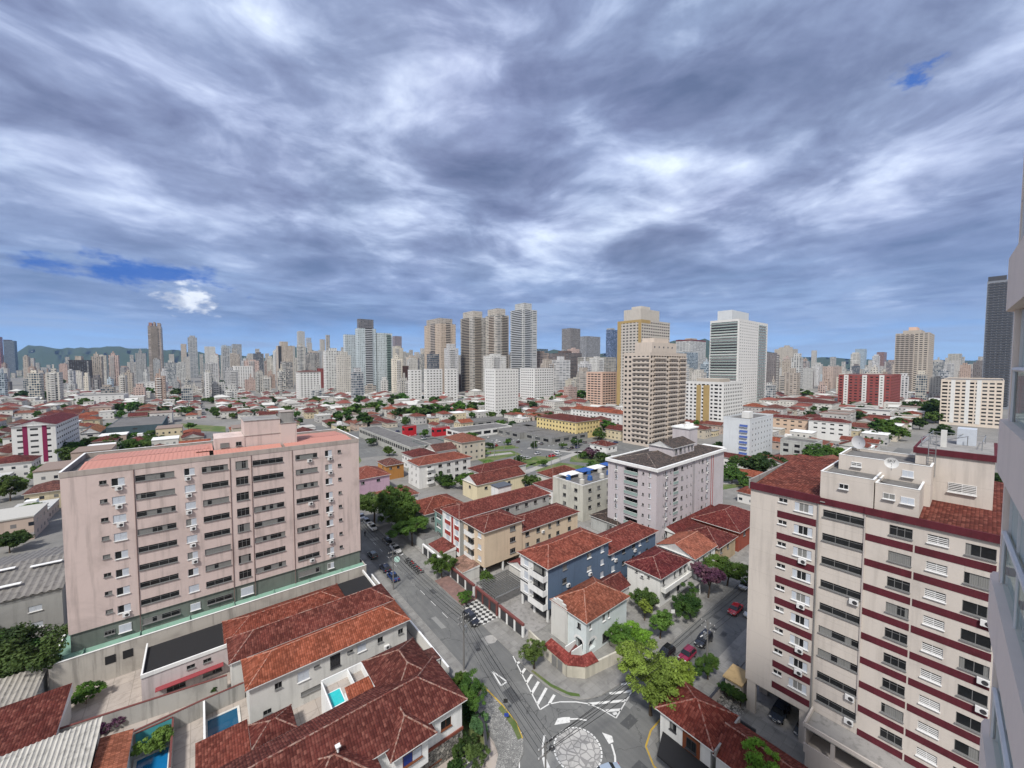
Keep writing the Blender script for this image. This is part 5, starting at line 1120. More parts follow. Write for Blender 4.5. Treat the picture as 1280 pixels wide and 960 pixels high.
for i in range(13):
    zf = 48.9 + 3.25 - 3.25 * i
    if zf < 8: break
    # spandrel follows the slightly rounded slab edge
    pts = [(-3.8, .50), (2.75, .87), (2.95, .83), (3.05, .7), (3.05, -6), (-3.8, -6)]
    mb = MB(); mb.prism(pts, zf - 1.05, zf, OWN); mb.build('balcony_spandrel', t)
    mb = MB(); mb.poly([(-3.6, .38, zf), (2.4, .72, zf), (2.4, .72, zf + 1.0), (-3.6, .38, zf + 1.0)], CG); mb.poly([(2.4, .72, zf), (2.4, -1.2, zf), (2.4, -1.2, zf + 1.0), (2.4, .72, zf + 1.0)], CG); gl = mb.build('balcony_glass', t)
    mb = MB(); mb.prism([(-3.6, .31), (2.36, .65), (2.36, -6), (-3.6, -6)], zf + .002, zf + 2.19, OG); mb.build('balcony_glazing', t); [MB().box(x, x + .06, .30 + (x + 3.6) * .057, .345 + (x + 3.6) * .057, zf + .01, zf + 2.18, WHITEF).build('glazing_frame', t) for x in (-2.4, -1.2, 0, 1.1, 2.3)]
    mb = MB(); mb.tube((-3.6, .38, zf + 1.03), (2.4, .72, zf + 1.03), .045, WHITEF, n=6); mb.tube((2.4, .72, zf + 1.03), (2.4, -1.2, zf + 1.03), .045, WHITEF, n=6)
    for q in ((-1.6, .49), (.4, .6), (2.4, .72)): mb.tube((q[0], q[1], zf), (q[0], q[1], zf + 1.03), .03, WHITEF, n=5)
    mb.build('handrail', t)
    if 1:
        mb = MB(); mb.box(2.0, 2.1, -6, -1.4, zf, zf + 2.1, GLASS); [mb.box(1.96, 2.14, y, y + .07, zf, zf + 2.15, WHITEF) for y in (-1.4, -2.6, -3.8, -5)]; mb.build('sliding_door', t)
occupy(-20, 30, -30, 3)

# ------------------------------------------------------------------ mid-distance blocks: footprints solved from their corners
def fit(xl, xn, xr, ybase, ytop):
    if xn < 250 and xn - xl < xr - xn: xn = xr - min(xn - xl + 1, (xr - xl) * .2)
    u0, v0 = at(xn, ybase)
    rr = ray(xn, ytop); t = math.hypot(u0, v0) / math.hypot(rr.x, rr.y); h = EYE + t * rr.z
    def solve(fn, target, inc):
        a, b = 0.5, 160.0
        for _ in range(50):
            m_ = (a + b) / 2; p = proj(fn(m_)); x = p[0] if p else 1e9 * (1 if inc else -1)
            if (x < target) == inc: a = m_
            else: b = m_
        return (a + b) / 2
    if xn < 250 and u0 < 0:
        L = solve(lambda m_: (u0 - m_, v0, 30), xl, False); D = solve(lambda m_: (u0, v0 + m_, 30), xr, True) if xr > xn + .5 else 14
        return u0 - L, u0, v0, v0 + min(D, 60), h
    L = solve(lambda m_: (u0 + m_, v0, 30), xr, True) if xr > xn + .5 else 12
    D = solve(lambda m_: (u0, v0 + m_, 30), xl, False) if xl < xn - .5 else 12
    return u0, u0 + min(L, 90), v0, v0 + min(D, 90), h
def mid(label, xl, xn, xr, ytop, ybase, wall, sp=3.4, w=1.5, h=1.3, fl=2.95, kind='win', faces=None, cols=None, roof=None, rcol=MAROON, rise=2.0, maxw=100, mats={}, deep=(), name='apartment_building', cat='apartment block', bal=None, par=.8, glass=None, tank=True, z0=2.6, ov=.5):
    u0, u1, v0, v1, H = fit(xl, xn, xr, ybase, ytop); H = max(4.0, H)
    b = Bld(name, label, cat, u0, u1, v0, v1, H, wall, 0.0)
    side = 'E' if (xn < 250 and u1 < 5) else 'W'
    n = max(1, int((H - 1.2) / fl))
    for f in (faces or ('S' + side)):
        span = b.span(f); k = max(1, int(span / sp)); off = (span - (k - 1) * sp) / 2
        for j in range(k):
            a = off + j * sp; dp = 1.0 if (f, j) in deep or (f, '*') in deep else .16
            for i in range(n):
                z = H - 1.9 - i * fl
                if z < z0 - 1.2: break
                b.win(f, a, z, min(w * 1.2, sp * .8) if dp < .5 else sp * .86, h * (1.1 if ybase > 524 else .82) if dp < .5 else fl * .5, kind, frame=DARKF, glass=glass, depth=dp)
    b.finish(near=False, faces='SWEN', mats=mats, maxw=maxw)
    if bal:
        for (f, a0, a1, rm) in bal:
            for i in range(n):
                z = H - 1.9 - i * fl - fl * .32
                if z > 3: b.balcony(f, (a0 + a1) / 2 * b.span(f), z, (a1 - a0) * b.span(f), 1.0, .85, wall, rm)
    if roof: add_roof(b.r, 0, b.L, 0, b.D, H, rise, ov, roof, rcol, WHITE)
    elif par: b.parapet(par, .25, cap=wall)
    LAND.append((label, (xl + xr) / 2, (ytop + ybase) / 2)); return b
W1 = plaster('white_tower_wall', (0.68, 0.68, 0.67), .2); W2 = plaster('cool_white_wall', (0.58, 0.61, 0.64), .2); BG = plaster('sandy_tower_wall', (0.56, 0.49, 0.43), .25); BG2 = plaster('tan_tower_wall', (0.46, 0.41, 0.355), .25)
YE = plaster('mustard_wall', (0.40, 0.29, 0.13), .3); WBE = plaster('greyish_cream_wall', (0.50, 0.47, 0.43), .3); SAL = plaster('salmon_wall', (0.62, 0.44, 0.35), .25); BRN = plaster('chocolate_wall', (0.085, .05, .045), .3); YL = plaster('light_yellow_wall', (0.68, 0.55, 0.27), .3)
RED = plaster('red_brick_wall', (0.27, 0.075, 0.07), .35); DK = plaster('charcoal_wall', (0.07, 0.075, 0.09), .2); GRT = plaster('bluish_grey_tower_wall', (0.22, .24, .28), .2)
b = mid('white five storey flats with magenta stripes and a maroon gable', 12, 72, 97, 530, 578, W1, 4.2, 2.2, .9, roof='gable', rise=2.2, rcol=(0.13, .02, .03))
mb = MB(); [mb.box(b.L * a, b.L * a + 1.6, -.05, -.002, 1, b.h, plain('magenta_stripe', (0.22, .012, .07), .7)) for a in (.24, .68)]; mb.build('magenta_stripe', b.r)
b = mid('beige curved balcony tower in the middle of the view', 779, 811, 857, 442, 559, BG, 3.1, 1.4, 1.2, deep={('S', '*')}, cols=None, maxw=100, bal=[('W', .02, .62, BG), ('S', .10, .40, BG), ('S', .50, .72, BG), ('S', .80, .98, BG)], tank=False)
mb = MB(); mb.box(b.L * .18, b.L * .85, b.D * .2, b.D * .85, b.h, b.h + 7.5, BG); mb.box(b.L * .3, b.L * .7, b.D * .3, b.D * .75, b.h + 7.5, b.h + 10.5, BG); mb.build('penthouse', b.r)
for i in range(5): obj('window', win_joined('win', 1.2, 1.2, WHITEF, GLASS2), b.r, (b.L * (.25 + .12 * i), b.D * .2 - .05, b.h + 4.5))
b = mid('tall white tower with green glass balconies', 886, 921, 959, 400, 511, W1, 6.2, 1.6, 1.4, fl=3.4, faces='S', maxw=100, bal=[('W', .04, .96, GREENGL), ('S', .66, .93, GREENGL)], par=1.4)
mb = MB(); mb.box(b.L * .05, b.L * .6, b.D * .3, b.D * .8, b.h, b.h + 13, W2); mb.build('penthouse', b.r)
mb = MB(); [mb.box(-.05, .02, b.D * .05, b.D * .95, b.h - 2.9 - i * 2.95, b.h - 1.2 - i * 2.95, DK) for i in range(int(b.h / 2.95) - 1)]; mb.build('recessed_glazing', b.r)
b = mid('white flats with a mustard yellow centre strip', 856, 903, 929, 479, 537, W1, 3.3, 1.4, 1.3, deep={('W', 1), ('W', 4)})
mb = MB(); mb.box(-.06, -.002, b.D * .34, b.D * .50, 2, b.h - 2, YE); mb.box(-.06, -.002, b.D * .56, b.D * .68, 2, b.h - 2, YE); mb.build('yellow_strip', b.r)
mb = MB(); mb.box(b.L * .2, b.L * .7, b.D * .2, b.D * .8, b.h, b.h + 3, BG2); mb.build('penthouse', b.r)
b = mid('white flats with a strip of blue balconies', 905, 936, 967, 526, 578, W2, 4.2, .9, .9, faces='S')
for i in range(6): b.balcony('W', b.D * .22, b.h - 3.4 - i * 2.9, b.D * .28, .7, 1.2, W2, plain('blue_balcony', (0.08, .14, .42), .6)) if b.h - 3.4 - i * 2.9 > 2 else None
mb = MB(); mb.box(b.L * .3, b.L * .45, b.D * .3, b.D * .6, b.h, b.h + 3.4, W1); mb.build('water_tank', b.r)
mid('pale yellow three storey flats with a dark red roof', 671, 720, 750, 528, 550, YL, 3.2, 1.1, 1.2, roof='hip', rcol=MAROON, rise=2.6)
mid('long white flats under an orange terracotta roof', 714, 777, 786, 518, 534, W1, 4, 1.3, 1.1, roof='hip', rcol=ORANGE, rise=3)
mid('square white flats with pink downpipes in the middle distance', 606, 619, 648, 462, 521, W1, 3.6, 1.2, 1.2)
mid('left wing of the white slab blocks behind the hedge', 510, 513, 527, 463, 504, W1, 5, 2.0, 1.5, fl=3.5); mid('middle wing of the white slab blocks behind the hedge', 530, 533, 553, 462, 504, W1, 4.6, 2.0, 1.5, fl=3.5); mid('right wing of the white slab blocks behind the hedge', 556, 558, 572, 462, 505, W1, 5, 2.0, 1.5, fl=3.5)
mid('long white slab in the middle, right of the pink downpipe flats', 650, 668, 692, 461, 503, W1, 4.4, 2.0, 1.5, fl=3.4)
b = mid('salmon flats with dark rounded balcony columns', 733, 752, 771, 466, 509, SAL, 5.2, 3.4, 1.7, glass=GLASS2)
b = mid('yellow and white tower with a stepped top', 771, 800, 836, 400, 513, WBE, 4.6, 2.2, 1.7, fl=3.4)
mb = MB(); [mb.box(-.08, -.002, b.D * a, b.D * c_, 3, b.h + .8, YE) for a, c_ in ((.84, 1.0), (0, .12))]; mb.box(-.1, b.L * .3, -.1, -.002, b.h - 3, b.h + .8, YE); mb.box(-.1, -.002, 0, b.D, b.h - 2.0, b.h + .8, YE); mb.build('yellow_frame', b.r)
mb = MB(); mb.box(b.L * .0 + 1, b.L * .65, b.D * .05, b.D * .75, b.h, b.h + 13, WBE); mb.box(b.L * .15, b.L * .45, b.D * .2, b.D * .6, b.h + 13, b.h + 17, WBE); mb.build('penthouse', b.r)
b = mid('red and white striped flats on the right', 1048, 1112, 1126, 470, 512, RED, 4.6, 2.0, 1.6, fl=3.3)
mb = MB(); [mb.box(-.07, .0, b.D * a, b.D * (a + .09), 2, b.h + .7, W1) for a in (.12, .44, .80)]; mb.build('white_strip', b.r)
for j, a in enumerate((.165, .485, .845)):
    for i in range(11):
        if b.h - 2 - i * 3 > 2: obj('window', win_joined('win', 1.6, 1.2, WHITEF, GLASS2), b.r, (-.09, b.D * a, b.h - 2 - i * 3), -math.pi / 2)
b = mid('white and peach flats behind the machine room, far right', 1176, 1252, 1275, 477, 536, plaster('peach_white_wall', (0.66, .58, .50), .25), 3.6, 2.1, 1.2, deep={('W', 4), ('W', 8)})
mb = MB(); [mb.box(-.09, .0, b.D * a, b.D * (a + .07), 2, b.h + .7, W1) for a in (.34, .52, .76)]; mb.build('white_strip', b.r)
b = mid('broad tan tower with rows of dark balconies on the right', 1117, 1158, 1175, 416, 494, BG2, 5.6, 3.0, 1.8, fl=3.5, bal=[('W', .42, .97, BG)])
mb = MB(); mb.box(b.L * .1, b.L * .7, b.D * .25, b.D * .8, b.h, b.h + 6, BG2); mb.box(b.L * .2, b.L * .6, b.D * .4, b.D * .65, b.h + 6, b.h + 12, SAL); mb.build('penthouse', b.r)
b = mid('dark slate tower rising beside the right edge', 1227, 1262, 1276, 350, 512, GRT, 3.6, 2.3, 1.2, bal=[('W', .05, .95, DK)], maxw=100)
mb = MB(); mb.box(.2, b.L, b.D * .35, b.D * .98, b.h, b.h + 6, DK); mb.build('penthouse', b.r)
mid('six storey white flats beyond the lawn, left of the pink block tank', 244, 247, 261, 467, 501, W1, 4, 1.3, 1.2)
mid('white flats with a brown roof box left of the dark trees', 370, 374, 401, 465, 503, W1, 4, 1.6, 1.6, roof='hip', rcol=DULL)
mid('wine red and white flats behind the brown roofed flats', 396, 399, 420, 461, 485, RED, 4, 1.4, 1.2)
mid('pale flats right of the slim tan tower', 291, 294, 316, 458, 488, W1, 4, 1.6, 1.5)
mid('dark chocolate brown flats in front of the teal tower', 491, 494, 511, 458, 493, BRN, 4, 2.2, 1.0)
mid('white long low hall with small windows left of centre', 92, 96, 160, 494, 505, W1, 6, 1.2, 1.0, name='hall', cat='hall')
mid('white flats with balconies at the middle left, before the lawn', 172, 176, 213, 478, 492, W1, 5, 2, 1.2)
mid('peach two storey row on the right', 965, 1009, 1013, 525, 546, plaster('peach_wall', (0.60, .45, .34), .3), 4.5, 1.8, .9, roof='hip', rcol=(0.14, .03, .03)); mid('white two storey row next to the peach row', 1012, 1060, 1066, 529, 553, W1, 4.5, 1.8, .9, roof='hip', rcol=(0.14, .03, .03))
mid('grey boxy house with a large window on the right', 977, 1018, 1030, 556, 580, GREYW, 5, 2, 1.4)
mid('wide dark maroon roof on the right, before the white slabs', 958, 1040, 1052, 505, 514, OFFW, 6, 1.5, 1.0, roof='hip', rcol=MAROON, rise=3.4, name='hall', cat='hall')
mid('long white flat warehouse in front of the red and white flats', 1052, 1112, 1120, 516, 525, W1, 7, 2, 1.0, name='warehouse', cat='warehouse')
mid('white roofed low bus shed beside the square', 556, 575, 640, 541, 549, W1, 8, 5, 2.0, name='shed', cat='shed', z0=1, par=.3)
mid('grey roofed long market shed by the avenue', 448, 513, 540, 560, 574, plaster('shed_grey', (0.40, .40, .38), .4), 3.2, 2.4, 1.8, name='market_hall', cat='hall', z0=1, par=.3)
mid('dark green and blue walled hall by the avenue', 514, 532, 562, 558, 571, plaster('bottle_green', (0.05, .10, .09), .3), 30, 6, 1.8, name='hall', cat='hall', par=.3)
mid('red shop front at the crossing, left one', 502, 506, 520, 534, 546, plaster('shop_red', (0.45, .02, .03), .3), 5, 3, 1.6, name='shop', cat='shop', par=.2); mid('red shop front at the crossing, right one', 539, 543, 562, 536, 546, plaster('shop_red', (0.45, .02, .03), .3), 5, 3, 1.6, name='shop', cat='shop', par=.2)
for k, (xl, xn, xr, yt, yb) in enumerate(((620, 650, 690, 543, 549), (655, 690, 735, 550, 556), (640, 660, 720, 534, 540), (570, 585, 635, 529, 535))):
    b = mid(['grey sheet canopy at the left of the square', 'grey sheet canopy nearest the square', 'brown sheet roof behind the square canopies', 'pale long roof left of the square canopies'][k], xl, xn, xr, yt, yb, plaster('sheet_wall', (0.25, .25, .245), .6), 8, 4, 1.6, name='canopy_hall', cat='market hall', par=.25, z0=1)
mid('small white house with a maroon roof at the corner of the square', 738, 758, 772, 558, 567, W1, 4, 1.2, 1, roof='hip', name='house', cat='house')
mid('white flats with red roofs left of the lawn', 0, 40, 43, 545, 560, W1, 4, 1.4, 1, roof='hip', name='house', cat='house')
mid('dark navy tiled court wall behind the left trees', 130, 175, 222, 530, 545, plaster('teal_net', (0.07, .11, .13), .4), 40, 2, 1, name='sports_court', cat='sports court', par=.1)
mid('orange gabled hall behind the left trees', 98, 125, 131, 540, 553, OFFW, 8, 2, 1, roof='gable', rcol=(0.40, .17, .08), name='hall', cat='hall', rise=3)

# ------------------------------------------------------------------ towers of the skyline
def tower(label, xl, xn, xr, ytop, ybase, color, style, tops=(), fins=(), bands=None, land=True, name='tower'):
    u0, u1, v0, v1, H = fit(xl, xn, xr, ybase, ytop); t = thing(name, label, 'tower', (u0, v0, 0), 0, None); L, D = u1 - u0, v1 - v0
    occupy(u0, u1, v0, v1, 6)
    w_ = MB().box(0, L, 0, D, 0, H, FARM[style], 'b').build('wall', t); w_.color = (*color, 1)
    for (a, b_, c_, d_, hh, col2) in tops:
        q = MB().box(L * a, L * b_, D * c_, D * d_, H, H + hh, FARM[0], 'b').build('penthouse', t); q.color = (*(col2 or color), 1)
    for (f, a, b_, m, dep) in fins:     # projecting balcony stacks
        mb = MB(); z = 4.0; x0, x1 = (L * a, L * b_) if f == 'S' else (D * a, D * b_)
        while z < H - 2:
            if f == 'S': mb.box(x0, x1, -dep, -.002, z, z + 1.15, m); mb.box(x0 + .2, x1 - .2, -.12, -.002, z + 1.15, z + 2.8, GLASS2)
            else: mb.box(-dep, -.002, x0, x1, z, z + 1.15, m); mb.box(-.12, -.002, x0 + .2, x1 - .2, z + 1.15, z + 2.8, GLASS2)
            z += 3.05
        mb.build('balcony_stack', t)
    if land: LAND.append((label, (xl + xr) / 2, (ytop + ybase) / 2))
    return t
CW = (0.60, 0.60, 0.585); CB = (0.50, 0.44, 0.38); CG_ = (0.40, .41, .42); CBL = (0.44, 0.52, 0.58); TAN = (0.50, .42, .35); DB = (0.09, .06, .055)
tower('dark glazed block with thin white edges on the left', 86, 89, 116, 450, 484, (0.05, .045, .05), 3, [(.3, .6, .2, .8, 9, CB)], [('S', .0, .04, W1, 1), ('S', .94, 1, W1, 1)])
tower('slim tan tower standing alone on the left skyline', 187, 190, 208, 408, 479, (0.42, .34, .29), 2, [(.05, .3, .2, .8, 10, (0.42, .24, .2)), (.4, .55, .2, .8, 12, None), (.7, .95, .2, .8, 10, None)], [('S', .2, .75, BG, 1.6)])
tower('orange red office block cut by the left edge', -20, -18, 5.5, 421, 468, (0.62, .09, .035), 4); tower('dark glass office block with white bands at the left edge', 6, 8, 23, 426, 466, (0.10, .13, .18), 2, [(0, .6, 0, 1, 6, DB)])
tower('beige twin tower, lower left part, left skyline', 227, 229, 236, 430, 470, CB, 0); tower('grey beige tower right of the slim tan tower', 236, 238, 251, 422, 472, CG_, 2, [(.2, .8, .2, .8, 8, None)])
tower('white stepped tower on the left skyline', 255, 257, 270, 433, 470, CW, 0); tower('pale blue tower on the left skyline', 276, 278, 290, 432, 468, CBL, 2, [(.1, .5, .2, .8, 4, None)]); tower('grey tower touching the pale blue tower', 290, 292, 303, 430, 470, CG_, 3)
tower('beige stepped tower on the skyline above the pink block tank', 346, 349, 367, 432, 484, CB, 0, [(.2, .7, .2, .8, 10, None)], [('S', .0, .2, DK, .8)])
tower('slender cream tower with a thin top', 371, 374, 382, 414, 462, (0.55, .52, .46), 0, [(.2, .7, .2, .8, 6, None)]); tower('white tower beside the slender cream tower', 382, 384, 391, 422, 460, CW, 2); tower('dark blue glass tower with a white left edge', 390, 393, 408, 422, 455, (0.06, .09, .16), 4, [(0, 1, 0, 1, 4, (0.3, .05, .05))], [('S', .0, .12, W1, 1)])
tower('left wing of the big pale blue tower', 430, 433, 446, 418, 493, (0.52, .58, .61), 0); t = tower('big pale blue and white tower with a grey top left of centre', 445, 449, 471, 410, 494, (0.50, .57, .60), 0, [(.08, .9, .2, .8, 16, (0.18, .18, .2))], [('S', .38, .78, W2, 1.4)]); tower('right wing of the big pale blue tower', 470, 473, 491, 416, 493, (0.53, .59, .61), 0, [], [('S', .62, .9, GREENGL, 1.2)])
tower('brown tower behind the big pale blue tower', 491, 494, 504, 420, 462, (0.28, .17, .13), 2); tower('teal glass flank tower', 504, 507, 520, 415, 455, (0.10, .22, .25), 4, [(0, .4, 0, 1, -1, None)])
tower('tan tower with cream bands left of the twin towers', 531, 551, 570, 404, 492, (0.53, .44, .36), 0, [(.05, .9, .1, .9, 10, (0.42, .38, .34))], [('W', .3, .6, BG, 1.2), ('S', .35, .65, BG, 1.2)])
tower('left one of the grey beige twin towers', 576, 592, 608, 396, 490, (0.50, .465, .42), 2, [(.1, .8, .1, .9, 12, None)], [('W', .3, .9, BG2, 1.4), ('S', .1, .6, BG2, 1.4)]); tower('right one of the grey beige twin towers', 607, 622, 636, 393, 491, (0.52, .48, .43), 2, [(.1, .8, .1, .9, 12, None)], [('W', .3, .7, BG, 1.4), ('S', .4, .9, BG2, 1.4)])
tower('tall rounded pale tower right of the twin towers', 638, 654, 671, 386, 494, (0.50, .51, .51), 2, [(.15, .7, .1, .8, 11, None)], [('W', .1, .9, W2, 1.5), ('S', .1, .5, W2, 1.5)])
tower('brown tower right of the tall rounded tower', 702, 713, 725, 410, 470, (0.20, .17, .15), 2); tower('grey lower tower attached to the brown tower', 725, 733, 750, 420, 474, (0.30, .30, .31), 3)
tower('dark brown broad block in front of the brown tower', 685, 706, 727, 441, 486, (0.14, .10, .09), 2, [(.2, .6, .2, .6, 5, None)]); tower('teal block left of the dark brown broad block', 659, 672, 685, 436, 480, (0.10, .17, .20), 4)
tower('beige banded block behind the salmon flats', 722, 745, 770, 446, 488, (0.40, .37, .32), 2); tower('blue glass edged tower left of the yellow tower', 757, 763, 771, 412, 480, (0.10, .17, .38), 4, [(0, .6, 0, .9, 4, CG_)])
tower('white block with a maroon roof storey', 844, 862, 886, 426, 480, CW, 2, [(0, 1, 0, 1, 4, (0.16, .03, .03)), (.3, .7, .3, .7, 9, BG and CB)]); tower('pale blue low tower under the maroon roof storey block', 848, 858, 872, 440, 485, CBL, 4)
tower('cream castle like block on the right skyline', 967, 990, 1035, 436, 468, (0.50, .45, .38), 0, [(.1, .25, .2, .8, 8, None), (.4, .7, .2, .8, 12, None), (.42, .5, .3, .6, 22, None)]); tower('long white slab on the right', 967, 1000, 1028, 460, 488, CW, 0)
tower('pink beige block right of the long white slab', 1028, 1040, 1052, 458, 486, (0.50, .40, .35), 0); tower('pale round blue block on the right skyline', 1068, 1080, 1093, 436, 464, CBL, 2); tower('brown and salmon tower on the right skyline', 1095, 1104, 1111, 440, 468, (0.30, .17, .14), 3); tower('cream block right of the broad tan tower', 1184, 1200, 1226, 442, 472, (0.48, .45, .38), 2)
tower('narrow white block right of the broad tan tower', 1173, 1178, 1184, 452, 478, CW, 0)

# ------------------------------------------------------------------ generic skyline further out
SK = []
def profile(x):
    pts = [(-20, 455), (60, 453), (130, 450), (210, 449), (260, 441), (330, 442), (400, 432), (450, 436), (520, 434), (600, 440), (700, 440), (800, 442), (900, 446), (960, 442), (1000, 448), (1060, 448), (1100, 452), (1200, 452), (1300, 450)]
    for (a, p), (c_, q) in zip(pts, pts[1:]):
        if a <= x <= c_: return p + (q - p) * (x - a) / (c_ - a)
    return 450
rs = random.Random(21)
PAL = [CW, CW, (0.52, .50, .46), CB, (0.45, .40, .35), CG_, (0.55, .55, .56), (0.42, .32, .27), (0.50, .38, .34), CBL, (0.22, .20, .20), (0.62, .58, .50)]
for d in (620, 720, 830, 960, 1120, 1300, 1550, 1850, 2250):
    x = -30 + rs.random() * 20
    while x < 1300:
        wpx = rs.uniform(13, 30) / d * F * 1.25
        yb = HOR + F * EYE / d; dens = .62 if x < 760 else .5 if x < 950 else .8
        if rs.random() < dens and not (x < 345 and d < 900) and not (x > 1000 and d < 800):
            near_cut = max(0, (900 - d) / 900)
            yt = profile(x) + rs.choice((-6, 0, 3, 6, 9, 12, 16)) + near_cut * 14 + (rs.random() < .1) * -8
            if 655 < x < 1060: yt += 4
            if yb - yt > 6: SK.append((x, x + wpx, yt, yb, d))
        x += wpx + rs.uniform(1, 10) * 600 / d
for d in (520, 570, 640, 700, 770, 850):
    x = -20.0
    while x < 1180:
        wpx = rs.uniform(12, 26) / d * F
        if rs.random() < (.5 if x > 960 else .34 if x < 520 else .2):
            yb = HOR + F * EYE / d; SK.append((x, x + wpx, yb - rs.uniform(14, 42) / d * F, yb, d - .5))
        x += wpx + rs.uniform(2, 22)
sky_stuff = MB(); kept = 0
FARS = [far_mat('skyline_cream', 3.2, 3.0, .45, .42), far_mat('skyline_banded', 8, 3.0, .8, .45)]
SK.sort(key=lambda s_: s_[4])
for i, (xl, xr, yt, yb, d) in enumerate(SK):
    xn = xl + (xr - xl) * max(.08, min(.9, (xl - 250) / 990))
    u0, u1, v0, v1, H = fit(xl, xn, xr, yb, yt)
    if xn < 250: v1 = min(v1, v0 + 18)
    v1 = min(v1, v0 + 40); u1 = min(u1, u0 + 45)
    if not free(u0 - 1, u1 + 1, v0 - 1, v1 + 1): continue
    occupy(u0, u1, v0, v1, 3); kq = rs.uniform(.85, 1.2); col = tuple(c_ * kq for c_ in rs.choice(PAL)); H = max(H, 12)
    if kept < 298 :
        kept += 1; t = thing('tower', None, 'tower', (u0, v0, 0)); L, D = u1 - u0, v1 - v0; st = rs.randrange(5) if rs.random() < .8 else 0
        w_ = MB().box(0, L, 0, D, 0, H, FARM[st], 'b').build('wall', t); w_.color = (*col, 1); a = rs.uniform(.1, .35); e_ = rs.uniform(.55, .9)
        q = MB().box(L * a, L * e_, D * a, D * e_, H, H + rs.uniform(2.5, 7), FARM[0], 'b').build('penthouse', t); q.color = (*col, 1)
        if rs.random() < .35: q = MB().box(L * .4, L * .52, D * .4, D * .52, H + 2.4, H + rs.uniform(8, 12), FARM[0], 'b').build('water_tank', t); q.color = (*col, 1)
        if rs.random() < .45:
            mb = MB(); z = 5.0; e0 = rs.uniform(.05, .4); e1 = e0 + rs.uniform(.25, .5)
            while z < H - 2: mb.box(L * e0, L * e1, -1.3, -.002, z, z + 1.1, W1); z += 3.05
            mb.build('balcony_stack', t)
        hue = 'dark' if sum(col) < .8 else 'pale blue' if col[2] > col[0] * 1.1 else 'white' if min(col) > .5 else 'pinkish' if col[0] > col[1] * 1.22 else 'grey' if abs(col[0] - col[2]) < .06 else 'beige'
        size = 'tall' if H > 75 else 'low' if H < 38 else 'mid-height'
        AUTO.append((t, f'{size} {hue} far block'))
    else: sky_stuff.box(u0, u1, v0, v1, 0, H, FARS[i % 2], 'b')
if sky_stuff.v: o = stuff(sky_stuff.build('distant_skyline')); o.color = (0.5, .48, .45, 1); tag(o, 'mass of the most distant pale blocks along the horizon', 'buildings')

# ------------------------------------------------------------------ low houses filling the blocks
HP = []
for k, (L, D, h) in enumerate(((10, 13, 6.2), (8.5, 16, 4.2), (12, 12, 6.5), (9, 14, 3.6), (14, 18, 9.5))):
    for kind in ('hip', 'gable', 'flat', 'flat'):
        wl_ = MB().box(0, L, 0, D, 0, h, HOUSEM, 'b').mesh('wall')
        if kind == 'flat':
            rb_ = MB(); fm = (FC, GREYC, WHITE, plain('light_sheet', (0.50, .50, .49), .7), plain('rust_sheet', (0.25, .19, .16), .8))[k]
            rb_.box(-.2, L + .2, -.2, D + .2, h, h + .35, fm)
            if k % 2: rb_.box(L * .3, L * .6, D * .5, D * .7, h + .35, h + 2.3, WHITE)
            rm_ = rb_.mesh('roof')
        else:
            q, _ = roof_mesh(0, L, 0, D, h, min(L, D) * .2, .5, kind, None, OFFW); rm_ = q.mesh('roof')
        HP.append((L, D, h, kind, wl_, rm_))
def hidden(p):
    q = proj(p)
    if q is None: return True
    x, y, f = q
    if x < -15 or x > 1235 or y > 1000: return True
    if 82 < x < 447 and p[1] > 106 and y > 598 - .13 * (x - 78) + 4: return True
    if x > 945 and p[0] > 84 and y > 612 + .22 * (x - 945): return True
    if 768 < x < 905 and p[0] > 100 and 592 < y < 690 and p[1] > 60: return True
    return False
def road_zone(u, v):
    if 31 < u < 43 and v < 262: return True
    if 26 < v < 37: return True
    if 112 < v < 122 and u < 41: return True
    q = proj((u, v, 0))
    if q:
        x, y, f = q
        if 585 < x < 772 and 552 < y < 604: return True
        if 430 < x < 640 and 538 < y < 562: return True
        if 640 < x < 760 and 540 < y < 560 and rs.random() < .8: return True
        if 200 < x < 330 and 524 < y < 545: return True
        if 835 < x < 945 and 585 < y < 625: return True
    return False
cand = []
u = -640
while u < 900:
    v = 39
    while v < 1040:
        if (u + 682) % 62 > 9 and v % 95 > 10:
            uu, vv = u + rs.uniform(-1.2, 1.2), v + rs.uniform(-1.5, 1.5); f = uu * FW.x + vv * FW.y
            if 92 < f < (640 if uu > 60 else 1000) and not hidden((uu + 5, vv + 5, 6)) and not road_zone(uu + 5, vv + 6): cand.append((f, uu, vv))
        v += 16.5
    u += 12.6
cand.sort(); hs = MB(); n_h = 0
RC_ = [MAROON, (0.16, .04, .032), (0.13, .028, .026), BRICK, (0.19, .055, .04), DULL, ORANGE, (0.24, .09, .06)]
RCN = ['dark maroon', 'maroon', 'deep maroon', 'brick red', 'red brown', 'dull brown', 'orange', 'clay coloured']
WC_ = [(0.62, .61, .58), (0.66, .655, .64), (0.55, .50, .42), (0.48, .47, .46), (0.60, .52, .36), (0.50, .40, .34)]
HST = [plain('far_roof_' + str(i), c_, .9) for i, c_ in enumerate(((0.13, .035, .03), (0.2, .06, .045), (0.36, .35, .33), (0.55, .55, .53), (0.17, .06, .05)))]
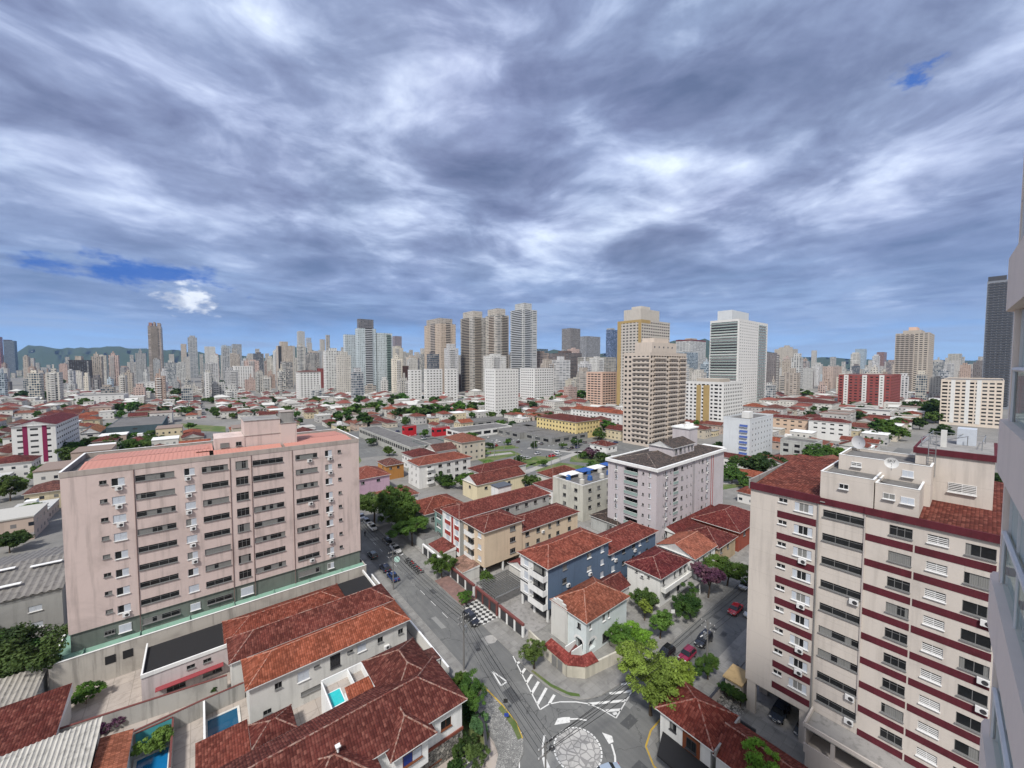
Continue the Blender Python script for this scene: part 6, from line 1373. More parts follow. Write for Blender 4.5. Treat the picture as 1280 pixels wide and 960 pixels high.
for f, uu, vv in cand:
    k = rs.choices(range(20), [4, 3, 1.2, 1.0] * 4 + [.8, .5, .8, .6])[0]; L, D, h, kind, wm, rm_ = HP[k]; s_ = rs.uniform(.88, 1.08)
    if not free(uu, uu + L * s_, vv, vv + D * s_): continue
    FOOT.append((uu, uu + L * s_, vv, vv + D * s_)); ci = rs.randrange(8); wc = rs.choice(WC_)
    if n_h < 290:
        n_h += 1; t = thing('house', None, 'house', (uu, vv, 0)); sz = (s_, s_, rs.uniform(.85, 1.15))
        a = obj('wall', wm, t, color=wc); c_ = obj('roof', rm_, t, color=RC_[ci]); a.scale = c_.scale = sz
        AUTO.append((t, ('flat roofed pale house' if kind == 'flat' else f'house with a {RCN[ci]} {"hipped" if kind == "hip" else "gabled"} roof')))
    else:
        Ls, Ds = L * s_, D * s_; hs.box(uu, uu + Ls, vv, vv + Ds, 0, h, HOUSEM, 'b')
        m = HST[rs.choice((0, 0, 1, 4, 2, 3))]
        if kind == 'flat': hs.box(uu - .2, uu + Ls + .2, vv - .2, vv + Ds + .2, h, h + .3, HST[rs.choice((2, 3))])
        else:
            q, _ = roof_mesh(uu, uu + Ls, vv, vv + Ds, h, Ls * .2, .5, kind, m, OFFW)
            for fc, mi in zip(q.f, q.m): hs.poly([q.v[i] for i in fc], q.mats[mi])
o = stuff(hs.build('distant_houses')); o.color = (0.60, .585, .55, 1); tag(o, 'carpet of small far houses between the skyline blocks', 'houses')
print('houses', n_h, 'cand', len(cand), 'sky', kept)

# ------------------------------------------------------------------ mountains and haze
mm, g = newmat('forest_hill'); p = g.n('ShaderNodeNewGeometry').outputs['Position']
fin(g, g.mix(g.noise(p, 0.004, 6, .65).outputs['Fac'], (0.018, 0.035, 0.014), (0.05, 0.075, 0.03)), .95)
mt = MB(); NA, NR = 220, 7; grid = []
def hprof(x):
    pts = [(-200, 446), (20, 443), (40, 431), (60, 433), (80, 436), (110, 434), (150, 434), (185, 437), (230, 439), (290, 444), (335, 447), (350, 439), (362, 432), (376, 434), (400, 441), (450, 446), (600, 446), (660, 442), (700, 437), (740, 444), (775, 440), (840, 427), (862, 424), (885, 424), (905, 432), (960, 440), (1000, 446), (1100, 450), (1600, 451)]
    for (a, p_), (c_, q) in zip(pts, pts[1:]):
        if a <= x <= c_: return p_ + (q - p_) * (x - a) / (c_ - a)
    return 452
rm2 = random.Random(4)
for i in range(NA + 1):
    x = -200 + 1800 * i / NA; row = []
    for j in range(NR + 1):
        f = 5200 + 2600 * j / NR; c_ = math.exp(-((j - 3) / 1.6) ** 2) if j not in (0, NR) else 0
        hh = EYE + (HOR - hprof(x)) / F * (5200 + 2600 * 3 / NR); hh = (hh * (1 + .06 * rm2.uniform(-1, 1))) * c_ if j else -5
        P_ = FW.xy.normalized() * f + RT.xy * ((x - 640) / F * f); row.append((P_.x, P_.y, hh))
    grid.append(row)
for i in range(NA):
    for j in range(NR): mt.poly([grid[i][j], grid[i + 1][j], grid[i + 1][j + 1], grid[i][j + 1]], mm)
struct(mt.build('mountains', weld=True, smooth=True))
hm = bpy.data.materials.new('haze_air'); hm.use_nodes = True; g = N(hm.node_tree)
pvn = g.n('ShaderNodeVolumePrincipled', {'Color': (0.40, 0.62, 1.0, 1), 'Density': 0.000042, 'Anisotropy': 0.2})
g.n('ShaderNodeOutputMaterial', {'Volume': pvn.outputs[0]})
hz = MB(); hz.box(-9800, 9800, -9800, 9800, -8, 520, hm); stuff(hz.build('haze', weld=True))

# ------------------------------------------------------------------ trees
tree(44.0, 108.5, 8.6, 6.6, 'large dark spreading street tree over the main street, left of the terracotta hipped house', GREEN, 0)
tree(41.6, 121, 8.0, 5.4, 'yellow green street tree directly behind the large dark spreading one', (0.085, .14, .028), 0)
tree(44.6, 99.5, 6.0, 4.4, 'flat topped bright green street tree right of the large dark spreading one', (0.06, .12, .022), 0, flat=.7)
tree(43.0, 79.5, 3.6, 2.9, 'dense round street tree in front of the beige walk-up garages', (0.055, .11, .022), 0)
tree(41.9, 66.9, 1.7, 1.25, 'small clipped round bush at the edge of the checkered pavement', GREEN, 1, name='shrub')
tree(48.6, 69.2, 2.4, 1.7, 'small green shrub at the foot of the beige walk-up', (0.06, .12, .025), 1, name='shrub')
tree(41.4, 45.6, 3.2, 2.0, 'slim leafy street tree beside the hatched markings', (0.075, .14, .03), 0)
tree(56.6, 40.4, 3.0, 2.3, 'bright green garden tree rising over the side of the corner garden wall', (0.075, .14, .026), 0); tree(59.6, 38.0, 2.8, 2.1, 'lime green tree between the corner garden wall and the big lime tree', LIME, 0)
tree(48.8, 28.9, 6.2, 4.5, 'big lime green tree over the hatched side street corner', LIME, 0)
tree(53.4, 27.0, 4.9, 2.0, 'small lime crown leaning right of the big lime tree', LIME, 1)
tree(91.8, 36.0, 5.0, 3.8, 'wide dark green tree before the orange gabled street house', GREEN, 0, flat=.8); tree(83.8, 36.6, 5.0, 2.7, 'purple leaved tree in front of the white balcony street house', PURPLE, 1)
tree(75.0, 36.9, 3.2, 2.9, 'round dark green tree on the side street pavement', DEEP, 0); tree(69.5, 43.2, 2.6, 2.2, 'bushy green shrub beside the small gabled maroon annex', GREEN, 1, name='shrub')
tree(64.2, 36.4, 3.6, 2.1, 'thin lime street tree on the side street corner pavement', (0.08, .16, .03), 1); tree(66.5, 41.0, 2.6, 1.4, 'pale lime small tree in the driveway of the side street', LIME, 1)
tree(61.5, 26.6, 2.8, 1.8, 'small dark tree with a leafy top beside the utility pole near the banded tower', GREEN, 0)
for k, (u, v) in enumerate(((60.6, 22.4), (60.5, 23.3), (60.3, 21.4))): tree(u, v, 1.6, .9, 'column shaped clipped hedge plant against the banded tower wall', DEEP, 1, name='hedge_plant', group='hedge plants by the banded tower')
uu, vv = at(952, 966, 5.5); tree(uu, vv, 5.8, 2.6, 'lime treetop in front of the third roof of the bottom row', LIME, 0)
tree(-24.6, 94.5, 6.2, 6.3, 'huge dark shade tree at the left edge below the grey workshop', DEEP, 0); tree(-29.5, 97, 5.5, 5.0, 'second dark shade tree cut by the left edge', DEEP, 0)
uu, vv = at(22, 641, 4); tree(uu, vv, 4.4, 3.4, 'flat light green tree between the workshop roof and the left maroon roofs', (0.08, .16, .03), 1, flat=.5)
uu, vv = at(592, 865, 4); tree(uu, vv, 4.2, 2.0, 'tall green tree at the tip of the yellow kerbed corner', (0.05, .105, .022), 0); tree(29.3, 48.4, 2.4, 1.3, 'lower dark tree just behind the tree at the yellow kerb', GREEN, 1)
for k, (x, y, c_, l_) in enumerate(((600, 905, (0.07, .17, .07), 'bright blue green plant in the corner planting bed'), (585, 930, DEEP, 'dark bush in the corner planting bed, above the lowest bushes'), (600, 950, OLIVE, 'olive coloured bush at the bottom of the corner planting bed'), (575, 962, DEEP, 'dark bush at the bottom edge against the house terrace'), (592, 885, DEEP, 'dark undergrowth bush below the tall tree of the yellow kerbed corner'))):
    uu, vv = at(x - 4, y, 1.2); tree(uu, vv, 1.2, 1.25, l_, c_, 1, name='shrub')
for (x, y, z, h, r_, c_, l_) in ((200, 928, 1.5, 1.8, 1.6, (0.09, .18, .03), 'leafy lime shrub leaning over the blue yard pool'), (137, 906, 1, 1.1, 1.1, PURPLE, 'purple brown bush against the long stained wall'), (107, 872, 1, 1.3, 1.4, GREEN, 'green bush behind the square maroon roof'), (268, 862, .8, 1.0, .6, DEEP, 'dark potted cactus cluster at the yard wall'), (4, 850, 2, 1.6, 1.0, GREEN, 'small green shrub between the left warehouse roofs'), (505, 820, .6, .8, .5, DEEP, 'tiny dark shrub behind the street garden wall')):
    uu, vv = at(x, y, z); tree(uu, vv, h, r_, l_, c_, 1, name='shrub')
# trees further out, each where the photograph shows a crown
fars = [(45, 566, 13, GREEN), (60, 562, 13, DEEP), (93, 560, 12, GREEN), (84, 571, 12, (0.055, .10, .02)), (112, 553, 10, DEEP), (131, 553, 12, GREEN), (136, 562, 10, DEEP), (165, 556, 10, (0.05, .1, .02)), (188, 548, 10, GREEN), (203, 549, 10, DEEP), (152, 548, 9, GREEN),
 (150, 509, 8, DEEP), (163, 508, 9, GREEN), (178, 510, 9, DEEP), (192, 511, 8, GREEN), (205, 512, 7, DEEP), (183, 489, 7, GREEN), (233, 513, 8, GREEN), (30, 493, 8, DEEP), (58, 494, 8, GREEN), (75, 477, 7, GREEN), (278, 478, 9, DEEP), (285, 488, 8, GREEN), (220, 490, 8, DEEP), (104, 502, 7, GREEN),
 (428, 520, 12, DEEP), (443, 512, 13, GREEN), (455, 524, 13, DEEP), (462, 510, 12, GREEN), (447, 500, 10, DEEP), (475, 507, 9, GREEN), (492, 500, 10, DEEP), (500, 497, 9, GREEN), (505, 515, 10, DEEP), (517, 514, 11, GREEN), (531, 513, 11, DEEP), (544, 512, 11, GREEN), (556, 512, 10, DEEP), (575, 507, 9, GREEN), (590, 508, 9, DEEP), (600, 507, 7, GREEN), (545, 500, 8, DEEP),
 (700, 497, 9, GREEN), (716, 494, 9, DEEP), (728, 493, 8, GREEN), (663, 506, 8, DEEP), (755, 530, 9, GREEN), (765, 538, 9, DEEP), (748, 542, 8, (0.05, .1, .02)), (775, 538, 8, GREEN), (668, 520, 7, DEEP), (560, 562, 7, GREEN), (487, 563, 8, (0.06, .12, .02)), (550, 598, 9, DEEP), (560, 604, 7, GREEN),
 (741, 566, 8, PURPLE), (755, 571, 8, DEEP), (729, 568, 6, GREEN), (915, 592, 13, (0.05, .1, .02)), (945, 580, 18, DEEP), (962, 578, 15, DEEP), (930, 605, 8, GREEN), (975, 582, 10, DEEP), (1018, 568, 14, (0.05, .1, .02)), (1034, 564, 13, GREEN), (1052, 570, 9, GREEN), (1000, 573, 8, GREEN),
 (1100, 532, 13, DEEP), (1112, 538, 13, GREEN), (1097, 545, 10, DEEP), (1122, 528, 10, GREEN), (1075, 520, 9, DEEP), (1142, 508, 14, DEEP), (1156, 512, 14, DEEP), (1167, 505, 11, GREEN), (1150, 528, 10, DEEP), (1130, 520, 8, GREEN), (998, 490, 8, DEEP), (1008, 492, 7, GREEN), (1030, 512, 6, DEEP), (1245, 600, 12, DEEP), (1232, 596, 10, GREEN), (975, 525, 7, GREEN), (870, 530, 7, GREEN), (640, 502, 7, DEEP), (600, 566, 5, GREEN), (612, 556, 5, DEEP), (634, 552, 5, GREEN), (668, 556, 5, DEEP), (702, 556, 5, GREEN), (722, 552, 6, DEEP), (590, 545, 6, GREEN), (640, 530, 6, DEEP), (625, 528, 6, GREEN), (680, 578, 5, GREEN), (650, 574, 4, DEEP), (466, 552, 6, DEEP), (530, 541, 6, GREEN), (300, 517, 6, DEEP), (270, 517, 6, GREEN), (320, 515, 6, DEEP), (235, 532, 6, GREEN), (1170, 520, 10, GREEN), (1180, 540, 10, DEEP), (1085, 552, 9, GREEN), (1070, 540, 8, DEEP), (395, 500, 7, GREEN), (340, 500, 7, DEEP), (300, 505, 6, GREEN), (330, 470, 6, GREEN)]
for (x, y, r_, c_) in fars:
    f = F * 46 / max(8, (y + r_ * .5 - HOR)); rad = r_ / F * f; rad = max(2.2, min(rad, 9)); z = rad * .95; uu, vv = at(x, y, z); tree(uu, vv, z, rad, None, c_, 1 if f < 260 else 2, desc=('purple tree' if c_ is PURPLE else 'dark green tree' if c_ is DEEP else 'mid green tree'), flat=.9)
rt_ = random.Random(77); n_t = 0
for _ in range(9000):
    if n_t >= 230: break
    u, v = rt_.uniform(-330, 700), rt_.uniform(60, 700); f = u * FW.x + v * FW.y
    if not 100 < f < 620 or hidden((u, v, 4)) or road_zone(u, v) or not free(u - 1.5, u + 1.5, v - 1.5, v + 1.5): continue
    n_t += 1; r_ = rt_.uniform(2.2, 4.6); tree(u, v, r_ * 1.05, r_, None, rt_.choice((DEEP, GREEN, GREEN, (0.05, .095, .02))), 1 if f < 240 else 2, desc='small round tree' if r_ < 3.2 else 'broad round tree')
pm = MB()   # a palm in the square
t = thing('palm_tree', 'lone palm tree behind the maroon roofs by the square', 'tree', (*at(611, 596), 0)); MB().tube((0, 0, 0), (0, 0, 7), .28, BARK, .18).build('trunk', t)
for k in range(14):
    a = k * .449; pr = None
    for j in range(6):
        d0, d1 = j * .6, (j + 1) * .6; z0, z1 = 7 + .9 * math.sin(d0 * .9) - .12 * d0 * d0, 7 + .9 * math.sin(d1 * .9) - .12 * d1 * d1; w_ = .35 * math.sin((j + 1) / 6.5 * 3.14)
        pm.poly([(math.cos(a) * d0 - math.sin(a) * w_, math.sin(a) * d0 + math.cos(a) * w_, z0), (math.cos(a) * d1 - math.sin(a) * w_, math.sin(a) * d1 + math.cos(a) * w_, z1), (math.cos(a) * d1 + math.sin(a) * w_, math.sin(a) * d1 - math.cos(a) * w_, z1), (math.cos(a) * d0 + math.sin(a) * w_, math.sin(a) * d0 - math.cos(a) * w_, z0)], LEAF)
cr_ = pm.build('crown', t); cr_.color = (*GREEN, 1)

# ------------------------------------------------------------------ cars
def car_paint():
    m, g = newmat('car_paint'); oi = g.n('ShaderNodeObjectInfo').outputs['Color']
    b = fin(g, oi, .25, spec=.6); b.inputs['Coat Weight'].default_value = .8; b.inputs['Coat Roughness'].default_value = .04; return m
CARP = car_paint(); CGL = plain('car_glass', (0.012, .014, .017), .05, 0, .6); LAMP = plain('lamp_glass', (0.6, .6, .58), .1); TAIL = plain('tail_lamp', (0.30, .01, .01), .2); RIM = plain('wheel_rim', (0.35, .35, .36), .3, .7)
def make_car(kind='hatch'):
    """length along +x (front), wheels on z=0"""
    Lc = {'hatch': 3.9, 'sedan': 4.4, 'suv': 4.4, 'pickup': 4.9}[kind]; W = .86; H = {'hatch': 1.47, 'sedan': 1.44, 'suv': 1.62, 'pickup': 1.66}[kind]
    t = thing('parked_car', '', 'car', (0, 0, 0)); h = Lc / 2; belt = .90 if kind != 'suv' and kind != 'pickup' else 1.02
    hood = belt - .08
    st = [(-h, .42, .62, .66), (-h + .12, .30, belt - .10, .80), (-h + .6, .22, belt, W), (-.6, .20, belt, W), (.5, .20, belt, W), (h - 1.0, .21, hood, W), (h - .35, .24, hood - .10, .80), (h - .06, .32, .62, .70), (h, .40, .56, .60)]
    if kind == 'sedan': st[1] = (-h + .12, .30, belt - .04, .80)
    b = MB(); rings = []
    for (x, z0, z1, w_) in st: rings.append([(x, -w_ * .86, z0), (x, -w_, z0 + (z1 - z0) * .35), (x, -w_ * .985, z0 + (z1 - z0) * .72), (x, -w_ * .88, z1), (x, -w_ * .4, z1 + .035), (x, w_ * .4, z1 + .035), (x, w_ * .88, z1), (x, w_ * .985, z0 + (z1 - z0) * .72), (x, w_, z0 + (z1 - z0) * .35), (x, w_ * .86, z0)])
    for r0, r1 in zip(rings, rings[1:]):
        for i in range(10): j = (i + 1) % 10; b.poly([r0[i], r1[i], r1[j], r0[j]], CARP)
    b.poly(rings[0], CARP); b.poly(rings[-1][::-1], CARP)
    f0, f1 = (h - 1.05, h - 1.75); r0_, r1_ = {'hatch': (-h + .12, -h + .55), 'sedan': (-h + .75, -h + 1.45), 'suv': (-h + .12, -h + .45), 'pickup': (-.45, -.25)}[kind]
    wb, wt = W * .88, W * .68; zb = belt + .02; zt = H
    b.poly([(f1, -wt, zt), (f1, wt, zt), (r1_, wt, zt - .02), (r1_, -wt, zt - .02)], CARP); b.poly([(f1 + .1, -wt * .96, zt - .05), (f1 + .1, wt * .96, zt - .05), (f1, wt, zt), (f1, -wt, zt)], CARP)
    for s_ in (-1, 1):
        for x0, x1, xt0, xt1 in ((f0 - .02, f0 - .10, f1 + .03, f1 - .06), (.02 - .05, -.08 - .05, -.0 - .05, -.07 - .05), (r0_ + .25, r0_, r1_ + .16, r1_)):
            b.poly([(x0, s_ * (wb + .004), zb), (x1, s_ * (wb + .004), zb), (xt1, s_ * (wt + .004), zt), (xt0, s_ * (wt + .004), zt)], CARP)
    if kind == 'pickup':
        for q in ((-h + .1, -.5, -W * .85, -W * .75), (-h + .1, -.5, W * .75, W * .85), (-h + .05, -h + .13, -W * .85, W * .85)): b.box(*q, belt, belt + .25, CARP)
        b.box(-h + .15, -.5, -W * .74, W * .74, belt + .036, belt + .06, RUBBER)
    body = b.build('body', t, weld=True)
    gl = MB(); q = [(f0, -wb, zb), (f0, wb, zb), (r0_, wb, zb), (r0_, -wb, zb)]; T_ = [(f1, -wt, zt - .012), (f1, wt, zt - .012), (r1_, wt, zt - .032), (r1_, -wt, zt - .032)]
    for i in range(4): j = (i + 1) % 4; gl.poly([q[i], q[j], T_[j], T_[i]], CGL)
    gl.build('windows', t)
    wm_ = MB(); wm_.tube((0, -.11, 0), (0, .11, 0), .315, RUBBER, n=16); rim_ = MB(); rim_.tube((0, -.118, 0), (0, .118, 0), .19, RIM, n=12); wme, rme = wm_.mesh('wheel'), rim_.mesh('rim')
    for x in (-h + .78, h - .82):
        for s_ in (-1, 1): w_ = obj('wheel', wme, t, (x, s_ * (W - .10), .315)); obj('rim', rme, w_)
    hl = MB().box(-.05, .05, -.16, .16, -.07, .07, LAMP).mesh('headlight'); tl = MB().box(-.04, .04, -.14, .14, -.09, .09, TAIL).mesh('tail_lamp')
    for s_ in (-1, 1): obj('headlight', hl, t, (h - .10, s_ * .56, .68)); obj('tail_lamp', tl, t, (-h + .06, s_ * .56, .76))
    MB().box(h - .012, h + .012, -.2, .2, .36, .46, WHITEF).build('number_plate', t)
    return t
CARS = {k: make_car(k) for k in ('hatch', 'sedan', 'suv', 'pickup')}; used = set()
def put_car(kind, u, v, rz, color, label, z=Z1, group=None, lod=False):
    o = CARS[kind]
    if kind in used: o = copy_tree(o)
    used.add(kind)
    o.location = (u, v, z); o.rotation_euler = (0, 0, R(rz)); 
    if label: o['label'] = label
    elif 'label' in o: del o['label']
    if group: o['group'] = group
    paint(o, 'body', color); return o
SILV, BLK, NAVY, WHT, RD, MRN, GRY = (0.45, .46, .47), (0.012, .012, .014), (0.015, .035, .12), (0.68, .68, .67), (0.50, .012, .018), (0.22, .008, .035), (0.12, .125, .13)
put_car('suv', 39.9, 62.2, -91, BLK, 'black suv parked beside the checkered pavement')
put_car('sedan', 33.9, 86.5, 90, NAVY, 'navy sedan parked at the left kerb of the main street, nearer of two'); put_car('hatch', 33.9, 91.5, 90, (0.02, .025, .05), 'very dark hatchback behind the navy sedan at the left kerb')
put_car('pickup', 39.8, 99.4, -90, WHT, 'white pickup parked before the motorcycles on the main street'); put_car('sedan', 39.9, 105.5, -90, BLK, 'black sedan under the large dark spreading street tree')
put_car('pickup', 39.8, 117.6, -90, WHT, 'white pickup with its hood showing left of the street trees'); put_car('hatch', 39.9, 122.6, -90, GRY, 'grey hatchback behind the farther white pickup'); put_car('sedan', 39.9, 128.2, -90, SILV, 'silver sedan parked farthest up the main street')
put_car('hatch', 33.8, 100.0, 90, (0.03, .05, .05), 'dark green hatchback half hidden by the pink block corner')
put_car('hatch', 63.6, 31.0, 180, MRN, 'maroon hatchback driving beside the big lime tree'); put_car('suv', 69.4, 30.9, 180, BLK, 'black car on the side street behind the maroon hatchback'); put_car('hatch', 61.2, 33.5, 180, BLK, 'black hatchback under the thin lime tree on the side street')
put_car('sedan', 83.4, 31.0, 180, RD, 'bright red car driving down the side street'); put_car('sedan', 94.5, 33.2, 180, SILV, 'silver sedan parked under the wide dark tree'); put_car('hatch', 84.6, 28.6, 180, SILV, 'silver hatchback at the edge of the banded tower wall')
put_car('sedan', *at(757, 975), 160, (0.30, .36, .44), 'pale blue sedan rounding the small roundabout at the bottom')
put_car('sedan', 63.2, 17.3, 180, (0.03, .04, .06), 'dark blue car in the garage under the banded tower, left one', .03); put_car('sedan', 63.0, 14.3, 180, (0.07, .08, .095), 'grey blue car in the garage under the banded tower, right one', .03)
rc = random.Random(12); nc = 0
for (x, y, rz) in [(690, 571, 0), (698, 570, 0), (660, 574, 0), (652, 573, 0), (646, 578, 0), (672, 568, 10), (696, 567, 90), (715, 561, 20), (711, 563, 20), (722, 560, 15), (585, 557, 60), (578, 559, 60), (592, 556, 60), (587, 552, 60), (570, 553, 60), (600, 549, 60), (610, 547, 60), (760, 582, 30), (790, 580, 20), (745, 588, 40), (735, 592, 20), (490, 545, 40), (497, 540, 30), (483, 541, 60), (474, 536, 30), (465, 540, 10), (530, 549, 20), (575, 540, 50), (300, 522, 10), (290, 521, 10), (280, 524, 5), (312, 524, 10), (322, 521, 20), (255, 522, 15), (330, 527, 0), (240, 521, 10), (845, 588, 40), (855, 590, 40), (900, 625, 20), (880, 628, 20)] + [(rc.uniform(2, 88), rc.uniform(503, 518), rc.choice((0, 90))) for _ in range(26)] + [(rc.uniform(585, 770), rc.uniform(546, 562), rc.choice((0, 90, 30))) for _ in range(26)]:
    u, v = at(x, y)
    if any(a < u < b_ and c_ < v < d for a, b_, c_, d in FOOT): continue
    nc += 1; col = rc.choice((WHT, WHT, SILV, SILV, GRY, BLK, RD, NAVY)); cn = {WHT: 'white', SILV: 'silver', GRY: 'grey', BLK: 'black', RD: 'red', NAVY: 'navy'}[col]
    kd = rc.choice(('hatch', 'sedan', 'suv')); o = put_car(kd, u, v, rz, col, None, .045, 'small far cars'); AUTO.append((o, f'small far {cn} car'))
# motorcycles
def motorcycle():
    t = thing('motorcycle', '', 'motorcycle', (0, 0, 0)); wm_ = MB(); n_ = 14
    for i in range(n_):
        a0, a1 = 2 * math.pi * i / n_, 2 * math.pi * (i + 1) / n_; wm_.tube((.27 * math.cos(a0), 0, .27 * math.sin(a0)), (.27 * math.cos(a1), 0, .27 * math.sin(a1)), .055, RUBBER, n=6, cap=False)
    for a in range(0, 180, 45): wm_.tube((.25 * math.cos(R(a)), 0, .25 * math.sin(R(a))), (-.25 * math.cos(R(a)), 0, -.25 * math.sin(R(a))), .012, STEEL, n=4)
    me = wm_.mesh('wheel'); obj('wheel', me, t, (.65, 0, .31)); obj('wheel', me, t, (-.62, 0, .31))
    fr = MB(); fr.tube((.65, 0, .31), (.42, 0, .98), .035, STEEL, n=6); fr.tube((.42, 0, .92), (-.1, 0, .45), .04, DARKF, n=6); fr.tube((-.62, 0, .31), (-.1, 0, .42), .035, DARKF, n=6); fr.tube((-.6, 0, .62), (.3, 0, .72), .04, DARKF, n=6); fr.build('frame', t)
    MB().box(-.12, .22, -.13, .13, .30, .62, STEEL).build('engine', t)
    b = MB(); [b.poly([(x0, -w0, z0), (x1, -w1, z1), (x1, w1, z1), (x0, w0, z0)], CARP) for x0, w0, z0, x1, w1, z1 in ((.38, .08, .86, .05, .15, .92), (.05, .15, .92, -.05, .1, .80))]
    b.poly([(.38, -.08, .86), (.05, -.15, .92), (.05, -.15, .72), (.34, -.06, .72)], CARP); b.poly([(.38, .08, .86), (.05, .15, .92), (.05, .15, .72), (.34, .06, .72)], CARP); b.build('tank', t)
    MB().box(-.62, -.02, -.12, .12, .74, .84, RUBBER).build('seat', t)
    hb = MB(); hb.tube((.40, -.36, 1.02), (.40, .36, 1.02), .02, STEEL, n=6); hb.tube((.5, 0, .88), (.56, 0, .88), .09, LAMP, n=10); hb.build('handlebar', t); return t
mo = motorcycle()
for i in range(8):
    o = mo if i == 0 else copy_tree(mo); o.location = (39.9 + .1 * (i % 2), 84.6 + i * 1.05, Z1); o.rotation_euler = (0, R(0), R(8 * ((i * 7) % 3 - 1))); paint(o, 'tank', rc.choice((BLK, RD, GRY, WHT, BLK)))
    o['label'] = ['first', 'second', 'third', 'fourth', 'fifth', 'sixth', 'seventh', 'eighth'][i] + ' motorcycle from the near end of the row on the main street'; o['group'] = 'motorcycles parked in a row'

# ------------------------------------------------------------------ poles, lines, signs, people
def pole(u, v, h, label, arm=0.0, lamp=None, z=.13, tr=False, group='utility poles'):
    t = thing('utility_pole', label, 'pole', (u, v, z), R(arm), group); MB().tube((0, 0, -.1), (0, 0, h), .16, CONC, .09, n=10).build('post', t)
    for dz in (.5, 1.5):
        c_ = MB(); c_.box(-1.1, 1.1, -.05, .05, h - dz, h - dz + .1, CONC); c_.build('crossarm', t)
        for x in (-1.0, -.4, .4, 1.0): MB().tube((x, 0, h - dz + .1), (x, 0, h - dz + .28), .05, WHITEF, n=6).build('insulator', t)
    if tr: MB().tube((.38, 0, h - 3.2), (.38, 0, h - 2.2), .3, GRY_M, n=12).build('transformer', t)
    if lamp is not None:
        a = R(lamp); b = MB(); b.tube((0, 0, h - 2.2), (1.9 * math.cos(a), 1.9 * math.sin(a), h - 1.7), .035, STEEL, n=6); b.tube((1.8 * math.cos(a), 1.8 * math.sin(a), h - 1.72), (2.4 * math.cos(a), 2.4 * math.sin(a), h - 1.62), .10, WHITEF, n=8); b.build('lamp_arm', t)
    return t
GRY_M = plain('transformer_grey', (0.2, .21, .22), .5)
POL = [((32.2, 104.5), 9, 0), ((32.2, 82.0), 9, 0), ((32.2, 72.0), 7.5, 0), ((32.3, 52.6), 9.5, 0)]
pole(32.2, 104.5, 9, 'farthest utility pole at the left kerb of the main street', lamp=0); pole(32.2, 82.0, 9, 'utility pole beside the navy sedan, second from the row houses', lamp=0); pole(32.3, 52.6, 9.5, 'utility pole with a transformer above the tree at the yellow kerb', lamp=0, tr=True)
pole(62.4, 27.2, 9.0, 'utility pole with two crossarms in front of the black side street car', arm=90, lamp=90, tr=True)
pu_, pv2 = at(682, 928, 9.0); pole(pu_, pv2, 9.0, 'nearest utility pole cut by the bottom edge at the roundabout')
pole(92.5, 27.0, 9.0, 'utility pole of the side street hidden mostly by the banded tower', arm=90)
def wire(a, b, label, r_=.022, sag=.5):
    mb = MB(); n_ = 10; a, b = Vector(a), Vector(b); P_ = [a.lerp(b, i / n_) - Vector((0, 0, 4 * sag * (i / n_) * (1 - i / n_))) for i in range(n_ + 1)]
    for p, q in zip(P_, P_[1:]): mb.tube(p, q, r_, RUBBER, n=4, cap=False)
    o = mb.build('power_line'); tag(o, label, 'power line', 'overhead lines')
for k, (a, b) in enumerate((((32.2, 104.5), (32.2, 82)), ((32.2, 82), (32.3, 52.6)), ((32.3, 52.6), (pu_, pv2)))):
    h0, h1 = (9.1, 9.1) if k < 1 else (9.1, 9.6) if k < 2 else (9.6, 9.1)
    for j, (x, z) in enumerate(((-1, -.2), (-.4, -.2), (.4, -.2), (1, -.2), (-1, -1.2), (.4, -1.2), (1, -1.2))):
        wire((a[0] + x, a[1], h0 + z), (b[0] + x, b[1], h1 + z), f'thin overhead wire along the main street, {["far", "middle", "near"][k]} span, ' + ['first', 'second', 'third', 'fourth', 'fifth', 'sixth', 'seventh'][j] + ' from the left')
for j, (x, z) in enumerate(((-1, -.2), (.4, -.2), (1, -.2), (-1, -1.2), (1, -1.2))):
    wire((62.4, 27.2 + x, 9.1 + z), (92.5, 27 + x, 9.1 + z), 'thin overhead wire along the side street, ' + ['first', 'second', 'third', 'fourth', 'fifth'][j] + ' of the far span')
    wire((pu_ + x * .3, pv2, 9.1 + z), (62.4, 27.2 + x, 9.1 + z), 'dark overhead wire crossing the roundabout, ' + ['first', 'second', 'third', 'fourth', 'fifth'][j] + ' of five', .028)
for k, (x, y, h) in enumerate(((645, 583, 13), (689, 589, 12), (700, 579, 10), (516, 569, 11), (528, 580, 9), (722, 573, 10), (745, 576, 9), (618, 571, 9), (584, 565, 9), (566, 562, 9), (790, 588, 9), (668, 566, 9), (630, 562, 9))):
    t = thing('lamp_post', None, 'street lamp', (*at(x, y), 0), 0, 'lamp posts of the square'); MB().tube((0, 0, 0), (0, 0, h), .16, STEEL, .08, n=7).build('post', t)
    b = MB(); b.tube((0, 0, h), (1.4, 0, h + .3), .05, STEEL, n=5); b.tube((-.1, 0, h), (-1.4, 0, h + .3), .05, STEEL, n=5); b.build('arm', t)
    for s_ in (-1, 1): MB().box(s_ * 1.6 - .35, s_ * 1.6 + .35, -.14, .14, h + .25, h + .38, WHITEF).build('lamp_head', t)
    AUTO.append((t, 'tall pale lamp post'))
